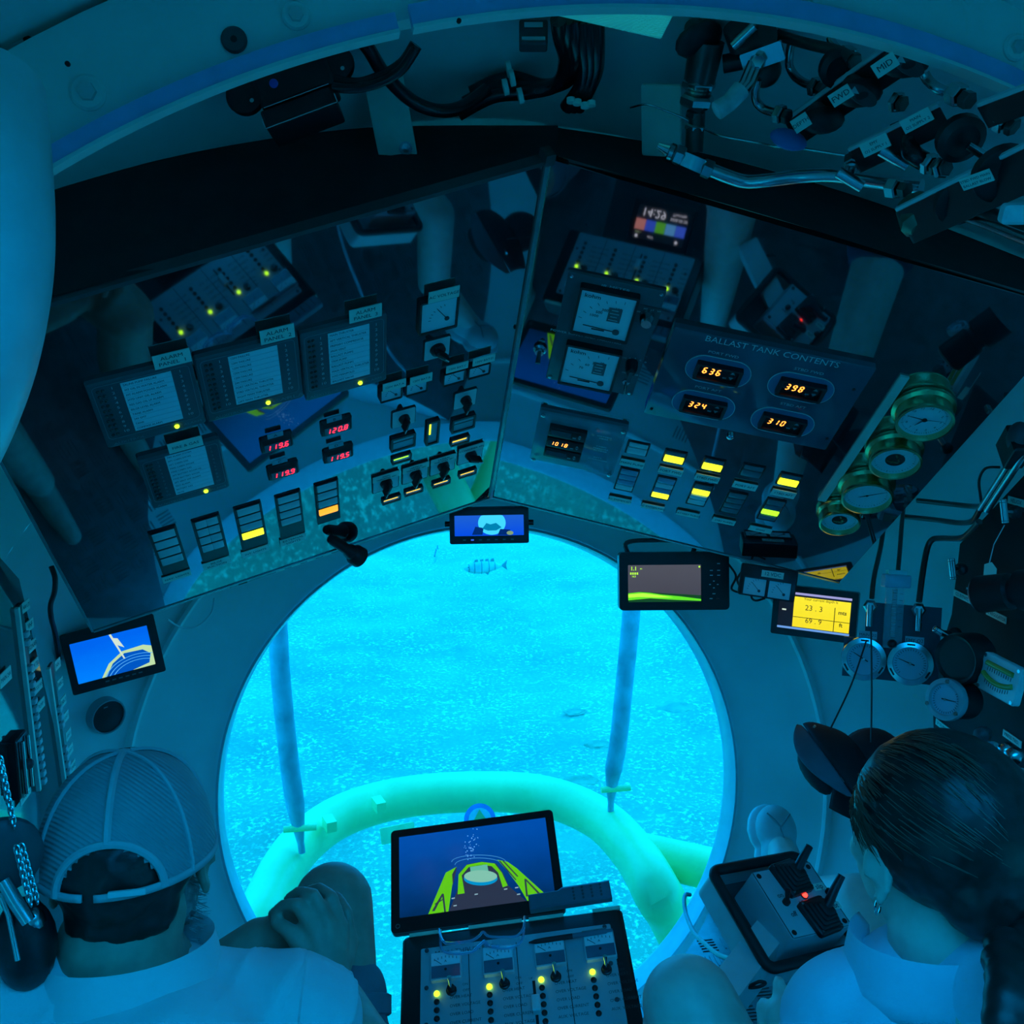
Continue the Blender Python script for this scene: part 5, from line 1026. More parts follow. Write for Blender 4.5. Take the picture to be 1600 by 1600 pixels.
for pts, lab in (([(1236, 65, 1.16), (1233, 90, 1.17), (1234, 105, 1.18), (1243, 120, 1.18), (1258, 130, 1.17), (1268, 132, 1.16)], 'thin bent tube above the FWD valve'), ([(1184, 125, 1.16), (1180, 145, 1.17), (1183, 160, 1.18), (1195, 171, 1.18), (1212, 176, 1.17)], 'thin bent tube beside the ball valve lever'), ([(1298, 58, 1.10), (1302, 70, 1.1), (1312, 80, 1.1), (1320, 84, 1.1)], 'short bright elbow tube under the arch'), ([(1444, 115, .98), (1450, 125, .98), (1462, 136, .97), (1476, 143, .97)], 'bright elbow tube behind the MID valve'), ([(1422, 215, 1.03), (1420, 228, 1.03), (1428, 242, 1.02), (1444, 252, 1.02)], 'curved hose below the MAIN O2 SUPPLY label')):
    pipe('bent_tube', lab, pts, .0052 if 'hose' not in lab else .010, FIT if 'hose' not in lab else HOSE, 'pipe', 10, 'bent tubes of the manifold')
pipe('manifold_pipe', 'straight dark pipe running right just below the arch', [(1215, 55, 1.15), (1260, 68, 1.12), (1310, 80, 1.09), (1330, 92, 1.08)], .0065, DBODY, 'pipe')
FITS = [((1268, 133, 1.16), (1285, 140, 1.15), 'fitting where the FWD tube enters its plate'), ((1212, 176, 1.17), (1232, 183, 1.16), 'fitting where the ball-valve tube enters its plate'), ((1318, 84, 1.1), (1336, 96, 1.08), 'fitting at the end of the short bright elbow'), ((1486, 143, .97), (1515, 158, .95), 'square fitting behind the MID valve'), ((1446, 253, 1.02), (1465, 262, 1.01), 'blue-grey hex fitting on the curved hose'), ((1468, 262, 1.01), (1480, 262, 1.0), 'second hex fitting at the end of the curved hose'), ((1388, 293, 1.08), (1418, 297, 1.06), 'hex fitting under the sweeping pipe'), ((1538, 300, .96), (1560, 306, .95), 'hex fitting under the ballast label plate'), ((1396, 158, 1.06), (1412, 163, 1.05), 'small fitting between the two lever knobs'), ((1560, 185, .94), (1585, 200, .93), 'blue-grey fitting at the right edge under the arch')]
for a, b, l in FITS:
    t, add = assembly('pipe_fitting', l, 'fitting', a, 'hex fittings of the manifold'); A_, B_ = P(*a), P(*b); add(nut(A_.lerp(B_, .3), B_-A_, .0115, (B_-A_).length*.55), 'hex_nut', FIT); add(nut(A_.lerp(B_, .85), B_-A_, .009, (B_-A_).length*.4), 'collar', DBODY)
def ribplate(a, b, drop, label, name='valve_plate'):
    A_, B_ = P(*a), P(*b); t = thing(name, label, 'plate', T(*A_), 'mounting plates of the manifold'); i = t.matrix_basis.inverted(); dn = CU*-1*drop+CR*drop*.55
    MB().add([i @ p for p in (A_, B_, B_+dn, A_+dn, A_+CF*.004, B_+CF*.004, B_+dn+CF*.004, A_+dn+CF*.004)], [(3, 2, 1, 0), (4, 5, 6, 7), (0, 1, 5, 4), (1, 2, 6, 5), (2, 3, 7, 6), (3, 0, 4, 7)]).build('plate', BLACK, t, smooth=False)
    MB().tube([i @ (A_+CU*.002), i @ (B_+CU*.002)], .0032, 6).build('bright_edge', WPLASTIC, t); return t
ribplate((1228, 190, 1.20), (1388, 74, 1.02), .03, 'long plate carrying the MID, FWD and DEPTH valves'); ribplate((1328, 236, 1.1), (1468, 166, .98), .024, 'plate carrying the two oxygen supply labels'); ribplate((1402, 330, 1.06), (1606, 228, .88), .035, 'lowest long plate at the right carrying the ballast label'); ribplate((1530, 166, .94), (1604, 138, .88), .02, 'short plate under the arch at the right edge')
def tilted_label(tl, tr, bl, lines, label):
    m, w, h = quadframe(tl, tr, bl); t = thing('label_plate', label, 'label', m, 'white labels on the manifold'); MB().box(w, h, .0015).build('card', PLACARD, t, smooth=False); n = len(lines)
    for k, s in enumerate(lines): text(s, min(h*.8/n*.75, w/(len(s)*.62)), t, T(0, h*.8*((n-1)/2-k)/n, .0018))
tilted_label((1360, 103, .965), (1394, 80, .95), (1385, 114, .965), ['MID'], 'white label reading MID at the top of the manifold'); tilted_label((1293, 150, 1.035), (1324, 130, 1.02), (1316, 160, 1.035), ['FWD'], 'white label reading FWD on the manifold'); tilted_label((1234, 190, 1.10), (1258, 174, 1.09), (1257, 201, 1.10), ['DEPTH'], 'white label reading DEPTH at the lower end of the valve plate')
tilted_label((1405, 190, .985), (1450, 166, .965), (1428, 202, .985), ['MAIN', 'O2 SUPPLY 2'], 'white label reading MAIN O2 SUPPLY 2'); tilted_label((1342, 226, 1.03), (1384, 206, 1.01), (1362, 241, 1.03), ['EMY', 'O2 SUPPLY 1'], 'white label reading EMY O2 SUPPLY 1'); tilted_label((1498, 280, .935), (1546, 263, .91), (1516, 294, .935), ['STBD FWD MAIN', 'BALLAST BLOW'], 'white label reading STBD FWD MAIN BALLAST at the right edge'); tilted_label((1550, 174, .94), (1572, 167, .92), (1562, 180, .94), ['CO'], 'small pale label near the right end under the arch')
def lever_knob(c, d, label, emb=True, r=.026):
    o = P(c[0], c[1], d); t = thing('lever_valve', label, 'valve', frameZ(o, -CF*.75-CU*.65, CR), 'black lever knobs of the manifold'); mb = MB()
    mb.ell((0, 0, 0), r, r*.62, .010); mb.build('grip', BLACK, t); MB().lathe([(r*.45, -.03), (r*.45, 0)], 14).build('stem', DBODY, t)
    if emb: e = MB().lathe([(1, 0), (.9, .08), (0, .1)], 24, T(.0, 0, .0085) @ RZ(-.5) @ Matrix.Diagonal((r*.8, r*.34, .012, 1))).build('emblem_plate', DGREY, t); MB().poly([(-.006, -.004), (.004, 0), (-.006, .004)], .0100, .0104, RZ(-.5) @ T(-.008, 0, 0)).build('arrow', WPLASTIC, e, smooth=False)
lever_knob((1415, 97), .99, 'lever knob with an oval emblem beside the MID label'); lever_knob((1343, 145), 1.06, 'lever knob with an oval emblem beside the FWD label'); lever_knob((1285, 188), 1.12, 'black lever knob beside the DEPTH label', False)
def handwheel(c, d, r, label): 
    o = P(c[0], c[1], d); t = thing('hand_wheel', label, 'valve', frameZ(o, -CF*.7-CU*.7, CR), 'black hand wheels of the manifold'); MB().lathe([(r*.8, -.008), (r, -.004), (r, .006), (r*.7, .010), (r*.3, .008), (0, .010)], 24).build('wheel', BLACK, t); MB().lathe([(.008, -.03), (.008, 0)], 12).build('stem', DBODY, t); MB().cyl((r*.2, -r*.1, .012), (r*1.4, -r*.7, .02), .0045, n=10).build('spindle', FIT, t)
handwheel((1500, 215), .98, .024, 'black hand wheel right of the oxygen supply label'); handwheel((1310, 105), 1.1, .022, 'black hand wheel above the FWD valve'); handwheel((1565, 270), .93, .028, 'black hand wheel beside the ballast label'); handwheel((1500, 312), 1.0, .026, 'black hand wheel under the lowest plate')
def tbar(a, b, d, hub, label):
    t, add = assembly('bar_valve', label, 'valve', (a[0], a[1], d), 'bar handles of the manifold'); A_, B_ = P(a[0], a[1], d), P(b[0], b[1], d); add(MB().cyl(A_, B_, .0068, n=16), 'bar', STEEL); h = P(hub[0], hub[1], d+.01); add(MB().cyl((A_+B_)/2, h, .004), 'stem', FIT); add(nut(h, h-(A_+B_)/2, .010, .014), 'gland_nut', FIT); add(MB().lathe([(.0065, -.002), (.0085, 0), (.0065, .002)], 16, frameZ(h.lerp((A_+B_)/2, .4), h-(A_+B_)/2)), 'collar', FIT)
tbar((1309, 269), (1347, 292), 1.1, (1332, 252), 'steel bar handle hanging over the sweeping pipe'); tbar((1376, 234), (1418, 258), 1.05, (1403, 205), 'bright steel bar handle below the oxygen supply labels')
o = P(1232, 218, 1.14); tag(MB().ell((0, 0, 0), .023, .0125, .007, mat4(o, P(1257, 227, 1.14)-P(1206, 210, 1.14), CU)).build('blue_knob', M('blue_plastic', (.08, .20, .50), .3)), 'translucent blue oval knob under the DEPTH label', 'knob')
pipe('thin_wire', 'thin wire sagging across behind the filter cylinder and the blue knob', [(985, 168, 1.24), (1010, 163, 1.22), (1040, 173, 1.22), (1072, 186, 1.22), (1105, 204, 1.22), (1130, 213, 1.21), (1180, 222, 1.2), (1215, 229, 1.18), (1260, 233, 1.18), (1330, 244, 1.16)], .0014, STEEL, 'wire')
t, add = assembly('valve_block', 'dull olive valve block at the lower end of the lowest plate', 'valve', (1432, 338, 1.06)); add(MB().lathe([(.018, -.02), (.022, -.015), (.021, .012), (.012, .02), (0, .02)], 10, frameZ(P(1436, 338, 1.06), -CU-CF*.5)), 'body', M('olive_metal', (.16, .19, .13), .4, metal=.4)); add(seg((1462, 322, 1.04), (1488, 330, 1.02), .009), 'stub', FIT)
pipe('manifold_pipe', 'slim steel pipe slanting down to the right edge from the olive valve block', [(1488, 330, 1.02), (1540, 348, .97), (1610, 376, .9)], .006, STEEL, 'pipe'); pipe('manifold_pipe', 'dark blue-grey pipe above the slim slanting pipe at the right edge', [(1527, 326, .98), (1570, 345, .95), (1610, 365, .92)], .0075, DBODY, 'pipe')
tag(MB().rbox(.035, .018, .012, .004, mat4(P(1590, 332, .9), CR, CU*.8-CF*.5), .003).build('white_knob', WPLASTIC), 'white plastic knob at the right edge above the slanting pipes', 'knob')
# hook on the ceiling beside the coaming
t, add = assembly('ceiling_hook', 'small black hook with a pale pin near the top corner beside the coaming', 'hook', (30, 70, .85)); add(MB().tube(smoothpath([P(2, 88, .85), P(28, 93, .85), P(46, 80, .85), P(48, 66, .85), P(40, 60, .85)], 6), .0035, 8), 'hook', BLACK); add(MB().tube([P(-4, 80, .85), P(18, 68, .85), P(40, 60, .85)], .0028, 8), 'pin', WPLASTIC)
# ================================================================ CENTRE CONSOLE
m, w, h0 = quadframe((629, 1463, 1.60), (971, 1417, 1.60), (642, 1600, 1.47)); ex = V(m.col[0][:3]); ey = V(m.col[1][:3]); ez = V(m.col[2][:3]); EXT = .06
CM = mat4(m.translation-ey*EXT/2, ex, ey); CW, CH = w, h0+EXT; CI = CM.inverted()
def cu(x, y, z=0): q = CI @ hit(x, y, CM.translation+ez*z, ez); return q.x, q.y
con = thing('control_console', 'black-framed control console between the two people with a pale blue-grey face plate', 'console', CM)
MB().rbox(CW, CH, .07, .010, T(0, 0, -.07), .004).build('case', SCRB, con)
PLATE = M('console_plate', (.42, .52, .54), .35, var=.04)
pw = CW-.055; MB().rbox(pw, CH-.035, .003, .003, T(.004, -.012, 0), .001).build('face_plate', PLATE, con)
zt = .0034
for k in (1, 2, 3): MB().box(.0012, CH-.05, .0004, T(.004-pw/2+pw*k/4, -.016, zt-.0004)).build('section_line', INK, con, smooth=False)
text('MAIN THRUSTERS', .010, con, T(-pw/2+.075, CH/2-.042, zt), DGREY, sx=1.2)
for sx0 in (-1, 1):
    for dy in (-.035, -.10, -.16, -.23): MB().lathe([(.0035, 0), (.0035, .002), (0, .003)], 10, T(sx0*(pw/2-.010)+.004, CH/2+dy, .003)).build('screw', DGREY, con)
SECT = [((698, 1523), (706, 1550), (683, 1555)), ((780, 1514), (789, 1540), (765, 1544)), ((861, 1502), (869, 1529), (846, 1533)), ((939, 1491), (948, 1518), (926, 1521))]
WORDS = ('OVER HEAT', 'OVER VOLTAGE', 'OVER LOAD', 'OVER CURRENT', 'AUX. VOLTAGE')
for k, (mc, kc, lc) in enumerate(SECT):
    x, y = cu(*mc); mt = MB().rbox(.050, .048, .008, .003, T(x, y+.010, .003), .001).build('panel_meter', M('meter_cover', (.50, .62, .64), .15), con)
    MB().box(.046, .020, .0008, T(x, y-.001, .0112)).build('meter_window', M('meter_window_dark', (.10, .18, .24), .1), mt, smooth=False); MB().box(.046, .022, .0006, T(x, y+.021, .0112)).build('meter_scale', FACE, mt, smooth=False)
    tk = MB(); [tk.box(.0008, .004, .0002, T(x-.018+.006*i, y+.024-.0012*abs(i-3), .0119)) for i in range(7)]; tk.build('scale_ticks', INK, mt, smooth=False); MB().lathe([(.0022, 0), (.0022, .001), (0, .0014)], 10, T(x, y+.002, .0119)).build('zero_screw', INK, mt); MB().box(.014, .0008, .0003, T(x-.012, y+.016, .0119) @ RZ(-.7)).build('needle', INK, mt, smooth=False); text('A', .006, mt, T(x, y+.016, .0121))
    x, y = cu(*kc); kb = MB().lathe([(.0085, 0), (.0085, .003), (.0065, .004), (.006, .010), (0, .010)], 18, T(x, y, .003)).build('toggle_base', BLACK, con); MB().tube([V((x, y, .012)), V((x, y+.004, .022)), V((x, y+.007, .03))], [.0022, .0025, .0034], 10).build('toggle_lever', CHROME, kb)
    text('ON', .006, con, T(x+.022, y+.008, zt), DGREY); text('OFF', .006, con, T(x+.023, y-.002, zt), DGREY)
    lx, ly = cu(*lc)
    for i in range(6):
        yy = ly-.0135*i; l = MB().lathe([(.0046, 0), (.0046, .002), (.0035, .003), (.0035, .004), (0, .005)], 14, T(lx, yy, .003)).build('indicator_led', GREENLED if i == 0 else LEDOFF, con)
        if i: text(WORDS[i-1], .0070, con, T(lx+.020, yy+(.004 if i > 0 else 0), zt), DGREY, 'LEFT', sx=.95)
x, y = cu(838, 1575); MB().box(.0045, .075, .0006, T(x, y+.005, .003)).build('slider_slot', INK, con, smooth=False); MB().rbox(.013, .026, .014, .002, T(x+.001, y, .003), .002).build('slider_knob', WPLASTIC, con); text('UP', .005, con, T(x-.004, y+.047, zt), DGREY)
# pale strips along the top edge
for a, b in ((640, 690), (732, 815), (826, 880), (925, 968)):
    (x0, y0), (x1, y1) = cu(a, 1458-(a-640)*.132), cu(b, 1458-(b-640)*.132); MB().box(x1-x0, .006, .004, T((x0+x1)/2, CH/2-.001, -.002)).build('edge_tape', M('pale_tape', (.75, .85, .62), .5), con, smooth=False)
# console pedestal down to the floor, with a shelf
pz = CM @ V((0, -CH/2+.06, -.10)); t = thing('console_pedestal', 'dark pedestal under the control console', 'pedestal', T(pz.x, pz.y+.02, FZ))
MB().box(.16, .16, max(.05, pz.z-FZ+.02)).build('column', MATTBLACK, t, smooth=False); MB().box(.26, .24, .02).build('foot_plate', DGREY, t, smooth=False)
# main monitor
tl, tr, bl = (611, 1299, 1.80), (863, 1265, 1.80), (633, 1457, 1.66)
m, w, h = quadframe(tl, tr, bl); MM = m; t = thing('main_monitor', 'large flat monitor above the console showing a yellow-green deck camera view', 'monitor', m)
MB().rbox(w, h, .012, .008, T(0, 0, -.014), .003).build('back_case', SCRB, t); sw, sh = w-.030, h-.040; MB().frame(w, h, sw, sh, .004, .008, T(0, 0, -.003), ox=0, oy=.006, n=5).build('bezel', SCRB, t)
s = MB().box(sw, sh, .001, T(0, .006, -.0015)).build('screen', screen_mat('screen_deep_blue', (.0, .02, .08), (.0, .09, .50), .75), t, smooth=False)
LM = EM('pix_deck_lime', (.13, .66, .0), .8); DK = EM('pix_deck_dark', (.03, .04, .08), .7); DOME = EM('pix_dome', (.22, .55, .42), .9); DOM2 = EM('pix_dome_blue', (.0, .28, .60), .9); LN = EM('pix_line', (.05, .30, .75), .7); BUB = EM('pix_bubble', (.10, .38, .9), .9)
def sp(pts, mat, z, nm): return shape(s, pts, mat, sw, sh, z+.006*0, nm)
sm = T(0, .006, 0)
def spx(px_pts, mat, z, nm):
    q = []
    for x, y in px_pts:
        p = MM.inverted() @ hit(x, y, MM.translation, V(MM.col[2][:3])); q.append((p.x, p.y))
    a = sum(q[j][0]*q[(j+1) % len(q)][1]-q[(j+1) % len(q)][0]*q[j][1] for j in range(len(q)))
    return MB().flat(q if a > 0 else q[::-1], z).build(nm, mat, s, smooth=False)
def zc(x, y): return 580+x/3.478, 1240+y/3.478       # coordinates read off the enlarged crop
def Z(*pts): return [zc(*p) for p in pts]
spx(Z((418, 655), (470, 520), (480, 430), (520, 385), (600, 370), (680, 380), (720, 440), (745, 500), (850, 590), (640, 618)), DK, .0002, 'picture_deck')
spx(Z((305, 668), (405, 430), (465, 398), (440, 500), (418, 655)), LM, .0003, 'picture_deck_side'); spx(Z((685, 360), (740, 370), (790, 405), (945, 545), (850, 585), (800, 500), (740, 420)), LM, .0003, 'picture_deck_side')
spx(Z((470, 548), (475, 440), (520, 388), (600, 372), (670, 380), (710, 430), (742, 500), (715, 510), (690, 430), (655, 395), (600, 388), (530, 400), (492, 445), (508, 542)), LM, .0004, 'picture_hatch_rim')
spx([zc(595+92*math.cos(a*PI/14), 462+38*math.sin(a*PI/14)) for a in range(28)], DOM2, .0005, 'picture_dome_side'); spx([zc(595+90*math.cos(a*PI/14), 450+33*math.sin(a*PI/14)) for a in range(28)], DOME, .0007, 'picture_dome'); spx(Z((537, 400), (630, 385), (638, 425), (542, 438)), EM('pix_dome2', (.12, .48, .36), .9), .0006, 'picture_plate')
for pts in (((330, 640), (385, 545), (395, 545), (345, 640)), ((385, 545), (395, 545), (408, 655), (398, 655)), ((832, 465), (842, 465), (852, 560), (842, 560)), ((832, 465), (842, 465), (935, 560), (920, 560)), ((345, 600), (395, 570), (397, 575), (348, 605)), ((440, 440), (462, 400), (466, 404), (444, 500)), ((700, 365), (790, 470), (784, 472), (694, 368)), ((720, 365), (800, 450), (794, 454), (714, 368))): spx(Z(*pts), DK, .0009, 'picture_line')
for r0, yy in ((150, 372), (132, 388)): spx([zc(585+r0*math.cos(a), yy-40*math.sin(a)) for a in [PI*i/14 for i in range(15)]]+[zc(585+(r0-4)*math.cos(a), yy-36*math.sin(a)) for a in [PI-PI*i/14 for i in range(15)]], LN, .0003, 'picture_rail')
random.seed(3); bu = MB()
for k in range(46):
    f = random.random(); x0 = 520+random.gauss(25, 22)*(1-f*.4); y0 = 190+f*170; p = MM.inverted() @ hit(*zc(x0, y0), MM.translation, V(MM.col[2][:3])); bu.flat(circle(.0007+.0006*random.random(), 6, p.x, p.y), .0004)
bu.build('picture_bubbles', BUB, s, smooth=False)['kind'] = 'stuff'
for x, y in ((445, 570), (455, 610), (570, 548), (730, 520), (800, 548), (790, 512)): spx(Z((x-8, y-2), (x+10, y-5), (x+10, y+1), (x-8, y+4)), EM('pix_bolt', (.3, .5, .6), .8), .0005, 'picture_bolt')
MB().lathe([(.004, .0), (.004, .0006), (.003, .0006), (.003, 0)], 16, T(-w/2+.012, -h/2+.012, .001), cap=False).build('power_mark', GINK, t)
q = MM @ V((0, -h/2-.01, -.03)); MB().tube([MM.inverted() @ q, V((0, -h*.1, -.014))], .012, 10).build('stand', SCRB, t)
# remote control lying across the monitor's corner
m, w, h = quadframe((826, 1401, 1.62), (952, 1382, 1.62), (834, 1428, 1.60)); t = thing('remote_control', 'dark blue-grey remote control lying across the lower corner of the large monitor', 'remote', m @ T(0, 0, .012))
RCM = M('remote_plastic', (.10, .16, .20), .45); MB().poly([(-w/2, -h/2), (w/2, -h/2), (w/2, h/2), (-w*.08, h/2), (-w*.14, h*.36), (-w/2, h*.36)], -.010, .010, ch=.003).build('shell', RCM, t)
for i in range(4):
    for j in range(4): MB().lathe([(.0022, 0), (.002, .0015), (0, .002)], 8, T(w*(.05+.11*i), h*(.3-.19*j), .010)).build('key', DGREY, t)
# clear safety glasses at the top of the console
def onC(x, y, z=0): q = cu(x, y, z); return V((q[0], q[1], z))
GL = clear('glasses_clear', (.80, .92, .95), 1.6, tintmix=.10, body=(.5, .75, .9)); GLE = clear('glasses_edge', (.55, .8, .9), 2.0, tintmix=.35, body=(.35, .65, .85))
t = thing('safety_glasses', 'clear plastic safety glasses lying on the top edge of the console', 'glasses', CM)
def rim(pts, name, r=.0022): return MB().tube(smoothpath([onC(x, y, z) for x, y, z in pts], 6), r, 8).build(name, GLE, t)
rim([(686, 1452, .02), (692, 1470, .03), (705, 1474, .035), (735, 1470, .035), (748, 1463, .035), (755, 1456, .035), (764, 1463, .035), (790, 1464, .035), (808, 1462, .03), (818, 1450, .03), (820, 1432, .02)], 'upper_rim'); rim([(688, 1462, .02), (690, 1482, .02), (705, 1490, .02), (735, 1488, .02), (748, 1480, .02), (755, 1472, .02), (762, 1478, .02), (785, 1482, .02), (806, 1478, .02), (816, 1468, .02), (819, 1450, .02)], 'lower_rim'); rim([(740, 1485, .02), (752, 1474, .03), (757, 1470, .032), (766, 1477, .03), (780, 1478, .02)], 'nose_bridge', .0016)
MB().add([onC(692, 1470, .03), onC(740, 1469, .034), onC(742, 1484, .02), (onC(700, 1488, .02))], [(0, 1, 2, 3)]).build('lens', GL, t); MB().add([onC(768, 1466, .034), onC(812, 1461, .03), onC(812, 1474, .02), onC(770, 1481, .02)], [(0, 1, 2, 3)]).build('lens', GL, t)
# pen
a, b = CM @ onC(832, 1472, .014), CM @ onC(957, 1453, .014); t = thing('pen', 'dark ballpoint pen lying along the top of the console plate', 'pen', frameZ(a, b-a)); L = (b-a).length
MB().lathe([(.001, -.006), (.0036, .004), (.0042, .02), (.0042, L*.5)], 12).build('barrel', MATTBLACK, t); MB().lathe([(.0042, L*.5), (.0042, L-.012), (.0025, L-.008), (.0025, L)], 12).build('cap', RCM, t); MB().box(.0016, .0016, L*.3, T(0, .005, L*.62)).build('clip', STEEL, t)
tag(MB().cyl(P(636, 1536, 1.62), P(640, 1660, 1.5), .006, n=14).build('support_post', FIT), 'slim steel post standing at the left side of the console', 'post')
# up-facing clock display resting on the console's low shelf (seen mirrored in the right board)
sm_ = mat4(V((-.055, 1.165, .27)), V((.97, -.16, 0)), V((.16, .97, .02)))
t = thing('wind_display', 'small colour clock display lying face up on a shelf, mirrored in the right board', 'display', sm_)
MB().rbox(.165, .125, .02, .006, T(0, 0, -.02), .002).build('case', SCRB, t); s = MB().box(.138, .088, .0006).build('screen', EM('pix_black2', (.004, .004, .01), .5), t, smooth=False)
WT = EM('pix_white2', (.8, .8, .95), 1.3); text('14:29', .030, s, T(-.025, -.028, .0008), WT, name='figures'); text('Thursday', .010, s, T(.043, -.034, .0008), WT); text('2008-08-28', .010, s, T(.043, -.022, .0008), WT)
for k, c in enumerate(((.62, .22, .20), (.04, .10, .75), (.10, .45, .02), (.10, .35, .75), (.05, .12, .80))): MB().box(.0265, .028, .0004, T(-.0545+.0272*k, .006, .0006)).build('tile', EM('pix_tile_%d' % k, c, 1.2), s, smooth=False)
text('APP 1', .007, s, T(-.055, .026, .0008), E_PY); text('4377', .008, s, T(-.02, .034, .0008), WT); MB().flat(circle(.004, 12, .05, .035), .0008).build('icon', WT, s, smooth=False); MB().flat(circle(.004, 12, -.058, .037), .0008).build('icon', WT, s, smooth=False)
tag(MB().box(.30, .24, .012, T(0, 0, -.0325)).build('console_shelf', MATTBLACK, None, sm_ @ T(0, -.02, 0)), 'dark shelf under the up-facing display', 'shelf')
for sx0 in (-1, 1):
    q = sm_ @ V((sx0*.12, -.02, -.033)); tag(MB().box(.02, .02, max(.02, q.z-FZ)).build('shelf_post', MATTBLACK, None, T(q.x, q.y, FZ)), 'dark post under the %s end of the display shelf' % ('port' if sx0 < 0 else 'starboard'), 'post')

# ================================================================ JOYSTICK BOX ON ITS TRAY
m, w, h = quadframe((1174, 1363, 1.50), (1264, 1346, 1.558), (1247, 1466, 1.423)); JM = m; JI = JM.inverted(); jn = V(JM.col[2][:3])
def ju(x, y, z=0): q = JI @ hit(x, y, JM.translation+jn*z, jn); return q.x, q.y
t = thing('joystick_box', 'pale grey control box with two black joysticks and a red lamp', 'control box', JM)
GREYB = M('pale_grey_box', (.52, .58, .60), .4, var=.04); MB().rbox(w, h, .065, .004, T(0, 0, -.065), .0015).build('case', GREYB, t); MB().frame(w*.99, h*.99, w*.97, h*.98, .0006, .003, T(0, 0, 0)).build('lid_line', DGREY, t)
for sx0 in (-1, 1):
    for sy in (-1, 1): MB().lathe([(.0042, 0), (.0042, .001), (0, .001)], 12, T(sx0*(w/2-.009), sy*(h/2-.009), .0001)).build('screw', INK, t)
def zj(x, y): return 1000+x/2.667, 1140+y/2.667
def joystick(c, tip, sc, ang):
    x, y = ju(*zj(*c)); j = MB().rbox(.040*sc, .046*sc, .010, .004, T(x, y, 0) @ RZ(ang), .002).build('joystick_base', BLACK, t); b = MB(); 
    for i in range(4): b.rbox(.034*sc*(1-.16*i), .038*sc*(1-.16*i), .005, .005, T(x, y, .010+.005*i) @ RZ(ang), .002)
    b.build('joystick_boot', RUBBER, j); q = ju(*zj(*tip)); MB().tube([V((x, y, .022)), V((x*.55+q[0]*.45, y*.55+q[1]*.45, .040)), V((x*.3+q[0]*.7, y*.3+q[1]*.7, .058))], [.008, .007, .006], 12).build('joystick_lever', BLACK, j)
    for sx0 in (-1, 1):
        for sy in (-1, 1): MB().lathe([(.0025, .01), (.0025, .0115), (0, .0115)], 8, T(x, y, 0) @ RZ(ang) @ T(sx0*.016*sc, sy*.019*sc, 0)).build('screw', STEEL, j)
joystick((625, 625), (640, 560), 1.25, .1); joystick((745, 785), (775, 665), 1.25, .1)
x, y = ju(*zj(684, 693)); MB().lathe([(.006, 0), (.006, .002)], 16, T(x, y, 0)).build('lamp_ring', BLACK, t); MB().lathe([(.0046, .002), (.004, .004), (0, .0055)], 14, T(x, y, 0)).build('lamp', EM('red_lamp', (1, .03, .02), 5), t)
x, y = ju(*zj(607, 722)); k = MB().lathe([(.006, 0), (.006, .005), (.004, .006), (0, .006)], 14, T(x, y, 0)).build('toggle_base', BLACK, t); MB().tube([V((x, y, .005)), V((x, y+.01, .02))], [.003, .0045], 10).build('toggle_lever', BLACK, k)
x, y = ju(*zj(785, 680)); MB().lathe([(.006, 0), (.006, .005), (.004, .006), (0, .006)], 14, T(x, y, 0)).build('toggle_base', BLACK, t)
for s, c in (('on', (583, 692)), ('off', (640, 770)), ('slip', (745, 655)), ('rot', (810, 735)), ('JOSY', (690, 722))):
    x, y = ju(*zj(*c)); text(s, .0115, t, T(x, y, .0009), DGREY, bold=.01)
    if s in ('slip', 'rot'): MB().box(.024, .012, .0004, T(x, y, .0003)).build('label_card', PLACARD, t, smooth=False)
# tray with padded rim
jx = V(JM.col[0][:3]); jy = V(JM.col[1][:3]); TW, TL_ = w+.065, h+.055; tm = JM @ T(-.016, .004, -.068)
t = thing('joystick_tray', 'white tray with a black padded rim holding the joystick box', 'tray', tm)
MB().frame(TW, TL_, TW-.01, TL_-.01, .050, .012, T(0, 0, -.012), ir=.008, n=5).build('tray_wall', WHITE, t); MB().rbox(TW-.008, TL_-.008, .006, .01, T(0, 0, -.010)).build('tray_floor', DGREY, t)
rp_ = [V((x, y, .040)) for x, y in rrect(TW-.004, TL_-.004, .014, 6)]; rp_.append(rp_[0]); MB().tube(rp_, .0085, 10, cap=False).build('padded_rim', RUBBER, t)
# white support beam
def beam(a, b, wid, th, name, label, mat, cat='beam'):
    A_, B_ = P(*a), P(*b); z = B_-A_; m = frameZ(A_, z, CR); t = thing(name, label, cat, m); MB().box(wid, th, z.length).build('beam', mat, t, smooth=False); MB().box(wid*1.02, th*.1, z.length*.98, T(0, th*.5, 0)).build('flange', mat, t, smooth=False); return t
beam((1215, 1455, 1.50), (1118, 1580, 1.36), .046, .05, 'support_beam', 'white square beam slanting under the joystick tray', WHITE)
pipe('joystick_cable', 'pale cable curving from the window rim to the joystick stand', [(1078, 1398, 2.0), (1071, 1398, 1.98), (1069, 1410, 1.95), (1073, 1432, 1.9), (1085, 1458, 1.8), (1103, 1476, 1.7), (1125, 1493, 1.58), (1160, 1504, 1.46)], .0042, M('pale_cable', (.35, .45, .48), .4), 'cable')
pipe('cord_loop', 'black cord looped over the slanting white beam', [(1156, 1508, 1.41), (1160, 1530, 1.39), (1168, 1542, 1.38), (1185, 1542, 1.37), (1196, 1536, 1.37), (1185, 1534, 1.37), (1170, 1542, 1.375)], .0024, RUBBER, 'cord')
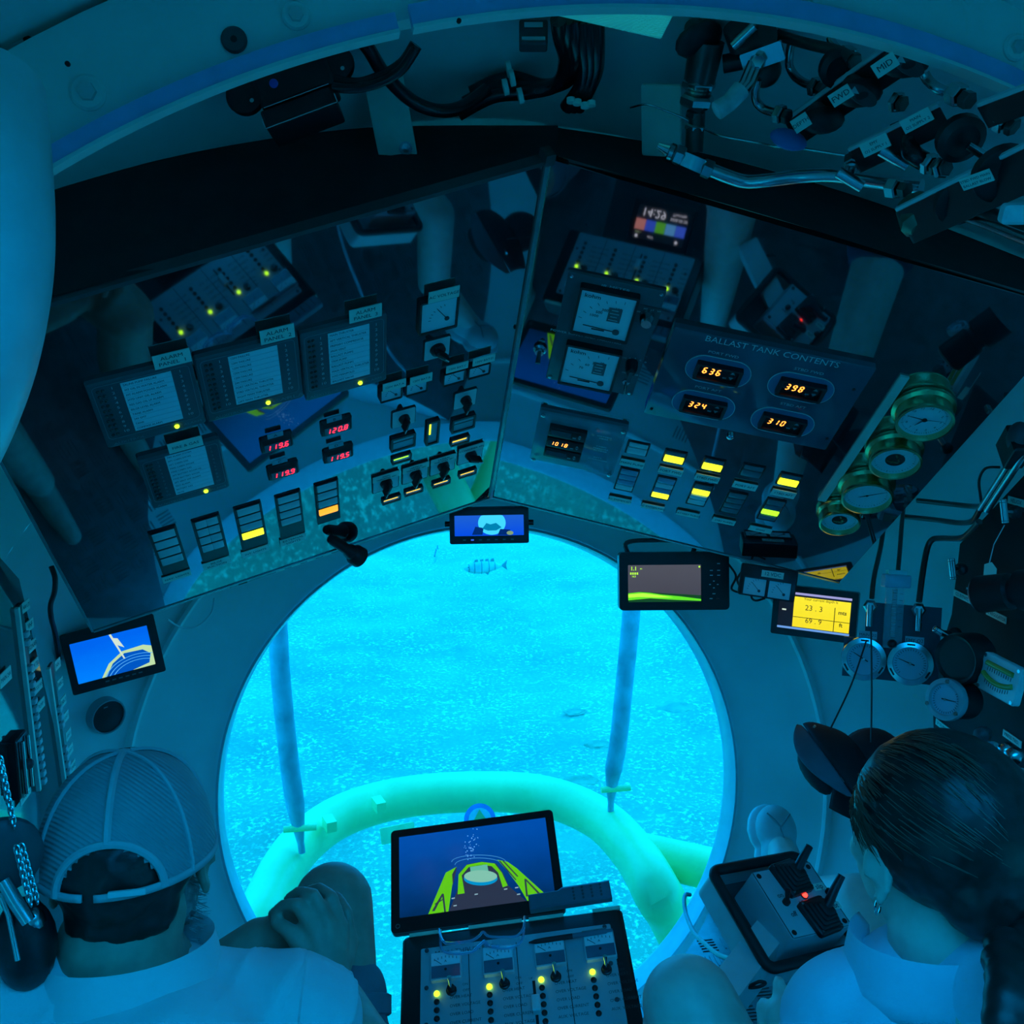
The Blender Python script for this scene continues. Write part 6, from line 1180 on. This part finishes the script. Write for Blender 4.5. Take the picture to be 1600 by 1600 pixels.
# ================================================================ CAPS HANGING ON THE RIGHT WALL
FELT = M('black_felt', (.010, .012, .016), .75, var=.2, bump=.2, bscale=300)
def sheet(fn, nu, nv, th, mat, name, par, m=None):
    mb = MB(); vs_ = [fn(i/nu, j/nv) for j in range(nv+1) for i in range(nu+1)]; n = nu+1
    me_v = [V(v) for v in vs_]; mb.add(vs_, [(j*n+i, j*n+i+1, (j+1)*n+i+1, (j+1)*n+i) for j in range(nv) for i in range(nu)])
    o = mb.build(name, mat, par, m, ang=80); sd = o.modifiers.new('solid', 'SOLIDIFY'); sd.thickness = th; sd.offset = 0; return o
o = P(1372, 1195, 1.72); t = thing('peaked_cap', 'black cap hanging on strings with its crown turned to the wall', 'cap', mat4(o, CR*.82+CU*-.35, CU*.85+CR*.3)); 
sheet(lambda u, v: (.062*math.cos(2*PI*u)*math.cos(v*PI/2*.98), .058*math.sin(2*PI*u)*math.cos(v*PI/2*.98), .075*math.sin(v*PI/2)-.03), 32, 10, .003, FELT, 'crown', t)
sheet(lambda u, v: ((u-.5)*.10*(1-.25*v), -.055-.055*v, -.03+.018*(1-((u-.5)*2)**2)*1.2), 14, 5, .003, FELT, 'brim', t); MB().lathe([(.004, .045), (.004, .048), (0, .049)], 12, T(0, 0, -.002)).build('button', FELT, t)
o = P(1285, 1180, 1.68); m = mat4(o, (P(1328, 1245, 1.60)-P(1240, 1122, 1.75)), (CU*.55+CR*.65)); t = thing('peaked_cap', 'second black cap folded on edge so that the underside of its brim shows', 'cap', m)
UND = M('grey_brim_underside', (.10, .14, .17), .7)
sheet(lambda u, v: ((u-.5)*.168, (.034*(1-(2*u-1)**2))*(.15-1.0*v)-.006*v, .012+.012*v-.03*(2*u-1)**2), 18, 6, .003, UND, 'brim', t); sheet(lambda u, v: ((u-.5)*.168, .004+.055*v*(1-.4*(2*u-1)**2), .014-.030*(2*u-1)**2-.05*v*v), 18, 6, .003, FELT, 'crown', t); MB().ell((.012, -.028, -.012), .048, .020, .026).build('sweat_band', FELT, t); MB().lathe([(.0032, 0), (.0032, .001), (0, .0015)], 12, T(-.048, .018, .012)).build('eyelet', STEEL, t)
pipe('hanging_string', 'left of the two strings holding the black caps', [(1354, 1000, 1.72), (1330, 1070, 1.70), (1297, 1140, 1.68)], .0016, RUBBER, 'string', 6); pipe('hanging_string', 'right of the two strings holding the black caps', [(1361, 985, 1.72), (1362, 1070, 1.71), (1361, 1160, 1.70)], .0016, RUBBER, 'string', 6)
# ================================================================ PEOPLE
class Blob(MB):
    def cap(s, p0, p1, r0, r1=None, n=16):
        p0, p1 = V(p0), V(p1); r1 = r0 if r1 is None else r1; z = p1-p0; L = max(z.length, 1e-5); pr = []
        for i in range(6): a = PI/2*i/5; pr.append((max(r0*math.sin(a), 1e-5), -r0*math.cos(a)))
        for i in range(6): a = PI/2*i/5; pr.append((max(r1*math.cos(a), 1e-5), L+r1*math.sin(a)))
        s.lathe(pr, n, frameZ(p0, z)); return s
    def chain(s, pts, rs):
        for i in range(len(pts)-1): s.cap(pts[i], pts[i+1], rs[i], rs[i+1])
        return s
    def orb(s, c, rx, ry, rz, m=None): return s.ell((0, 0, 0), rx, ry, rz, (m or Matrix.Identity(4)) @ T(*c), 24, 16)
    def solid(s, name, mat, parent=None, vox=.006, smooth=6, fac=.5, pre=None):
        me = s.mesh(name, None, False); o = bpy.data.objects.new(name, me); COL.objects.link(o)
        r = o.modifiers.new('r', 'REMESH'); r.mode = 'VOXEL'; r.voxel_size = vox; r.use_smooth_shade = True
        q = o.modifiers.new('s', 'SMOOTH'); q.factor = fac; q.iterations = smooth
        m2 = bpy.data.meshes.new_from_object(o.evaluated_get(bpy.context.evaluated_depsgraph_get())); bpy.data.objects.remove(o); bpy.data.meshes.remove(me)
        m2.name = name; m2.materials.clear(); m2.materials.append(mat)
        if pre: 
            for v, (co, no) in zip(m2.vertices, [(v.co.copy(), v.normal.copy()) for v in m2.vertices]): v.co = pre(co, no)
        m2.shade_smooth(); return link(name, m2, parent)
SKIN = M('skin_tan', (.50, .33, .24), .5, var=.12, scale=40, bump=.12, bscale=250, sub=.05)
SKIN2 = M('skin_fair', (.78, .62, .52), .45, var=.08, scale=40, bump=.08, bscale=250, sub=.05)
SHIRT = M('pale_shirt_cotton', (.72, .74, .74), .8, var=.05, scale=12, bump=.25, bscale=700)
SHIRT2 = M('light_blue_shirt_cotton', (.60, .68, .78), .8, var=.05, scale=12, bump=.25, bscale=700)
SHORTS = M('dark_shorts_cotton', (.14, .17, .20), .85, var=.12, scale=20, bump=.2, bscale=500)
HAIRD = M('dark_hair', (.022, .018, .016), .38, var=.4, scale=60)
BEARD = M('grey_beard', (.30, .29, .27), .6, var=.4, scale=90)
CAPB = M('cap_front_maroon', (.16, .06, .05), .8, var=.12, bump=.2, bscale=500)
def mesh_fabric():
    m = M('cap_mesh', (.36, .40, .41), .75, var=.06); n = m.node_tree.nodes; l = m.node_tree.links; b = n['Principled BSDF']; t = n.new('ShaderNodeTexCoord')
    wv = n.new('ShaderNodeTexWave'); wv.inputs['Scale'].default_value = 85; wv.bands_direction = 'DIAGONAL'; l.new(t.outputs['Object'], wv.inputs['Vector']); bp = n.new('ShaderNodeBump'); bp.inputs['Strength'].default_value = .7; bp.inputs['Distance'].default_value = .0015
    l.new(wv.outputs['Fac'], bp.inputs['Height']); l.new(bp.outputs[0], b.inputs['Normal']); return m
CAPM = mesh_fabric(); CAPW = M('cap_band', (.50, .54, .54), .75, var=.05, bump=.2, bscale=400)
def wrinkle(amp, sc, seed=0, ridge=0.0):
    def f(c, no):
        q = c*sc+V((seed, 0, 0)); k = abs(mnoise.noise(V((q.x, q.y*.5, q.z)))); k2 = mnoise.noise(q*2.3)
        d = V((mnoise.noise(q+V((9, 0, 0))), mnoise.noise(q+V((0, 7, 0))), mnoise.noise(q+V((0, 0, 5))))); return c+d*amp*(.5+k)+d*amp*.4*k2+no*ridge*((1-abs(mnoise.noise(V((q.x*.55+q.z*.35, q.y*.5, q.z*.9-q.x*.5))))*2.2)**3 if ridge else 0)
    return f
def head_mesh(b, m, ears=True, jaw=1.0):
    """m: head frame, x right, y face, z up, origin between the ears"""
    b.orb((0, -.008, .035), .074, .094, .083, m); b.orb((0, .022, -.035), .060, .072, .072, m); b.orb((0, .062, -.078), .028*jaw, .026, .022, m); b.orb((0, .05, -.03), .052, .045, .06, m)
    b.cap(m @ V((0, .088, .012)), m @ V((0, .108, -.022)), .008, .012); b.orb((-.026, .074, .012), .020, .012, .010, m); b.orb((.026, .074, .012), .020, .012, .010, m); b.orb((0, .083, -.052), .022, .012, .009, m)
    for s_ in (-1, 1): b.orb((s_*.040, .052, -.012), .022, .025, .020, m)
    if ears:
        for s_ in (-1, 1):
            e = m @ T(s_*.076, -.006, -.008) @ RZ(s_*-.35)
            for k in range(10):
                a = -.9+k*.42; b.cap(e @ V((s_*.006, .004-math.cos(a)*.013, math.sin(a)*.026+.004)), e @ V((s_*.006, .004-math.cos(a+.42)*.013, math.sin(a+.42)*.026+.004)), .0045)
            b.orb((0, .004, .0), .006, .013, .022, e); b.orb((s_*.004, .004, -.024), .0055, .008, .010, e)
def finger(b, pts, r0=.0092, r1=.0074):
    n = len(pts); b.chain(pts, [r0+(r1-r0)*i/(n-1) for i in range(n)])

# ---------------------------------------------------------------- the man
HM = P(203, 1352, 1.08); mh = Matrix.Translation(HM) @ RZ(math.radians(2)) @ RX(math.radians(-4))
nb = P(186, 1476, 1.05); ls, rs = P(-75, 1585, 1.0), P(395, 1602, 1.10)
pel = V((-.50, .86, .27)); man = thing('person', 'man in a trucker cap and pale shirt, hands clasped round his raised knee', 'person', T(pel.x, pel.y, FZ)); manI = Matrix.Translation((-pel.x, -pel.y, -FZ))
b = Blob(); head_mesh(b, mh); b.cap(mh @ V((0, -.02, -.05)), nb, .062, .066); b.cap(nb, nb+(pel-nb)*.25, .064, .085)
ch = nb.lerp(pel, .35); b.chain([nb+V((0, 0, -.06)), ch, nb.lerp(pel, .7), pel], [.085, .12, .12, .14]); b.cap(ls+V((0, 0, -.01)), rs+V((0, 0, -.01)), .05, .05)
# right arm
re = P(575, 1700, 1.10); rw = P(517, 1545, 1.20); b.chain([rs, rs.lerp(re, .5), re], [.058, .05, .044]); b.chain([re, re.lerp(rw, .35), re.lerp(rw, .75), rw], [.044, .047, .037, .030])
kn = [P(490, 1455, 1.215), P(513, 1443, 1.222), P(534, 1449, 1.234), P(549, 1470, 1.250)]
for k in kn: b.cap(rw.lerp(k, .12), k, .018, .0105)
b.cap(rw, P(508, 1500, 1.222), .024, .024); b.cap(P(505, 1480, 1.225), P(528, 1478, 1.24), .016, .016)
finger(b, [kn[0], P(464, 1413, 1.213), P(443, 1415, 1.226), P(426, 1429, 1.240)], .0094, .0076); finger(b, [kn[1], P(490, 1399, 1.225), P(468, 1394, 1.246), P(452, 1404, 1.262)], .0096, .0078); finger(b, [kn[2], P(518, 1401, 1.244), P(499, 1388, 1.266), P(482, 1392, 1.285)], .0093, .0075); finger(b, [kn[3], P(542, 1424, 1.262), P(528, 1402, 1.284), P(512, 1398, 1.300)], .0085, .007)
finger(b, [P(500, 1512, 1.208), P(472, 1480, 1.208), P(452, 1455, 1.214), P(431, 1441, 1.222)], .0145, .0086)
# left arm crossing in front
le = P(175, 1660, 1.24); lw = P(405, 1470, 1.275); b.chain([ls, ls.lerp(le, .5), le], [.058, .05, .045]); b.chain([le, le.lerp(lw, .4), le.lerp(lw, .8), lw], [.045, .046, .036, .030]); hp = P(452, 1452, 1.275); b.cap(lw, hp, .027, .026)
for j, (x, y) in enumerate(((478, 1428), (490, 1445), (492, 1462), (486, 1478))): finger(b, [hp, P(x, y, 1.275), P(x+22, y+4, 1.26+.01*j), P(x+30, y+14, 1.25)], .0105, .008)
finger(b, [P(430, 1462, 1.265), P(440, 1436, 1.268), P(452, 1425, 1.272)], .011, .0085)
# raised right leg and left leg
kne = P(520, 1412, 1.345); hip = V((-.37, .93, .26)); ank = V((-.36, 1.50, .18)); b.chain([hip, hip.lerp(kne, .55), kne], [.085, .072, .056]); b.chain([kne+V((0, .005, -.01)), kne.lerp(ank, .35), kne.lerp(ank, .75), ank], [.054, .056, .042, .036])
lk2 = V((-.66, 1.28, .45)); la = V((-.60, 1.52, .17)); lh = V((-.60, .92, .25)); b.chain([lh, lh.lerp(lk2, .5), lk2], [.085, .07, .055]); b.chain([lk2, lk2.lerp(la, .4), la], [.054, .054, .036])
for a_ in (ank, la): b.chain([a_+V((0, -.03, -.035)), a_+V((0, .08, -.045)), a_+V((0, .16, -.045))], [.034, .030, .022])
body = b.solid('body', SKIN, man, .0042, 4); body.matrix_basis = manI
# shirt with collar
b = Blob(); sh_top = nb+V((0, .0, -.035)); b.cap(ls, sh_top+V((0, 0, -.03)), .074, .072); b.cap(sh_top+V((0, 0, -.03)), rs, .072, .076); b.chain([sh_top+V((0, 0, -.05)), ch, nb.lerp(pel, .7), pel+V((0, 0, .05))], [.095, .165, .158, .16]); sle = P(468, 1602, 1.105); b.chain([rs, rs.lerp(sle, .6), sle], [.076, .078, .074]); sll = ls.lerp(le, .5); b.chain([ls, sll], [.076, .080])
b.orb((0, 0, 0), .17, .085, .085, Matrix.Translation(nb.lerp(pel, .22)))
o = b.solid('shirt', SHIRT, man, .0065, 6, pre=wrinkle(.005, 14, 3, .007)); o.matrix_basis = manI
def collar(cen, m, rx, ry, hgt, gap, name, mat, par, inv, flare=.012):
    def f(u, v):
        a = PI/2+gap+(2*PI-2*gap)*u; k = 1+flare/rx*(1-abs(1-2*v)) if False else 1; hh = hgt*(1-(2*v-1)**2)**.5 if v < 0 else 0
        if v < .5: z = hgt*(v*2); g = 0
        else: z = hgt*(1-(v-.5)*2*1.25); g = .010+(v-.5)*2*flare
        return tuple(m @ V(((rx+g)*math.cos(a), (ry+g)*math.sin(a), z)))
    o = sheet(f, 40, 8, .002, mat, name, par); o.matrix_basis = inv; return o
collar(nb, Matrix.Translation(nb+V((.004, .004, -.050))) @ RX(math.radians(-12)), .084, .082, .046, .35, 'collar', SHIRT, man, manI)
MB().tube([sle+V((0, 0, 0))], .01) if False else None
# cuff of the sleeve
ax = (sle-rs).normalized(); o = MB().lathe([(.0765, -.018), (.0785, -.016), (.0785, .004), (.074, .006)], 30, frameZ(sle, ax), cap=False).build('sleeve_cuff', SHIRT, man, manI)
# shorts
b = Blob(); b.orb((0, 0, 0), .18, .13, .12, Matrix.Translation(pel)); hem = hip.lerp(kne, .74); b.chain([hip, hip.lerp(kne, .45), hem], [.105, .092, .079]); hem2 = lh.lerp(lk2, .75); b.chain([lh, hem2], [.105, .082])
o = b.solid('shorts', SHORTS, man, .007, 5, pre=wrinkle(.008, 18, 8)); o.matrix_basis = manI
MB().lathe([(.0795, -.012), (.082, -.010), (.082, .012), (.078, .014)], 32, frameZ(hem, kne-hip), cap=False).build('shorts_hem', SHORTS, man, manI)
# short hair, beard
b = Blob(); b.orb((0, -.018, .030), .079, .098, .082, mh); b.orb((0, -.050, -.025), .060, .046, .040, mh); o = b.solid('hair', HAIRD, man, .006, 3, pre=wrinkle(.004, 60, 2)); o.matrix_basis = manI
b = Blob(); b.orb((0, .050, -.075), .060, .052, .045, mh); b.orb((.050, .02, -.045), .018, .035, .04, mh); b.orb((-.050, .02, -.045), .018, .035, .04, mh); o = b.solid('beard', BEARD, man, .0055, 3, pre=wrinkle(.008, 90, 5)); o.matrix_basis = manI
hs = MB(); random.seed(11)
for k in range(260):                                     # stray beard and temple hairs
    a = random.uniform(-.5, 1.3); z = random.uniform(-.11, -.02); p = mh @ V((.066*math.cos(a)+.002, .02+.055*math.sin(a), z)); d = (mh.to_3x3() @ V((math.cos(a), .3+math.sin(a), -.9+random.random()*.8))).normalized()*random.uniform(.006, .016); hs.tube([p, p+d*.6, p+d], [.0005, .0004, .0002], 3)
hs.build('beard_hairs', BEARD, man, manI)['kind'] = 'stuff'
# the cap
cm_ = mh @ T(0, -.004, .012) @ RX(math.radians(-3)); CRX, CRY, CRZ = .0915, .110, .116
def cap_pt(az, e, k=1.0):
    c = math.cos(e)**.85; return V((CRX*k*c*math.cos(az), CRY*k*c*math.sin(az), CRZ*k*math.sin(e)))
NA, NE = 96, 24
def cap_part(cond, name, mat, th=.0022, k=1.0):
    mb = MB(); vs_ = []; fs = []
    for j in range(NE+1):
        for i in range(NA): vs_.append(cm_ @ cap_pt(2*PI*i/NA, PI/2*.999*j/NE, k))
    for j in range(NE):
        for i in range(NA):
            az = math.degrees(2*PI*(i+.5)/NA) % 360; e = 90*(j+.5)/NE
            if cond(az, e): fs.append((j*NA+i, j*NA+(i+1) % NA, (j+1)*NA+(i+1) % NA, (j+1)*NA+i))
    o = mb.add(vs_, fs).build(name, mat, man, manI, ang=70); bm = bmesh.new(); bm.from_mesh(o.data); bmesh.ops.delete(bm, geom=[v for v in bm.verts if not v.link_faces], context='VERTS'); bm.to_mesh(o.data); bm.free()
    s_ = o.modifiers.new('solid', 'SOLIDIFY'); s_.thickness = th; s_.offset = 1; return o
back = lambda az: min(abs(az-270), 360-abs(az-270))
hole = lambda az, e: back(az) < 33 and e < 25*math.sqrt(max(0, 1-(back(az)/33)**2))
front = lambda az: 28 < az < 152
cap_part(lambda az, e: not front(az) and not hole(az, e), 'cap_mesh_back', CAPM); cap_part(lambda az, e: front(az), 'cap_front_panel', CAPB)
for az in (270, 215, 325, 152, 28):
    mb = MB(); pts = [cm_ @ cap_pt(math.radians(az), PI/2*(.30 if az == 270 else .02)+(PI/2*(.97-(.30 if az == 270 else .02)))*i/14, 1.035) for i in range(15)]; mb.tube(pts, .0042 if az == 270 else .0022, 6).build('cap_seam', CAPW, man, manI)
pts = [cm_ @ cap_pt(math.radians(270+34*math.cos(a)), math.radians(26*math.sin(a)+1), 1.03) for a in [PI*i/20 for i in range(21)]]; MB().tube(pts, .0045, 7).build('cap_opening_edge', CAPW, man, manI)
cap_part(lambda az, e: e < 4.5 and not (255 < az < 262), 'cap_band', CAPW, .003, 1.015)
MB().lathe([(.008, -.002), (.007, .003), (0, .005)], 16, cm_ @ T(0, 0, CRZ*1.02)).build('cap_button', CAPW, man, manI)
o = sheet(lambda u, v: tuple(cm_ @ V(((.086-.012*v*v)*math.sin((u-.5)*2.3)*(1+.12*v), .086*math.cos((u-.5)*2.3)*.9+.012+.075*v*math.cos((u-.5)*2.2), .004-.016*v-.020*(2*u-1)**2))), 20, 6, .003, CAPB, 'cap_brim', man); o.matrix_basis = manI
MB().rbox(.036, .006, .003, .001, cm_ @ mat4(V((.02, -CRY*1.04, .008)), V((1, 0, 0)), V((0, 0, 1)))).build('cap_strap_snap', WPLASTIC, man, manI)
tag(MB().rbox(.42, .44, .13, .05, None, .03).build('seat_cushion', MATTBLACK, None, T(-.50, .86, FZ)), 'low dark seat cushion under the man', 'seat')

# ---------------------------------------------------------------- the woman
HW = P(1462, 1322, .98); wh = Matrix.Translation(HW) @ RZ(math.radians(12)) @ RX(math.radians(-7)) @ RY(math.radians(-4)) @ Matrix.Diagonal((.97, .97, .97, 1))
nb = P(1470, 1472, .97); ls, rs = P(1318, 1588, 1.0), P(1668, 1560, .86); pel = V((.34, .70, .27)); wom = thing('person', 'woman in a light blue shirt with dark tied-back hair, facing the joystick box', 'person', T(pel.x, pel.y, FZ)); womI = Matrix.Translation((-pel.x, -pel.y, -FZ))
b = Blob(); head_mesh(b, wh, jaw=.9); b.cap(wh @ V((0, -.015, -.05)), nb, .050, .052); ch = nb.lerp(pel, .35); b.chain([nb, ch, nb.lerp(pel, .7), pel], [.05, .095, .09, .12]); b.cap(ls+V((0, 0, -.012)), rs+V((0, 0, -.012)), .038, .038)
le = P(1300, 1760, 1.0); lw = P(1252, 1622, 1.10); b.chain([ls, ls.lerp(le, .5), le], [.046, .042, .038]); b.chain([le, le.lerp(lw, .4), lw], [.038, .038, .025])
re = rs+V((.06, .08, -.24)); rw = P(1275, 1600, 1.13); b.chain([rs, re], [.046, .038]); b.chain([re, re.lerp(rw, .4), rw], [.038, .037, .025])
lp = P(1228, 1588, 1.13); b.cap(lw, lp, .023, .024)
for j, pts in enumerate((((1222, 1562, 1.145), (1218, 1545, 1.15), (1217, 1534, 1.155)), ((1205, 1575, 1.15), (1193, 1568, 1.16), (1188, 1580, 1.16)), ((1205, 1588, 1.15), (1192, 1584, 1.155), (1190, 1597, 1.15)), ((1208, 1600, 1.14), (1197, 1600, 1.145), (1196, 1612, 1.14)))): finger(b, [lp]+[P(*p) for p in pts], .0105 if j == 0 else .0095, .0085 if j == 0 else .0075)
rp2 = P(1250, 1572, 1.15); b.cap(rw, rp2, .024, .022)
for j, pts in enumerate((((1240, 1556, 1.16), (1228, 1552, 1.165)), ((1240, 1566, 1.165), (1226, 1566, 1.17)), ((1240, 1578, 1.16), (1228, 1580, 1.16)), ((1245, 1590, 1.15), (1232, 1593, 1.15)), ((1262, 1556, 1.15), (1252, 1546, 1.155)))): finger(b, [rp2]+[P(*p) for p in pts], .0095, .0078)
kl = P(1078, 1572, 1.27); hl = V((.22, .78, .27)); al = V((.18, 1.36, .19)); b.chain([hl, hl.lerp(kl, .5), kl], [.085, .078, .064]); b.chain([kl, kl.lerp(al, .4), al], [.060, .052, .034])
kr = P(1345, 1412, 1.63); hr = V((.46, .80, .27)); ar = P(1222, 1330, 1.93); b.chain([hr, hr.lerp(kr, .5), kr], [.080, .064, .050]); km = P(1246, 1412, 1.80); b.chain([kr, km, ar], [.05, .044, .030])
o = b.solid('body', SKIN2, wom, .0056, 4); o.matrix_basis = womI
b = Blob(); st = nb+V((0, 0, -.03)); b.cap(ls, st+V((0, 0, -.03)), .060, .058); b.cap(st+V((0, 0, -.03)), rs, .058, .062); b.chain([st+V((0, 0, -.045)), ch, nb.lerp(pel, .7), pel+V((0, 0, .05))], [.085, .145, .135, .15]); sle = ls.lerp(le, .55); b.chain([ls, sle], [.060, .062]); b.chain([rs, rs.lerp(re, .6)], [.062, .062]); b.orb((0, 0, 0), .14, .085, .10, Matrix.Translation(nb.lerp(pel, .20))); b.orb((0, 0, 0), .10, .08, .06, Matrix.Translation(nb.lerp(pel, .15)))
o = b.solid('shirt', SHIRT2, wom, .006, 6, pre=wrinkle(.004, 13, 6, .006)); o.matrix_basis = womI
collar(nb, Matrix.Translation(nb+V((-.004, .004, -.040))) @ RZ(math.radians(8)) @ RX(math.radians(-12)), .066, .068, .044, .4, 'collar', SHIRT2, wom, womI, .014)
b = Blob(); b.orb((0, 0, 0), .17, .13, .12, Matrix.Translation(pel)); b.chain([hl, hl.lerp(kl, .4)], [.10, .092]); b.chain([hr, hr.lerp(kr, .4)], [.10, .086]); o = b.solid('shorts', M('navy_shorts', (.05, .08, .14), .85), wom, .007, 5, pre=wrinkle(.006, 18, 4)); o.matrix_basis = womI
# hair: close cap of hair drawn back into a low tail with a braid
b = Blob(); b.orb((0, -.018, .036), .086, .098, .092, wh); b.orb((0, -.070, -.012), .060, .050, .055, wh); b.orb((0, -.020, .030), .083, .085, .070, wh); tie = wh @ V((.035, -.112, -.045)); b.cap(wh @ V((0, -.085, -.02)), tie, .042, .020)
o = b.solid('hair', HAIRD, wom, .005, 3, pre=wrinkle(.0018, 70, 1)); o.matrix_basis = womI
b = Blob(); tail = [tie, P(1588, 1480, .84), P(1592, 1535, .79), P(1588, 1600, .765), P(1584, 1690, .75)]; tp = smoothpath(tail, 4)
for k in range(len(tp)-1): b.orb((0, 0, 0), .021, .017, .020, frameZ(tp[k]+CR*(.007 if k % 2 else -.007), tp[k+1]-tp[k]))
o = b.solid('braid', HAIRD, wom, .005, 2); o.matrix_basis = womI
MB().lathe([(.021, -.012), (.024, -.006), (.022, 0), (.024, .006), (.021, .012)], 20, frameZ(tie, tail[1]-tie), cap=False).build('hair_tie', M('shiny_hair_tie', (.45, .55, .6), .2, metal=.6, bump=.6, bscale=120), wom, womI)
hs = MB(); random.seed(5)
for k in range(420):                                     # loose hairs over the temple and crown
    a = random.uniform(2.0, 4.4); e = random.uniform(.0, 1.35); n0 = V((math.cos(a)*math.cos(e), math.sin(a)*math.cos(e)*.9, math.sin(e))); 
    if k % 3 == 0: n0 = V((-.75-.2*random.random(), .25+.5*random.random(), random.uniform(-.1, .7))).normalized()
    p = wh @ V((n0.x*.087, n0.y*.1-.018, n0.z*.093+.036)); bk = wh.to_3x3() @ (V((0, -1, -.25))-n0*V((0, -1, -.25)).dot(n0)); out_ = wh.to_3x3() @ n0; L = random.uniform(.02, .05)
    hs.tube([p, p+bk*L*.5+out_*.003*random.random(), p+bk*L+out_*random.uniform(-.002, .004)], [.0005, .0005, .0002], 3)
hs.build('loose_hairs', M('brown_hair', (.10, .075, .05), .35, var=.3), wom, womI)['kind'] = 'stuff'
e = wh @ T(-.083, -.002, -.036); MB().lathe([(.0075, -.0011), (.0088, 0), (.0075, .0011), (.0064, 0), (.0075, -.0011)], 22, e @ RZ(.5) @ RX(PI/2) @ T(0, -.006, 0), cap=False).build('hoop_earring', CHROME, wom, womI)
# white sneaker braced against the dome
q, nn = dome(1214, 1305); so = P(1214, 1306, 1.97); m = mat4(so, CR, CU*.72+CF*.5); t = thing('sneaker', 'white canvas sneaker braced against the hull above the joystick tray', 'shoe', m)
b = Blob(); b.orb((0, .012, 0), .042, .052, .036); b.orb((0, -.05, .002), .040, .06, .042); b.solid('upper', M('white_canvas', (.60, .64, .62), .8, var=.05, bump=.2, bscale=500), t, .005, 4); b = Blob(); b.orb((-.010, .016, -.018), .046, .056, .020); b.orb((-.008, -.05, -.018), .043, .06, .020); b.solid('sole', WPLASTIC, t, .005, 3)
for a0, a1 in (((-.022, .036), (.0, .006)), ((.024, .034), (.0, .006)), ((.0, .006), (.004, -.04))): MB().tube([V((a0[0], a0[1], .034)), V(((a0[0]+a1[0])/2, (a0[1]+a1[1])/2, .041)), V((a1[0], a1[1], .041))], .0018, 6).build('stitch_line', GINK, t)
tag(MB().rbox(.42, .44, .13, .05, None, .03).build('seat_cushion', MATTBLACK, None, T(.34, .70, FZ)), 'low dark seat cushion under the woman', 'seat')
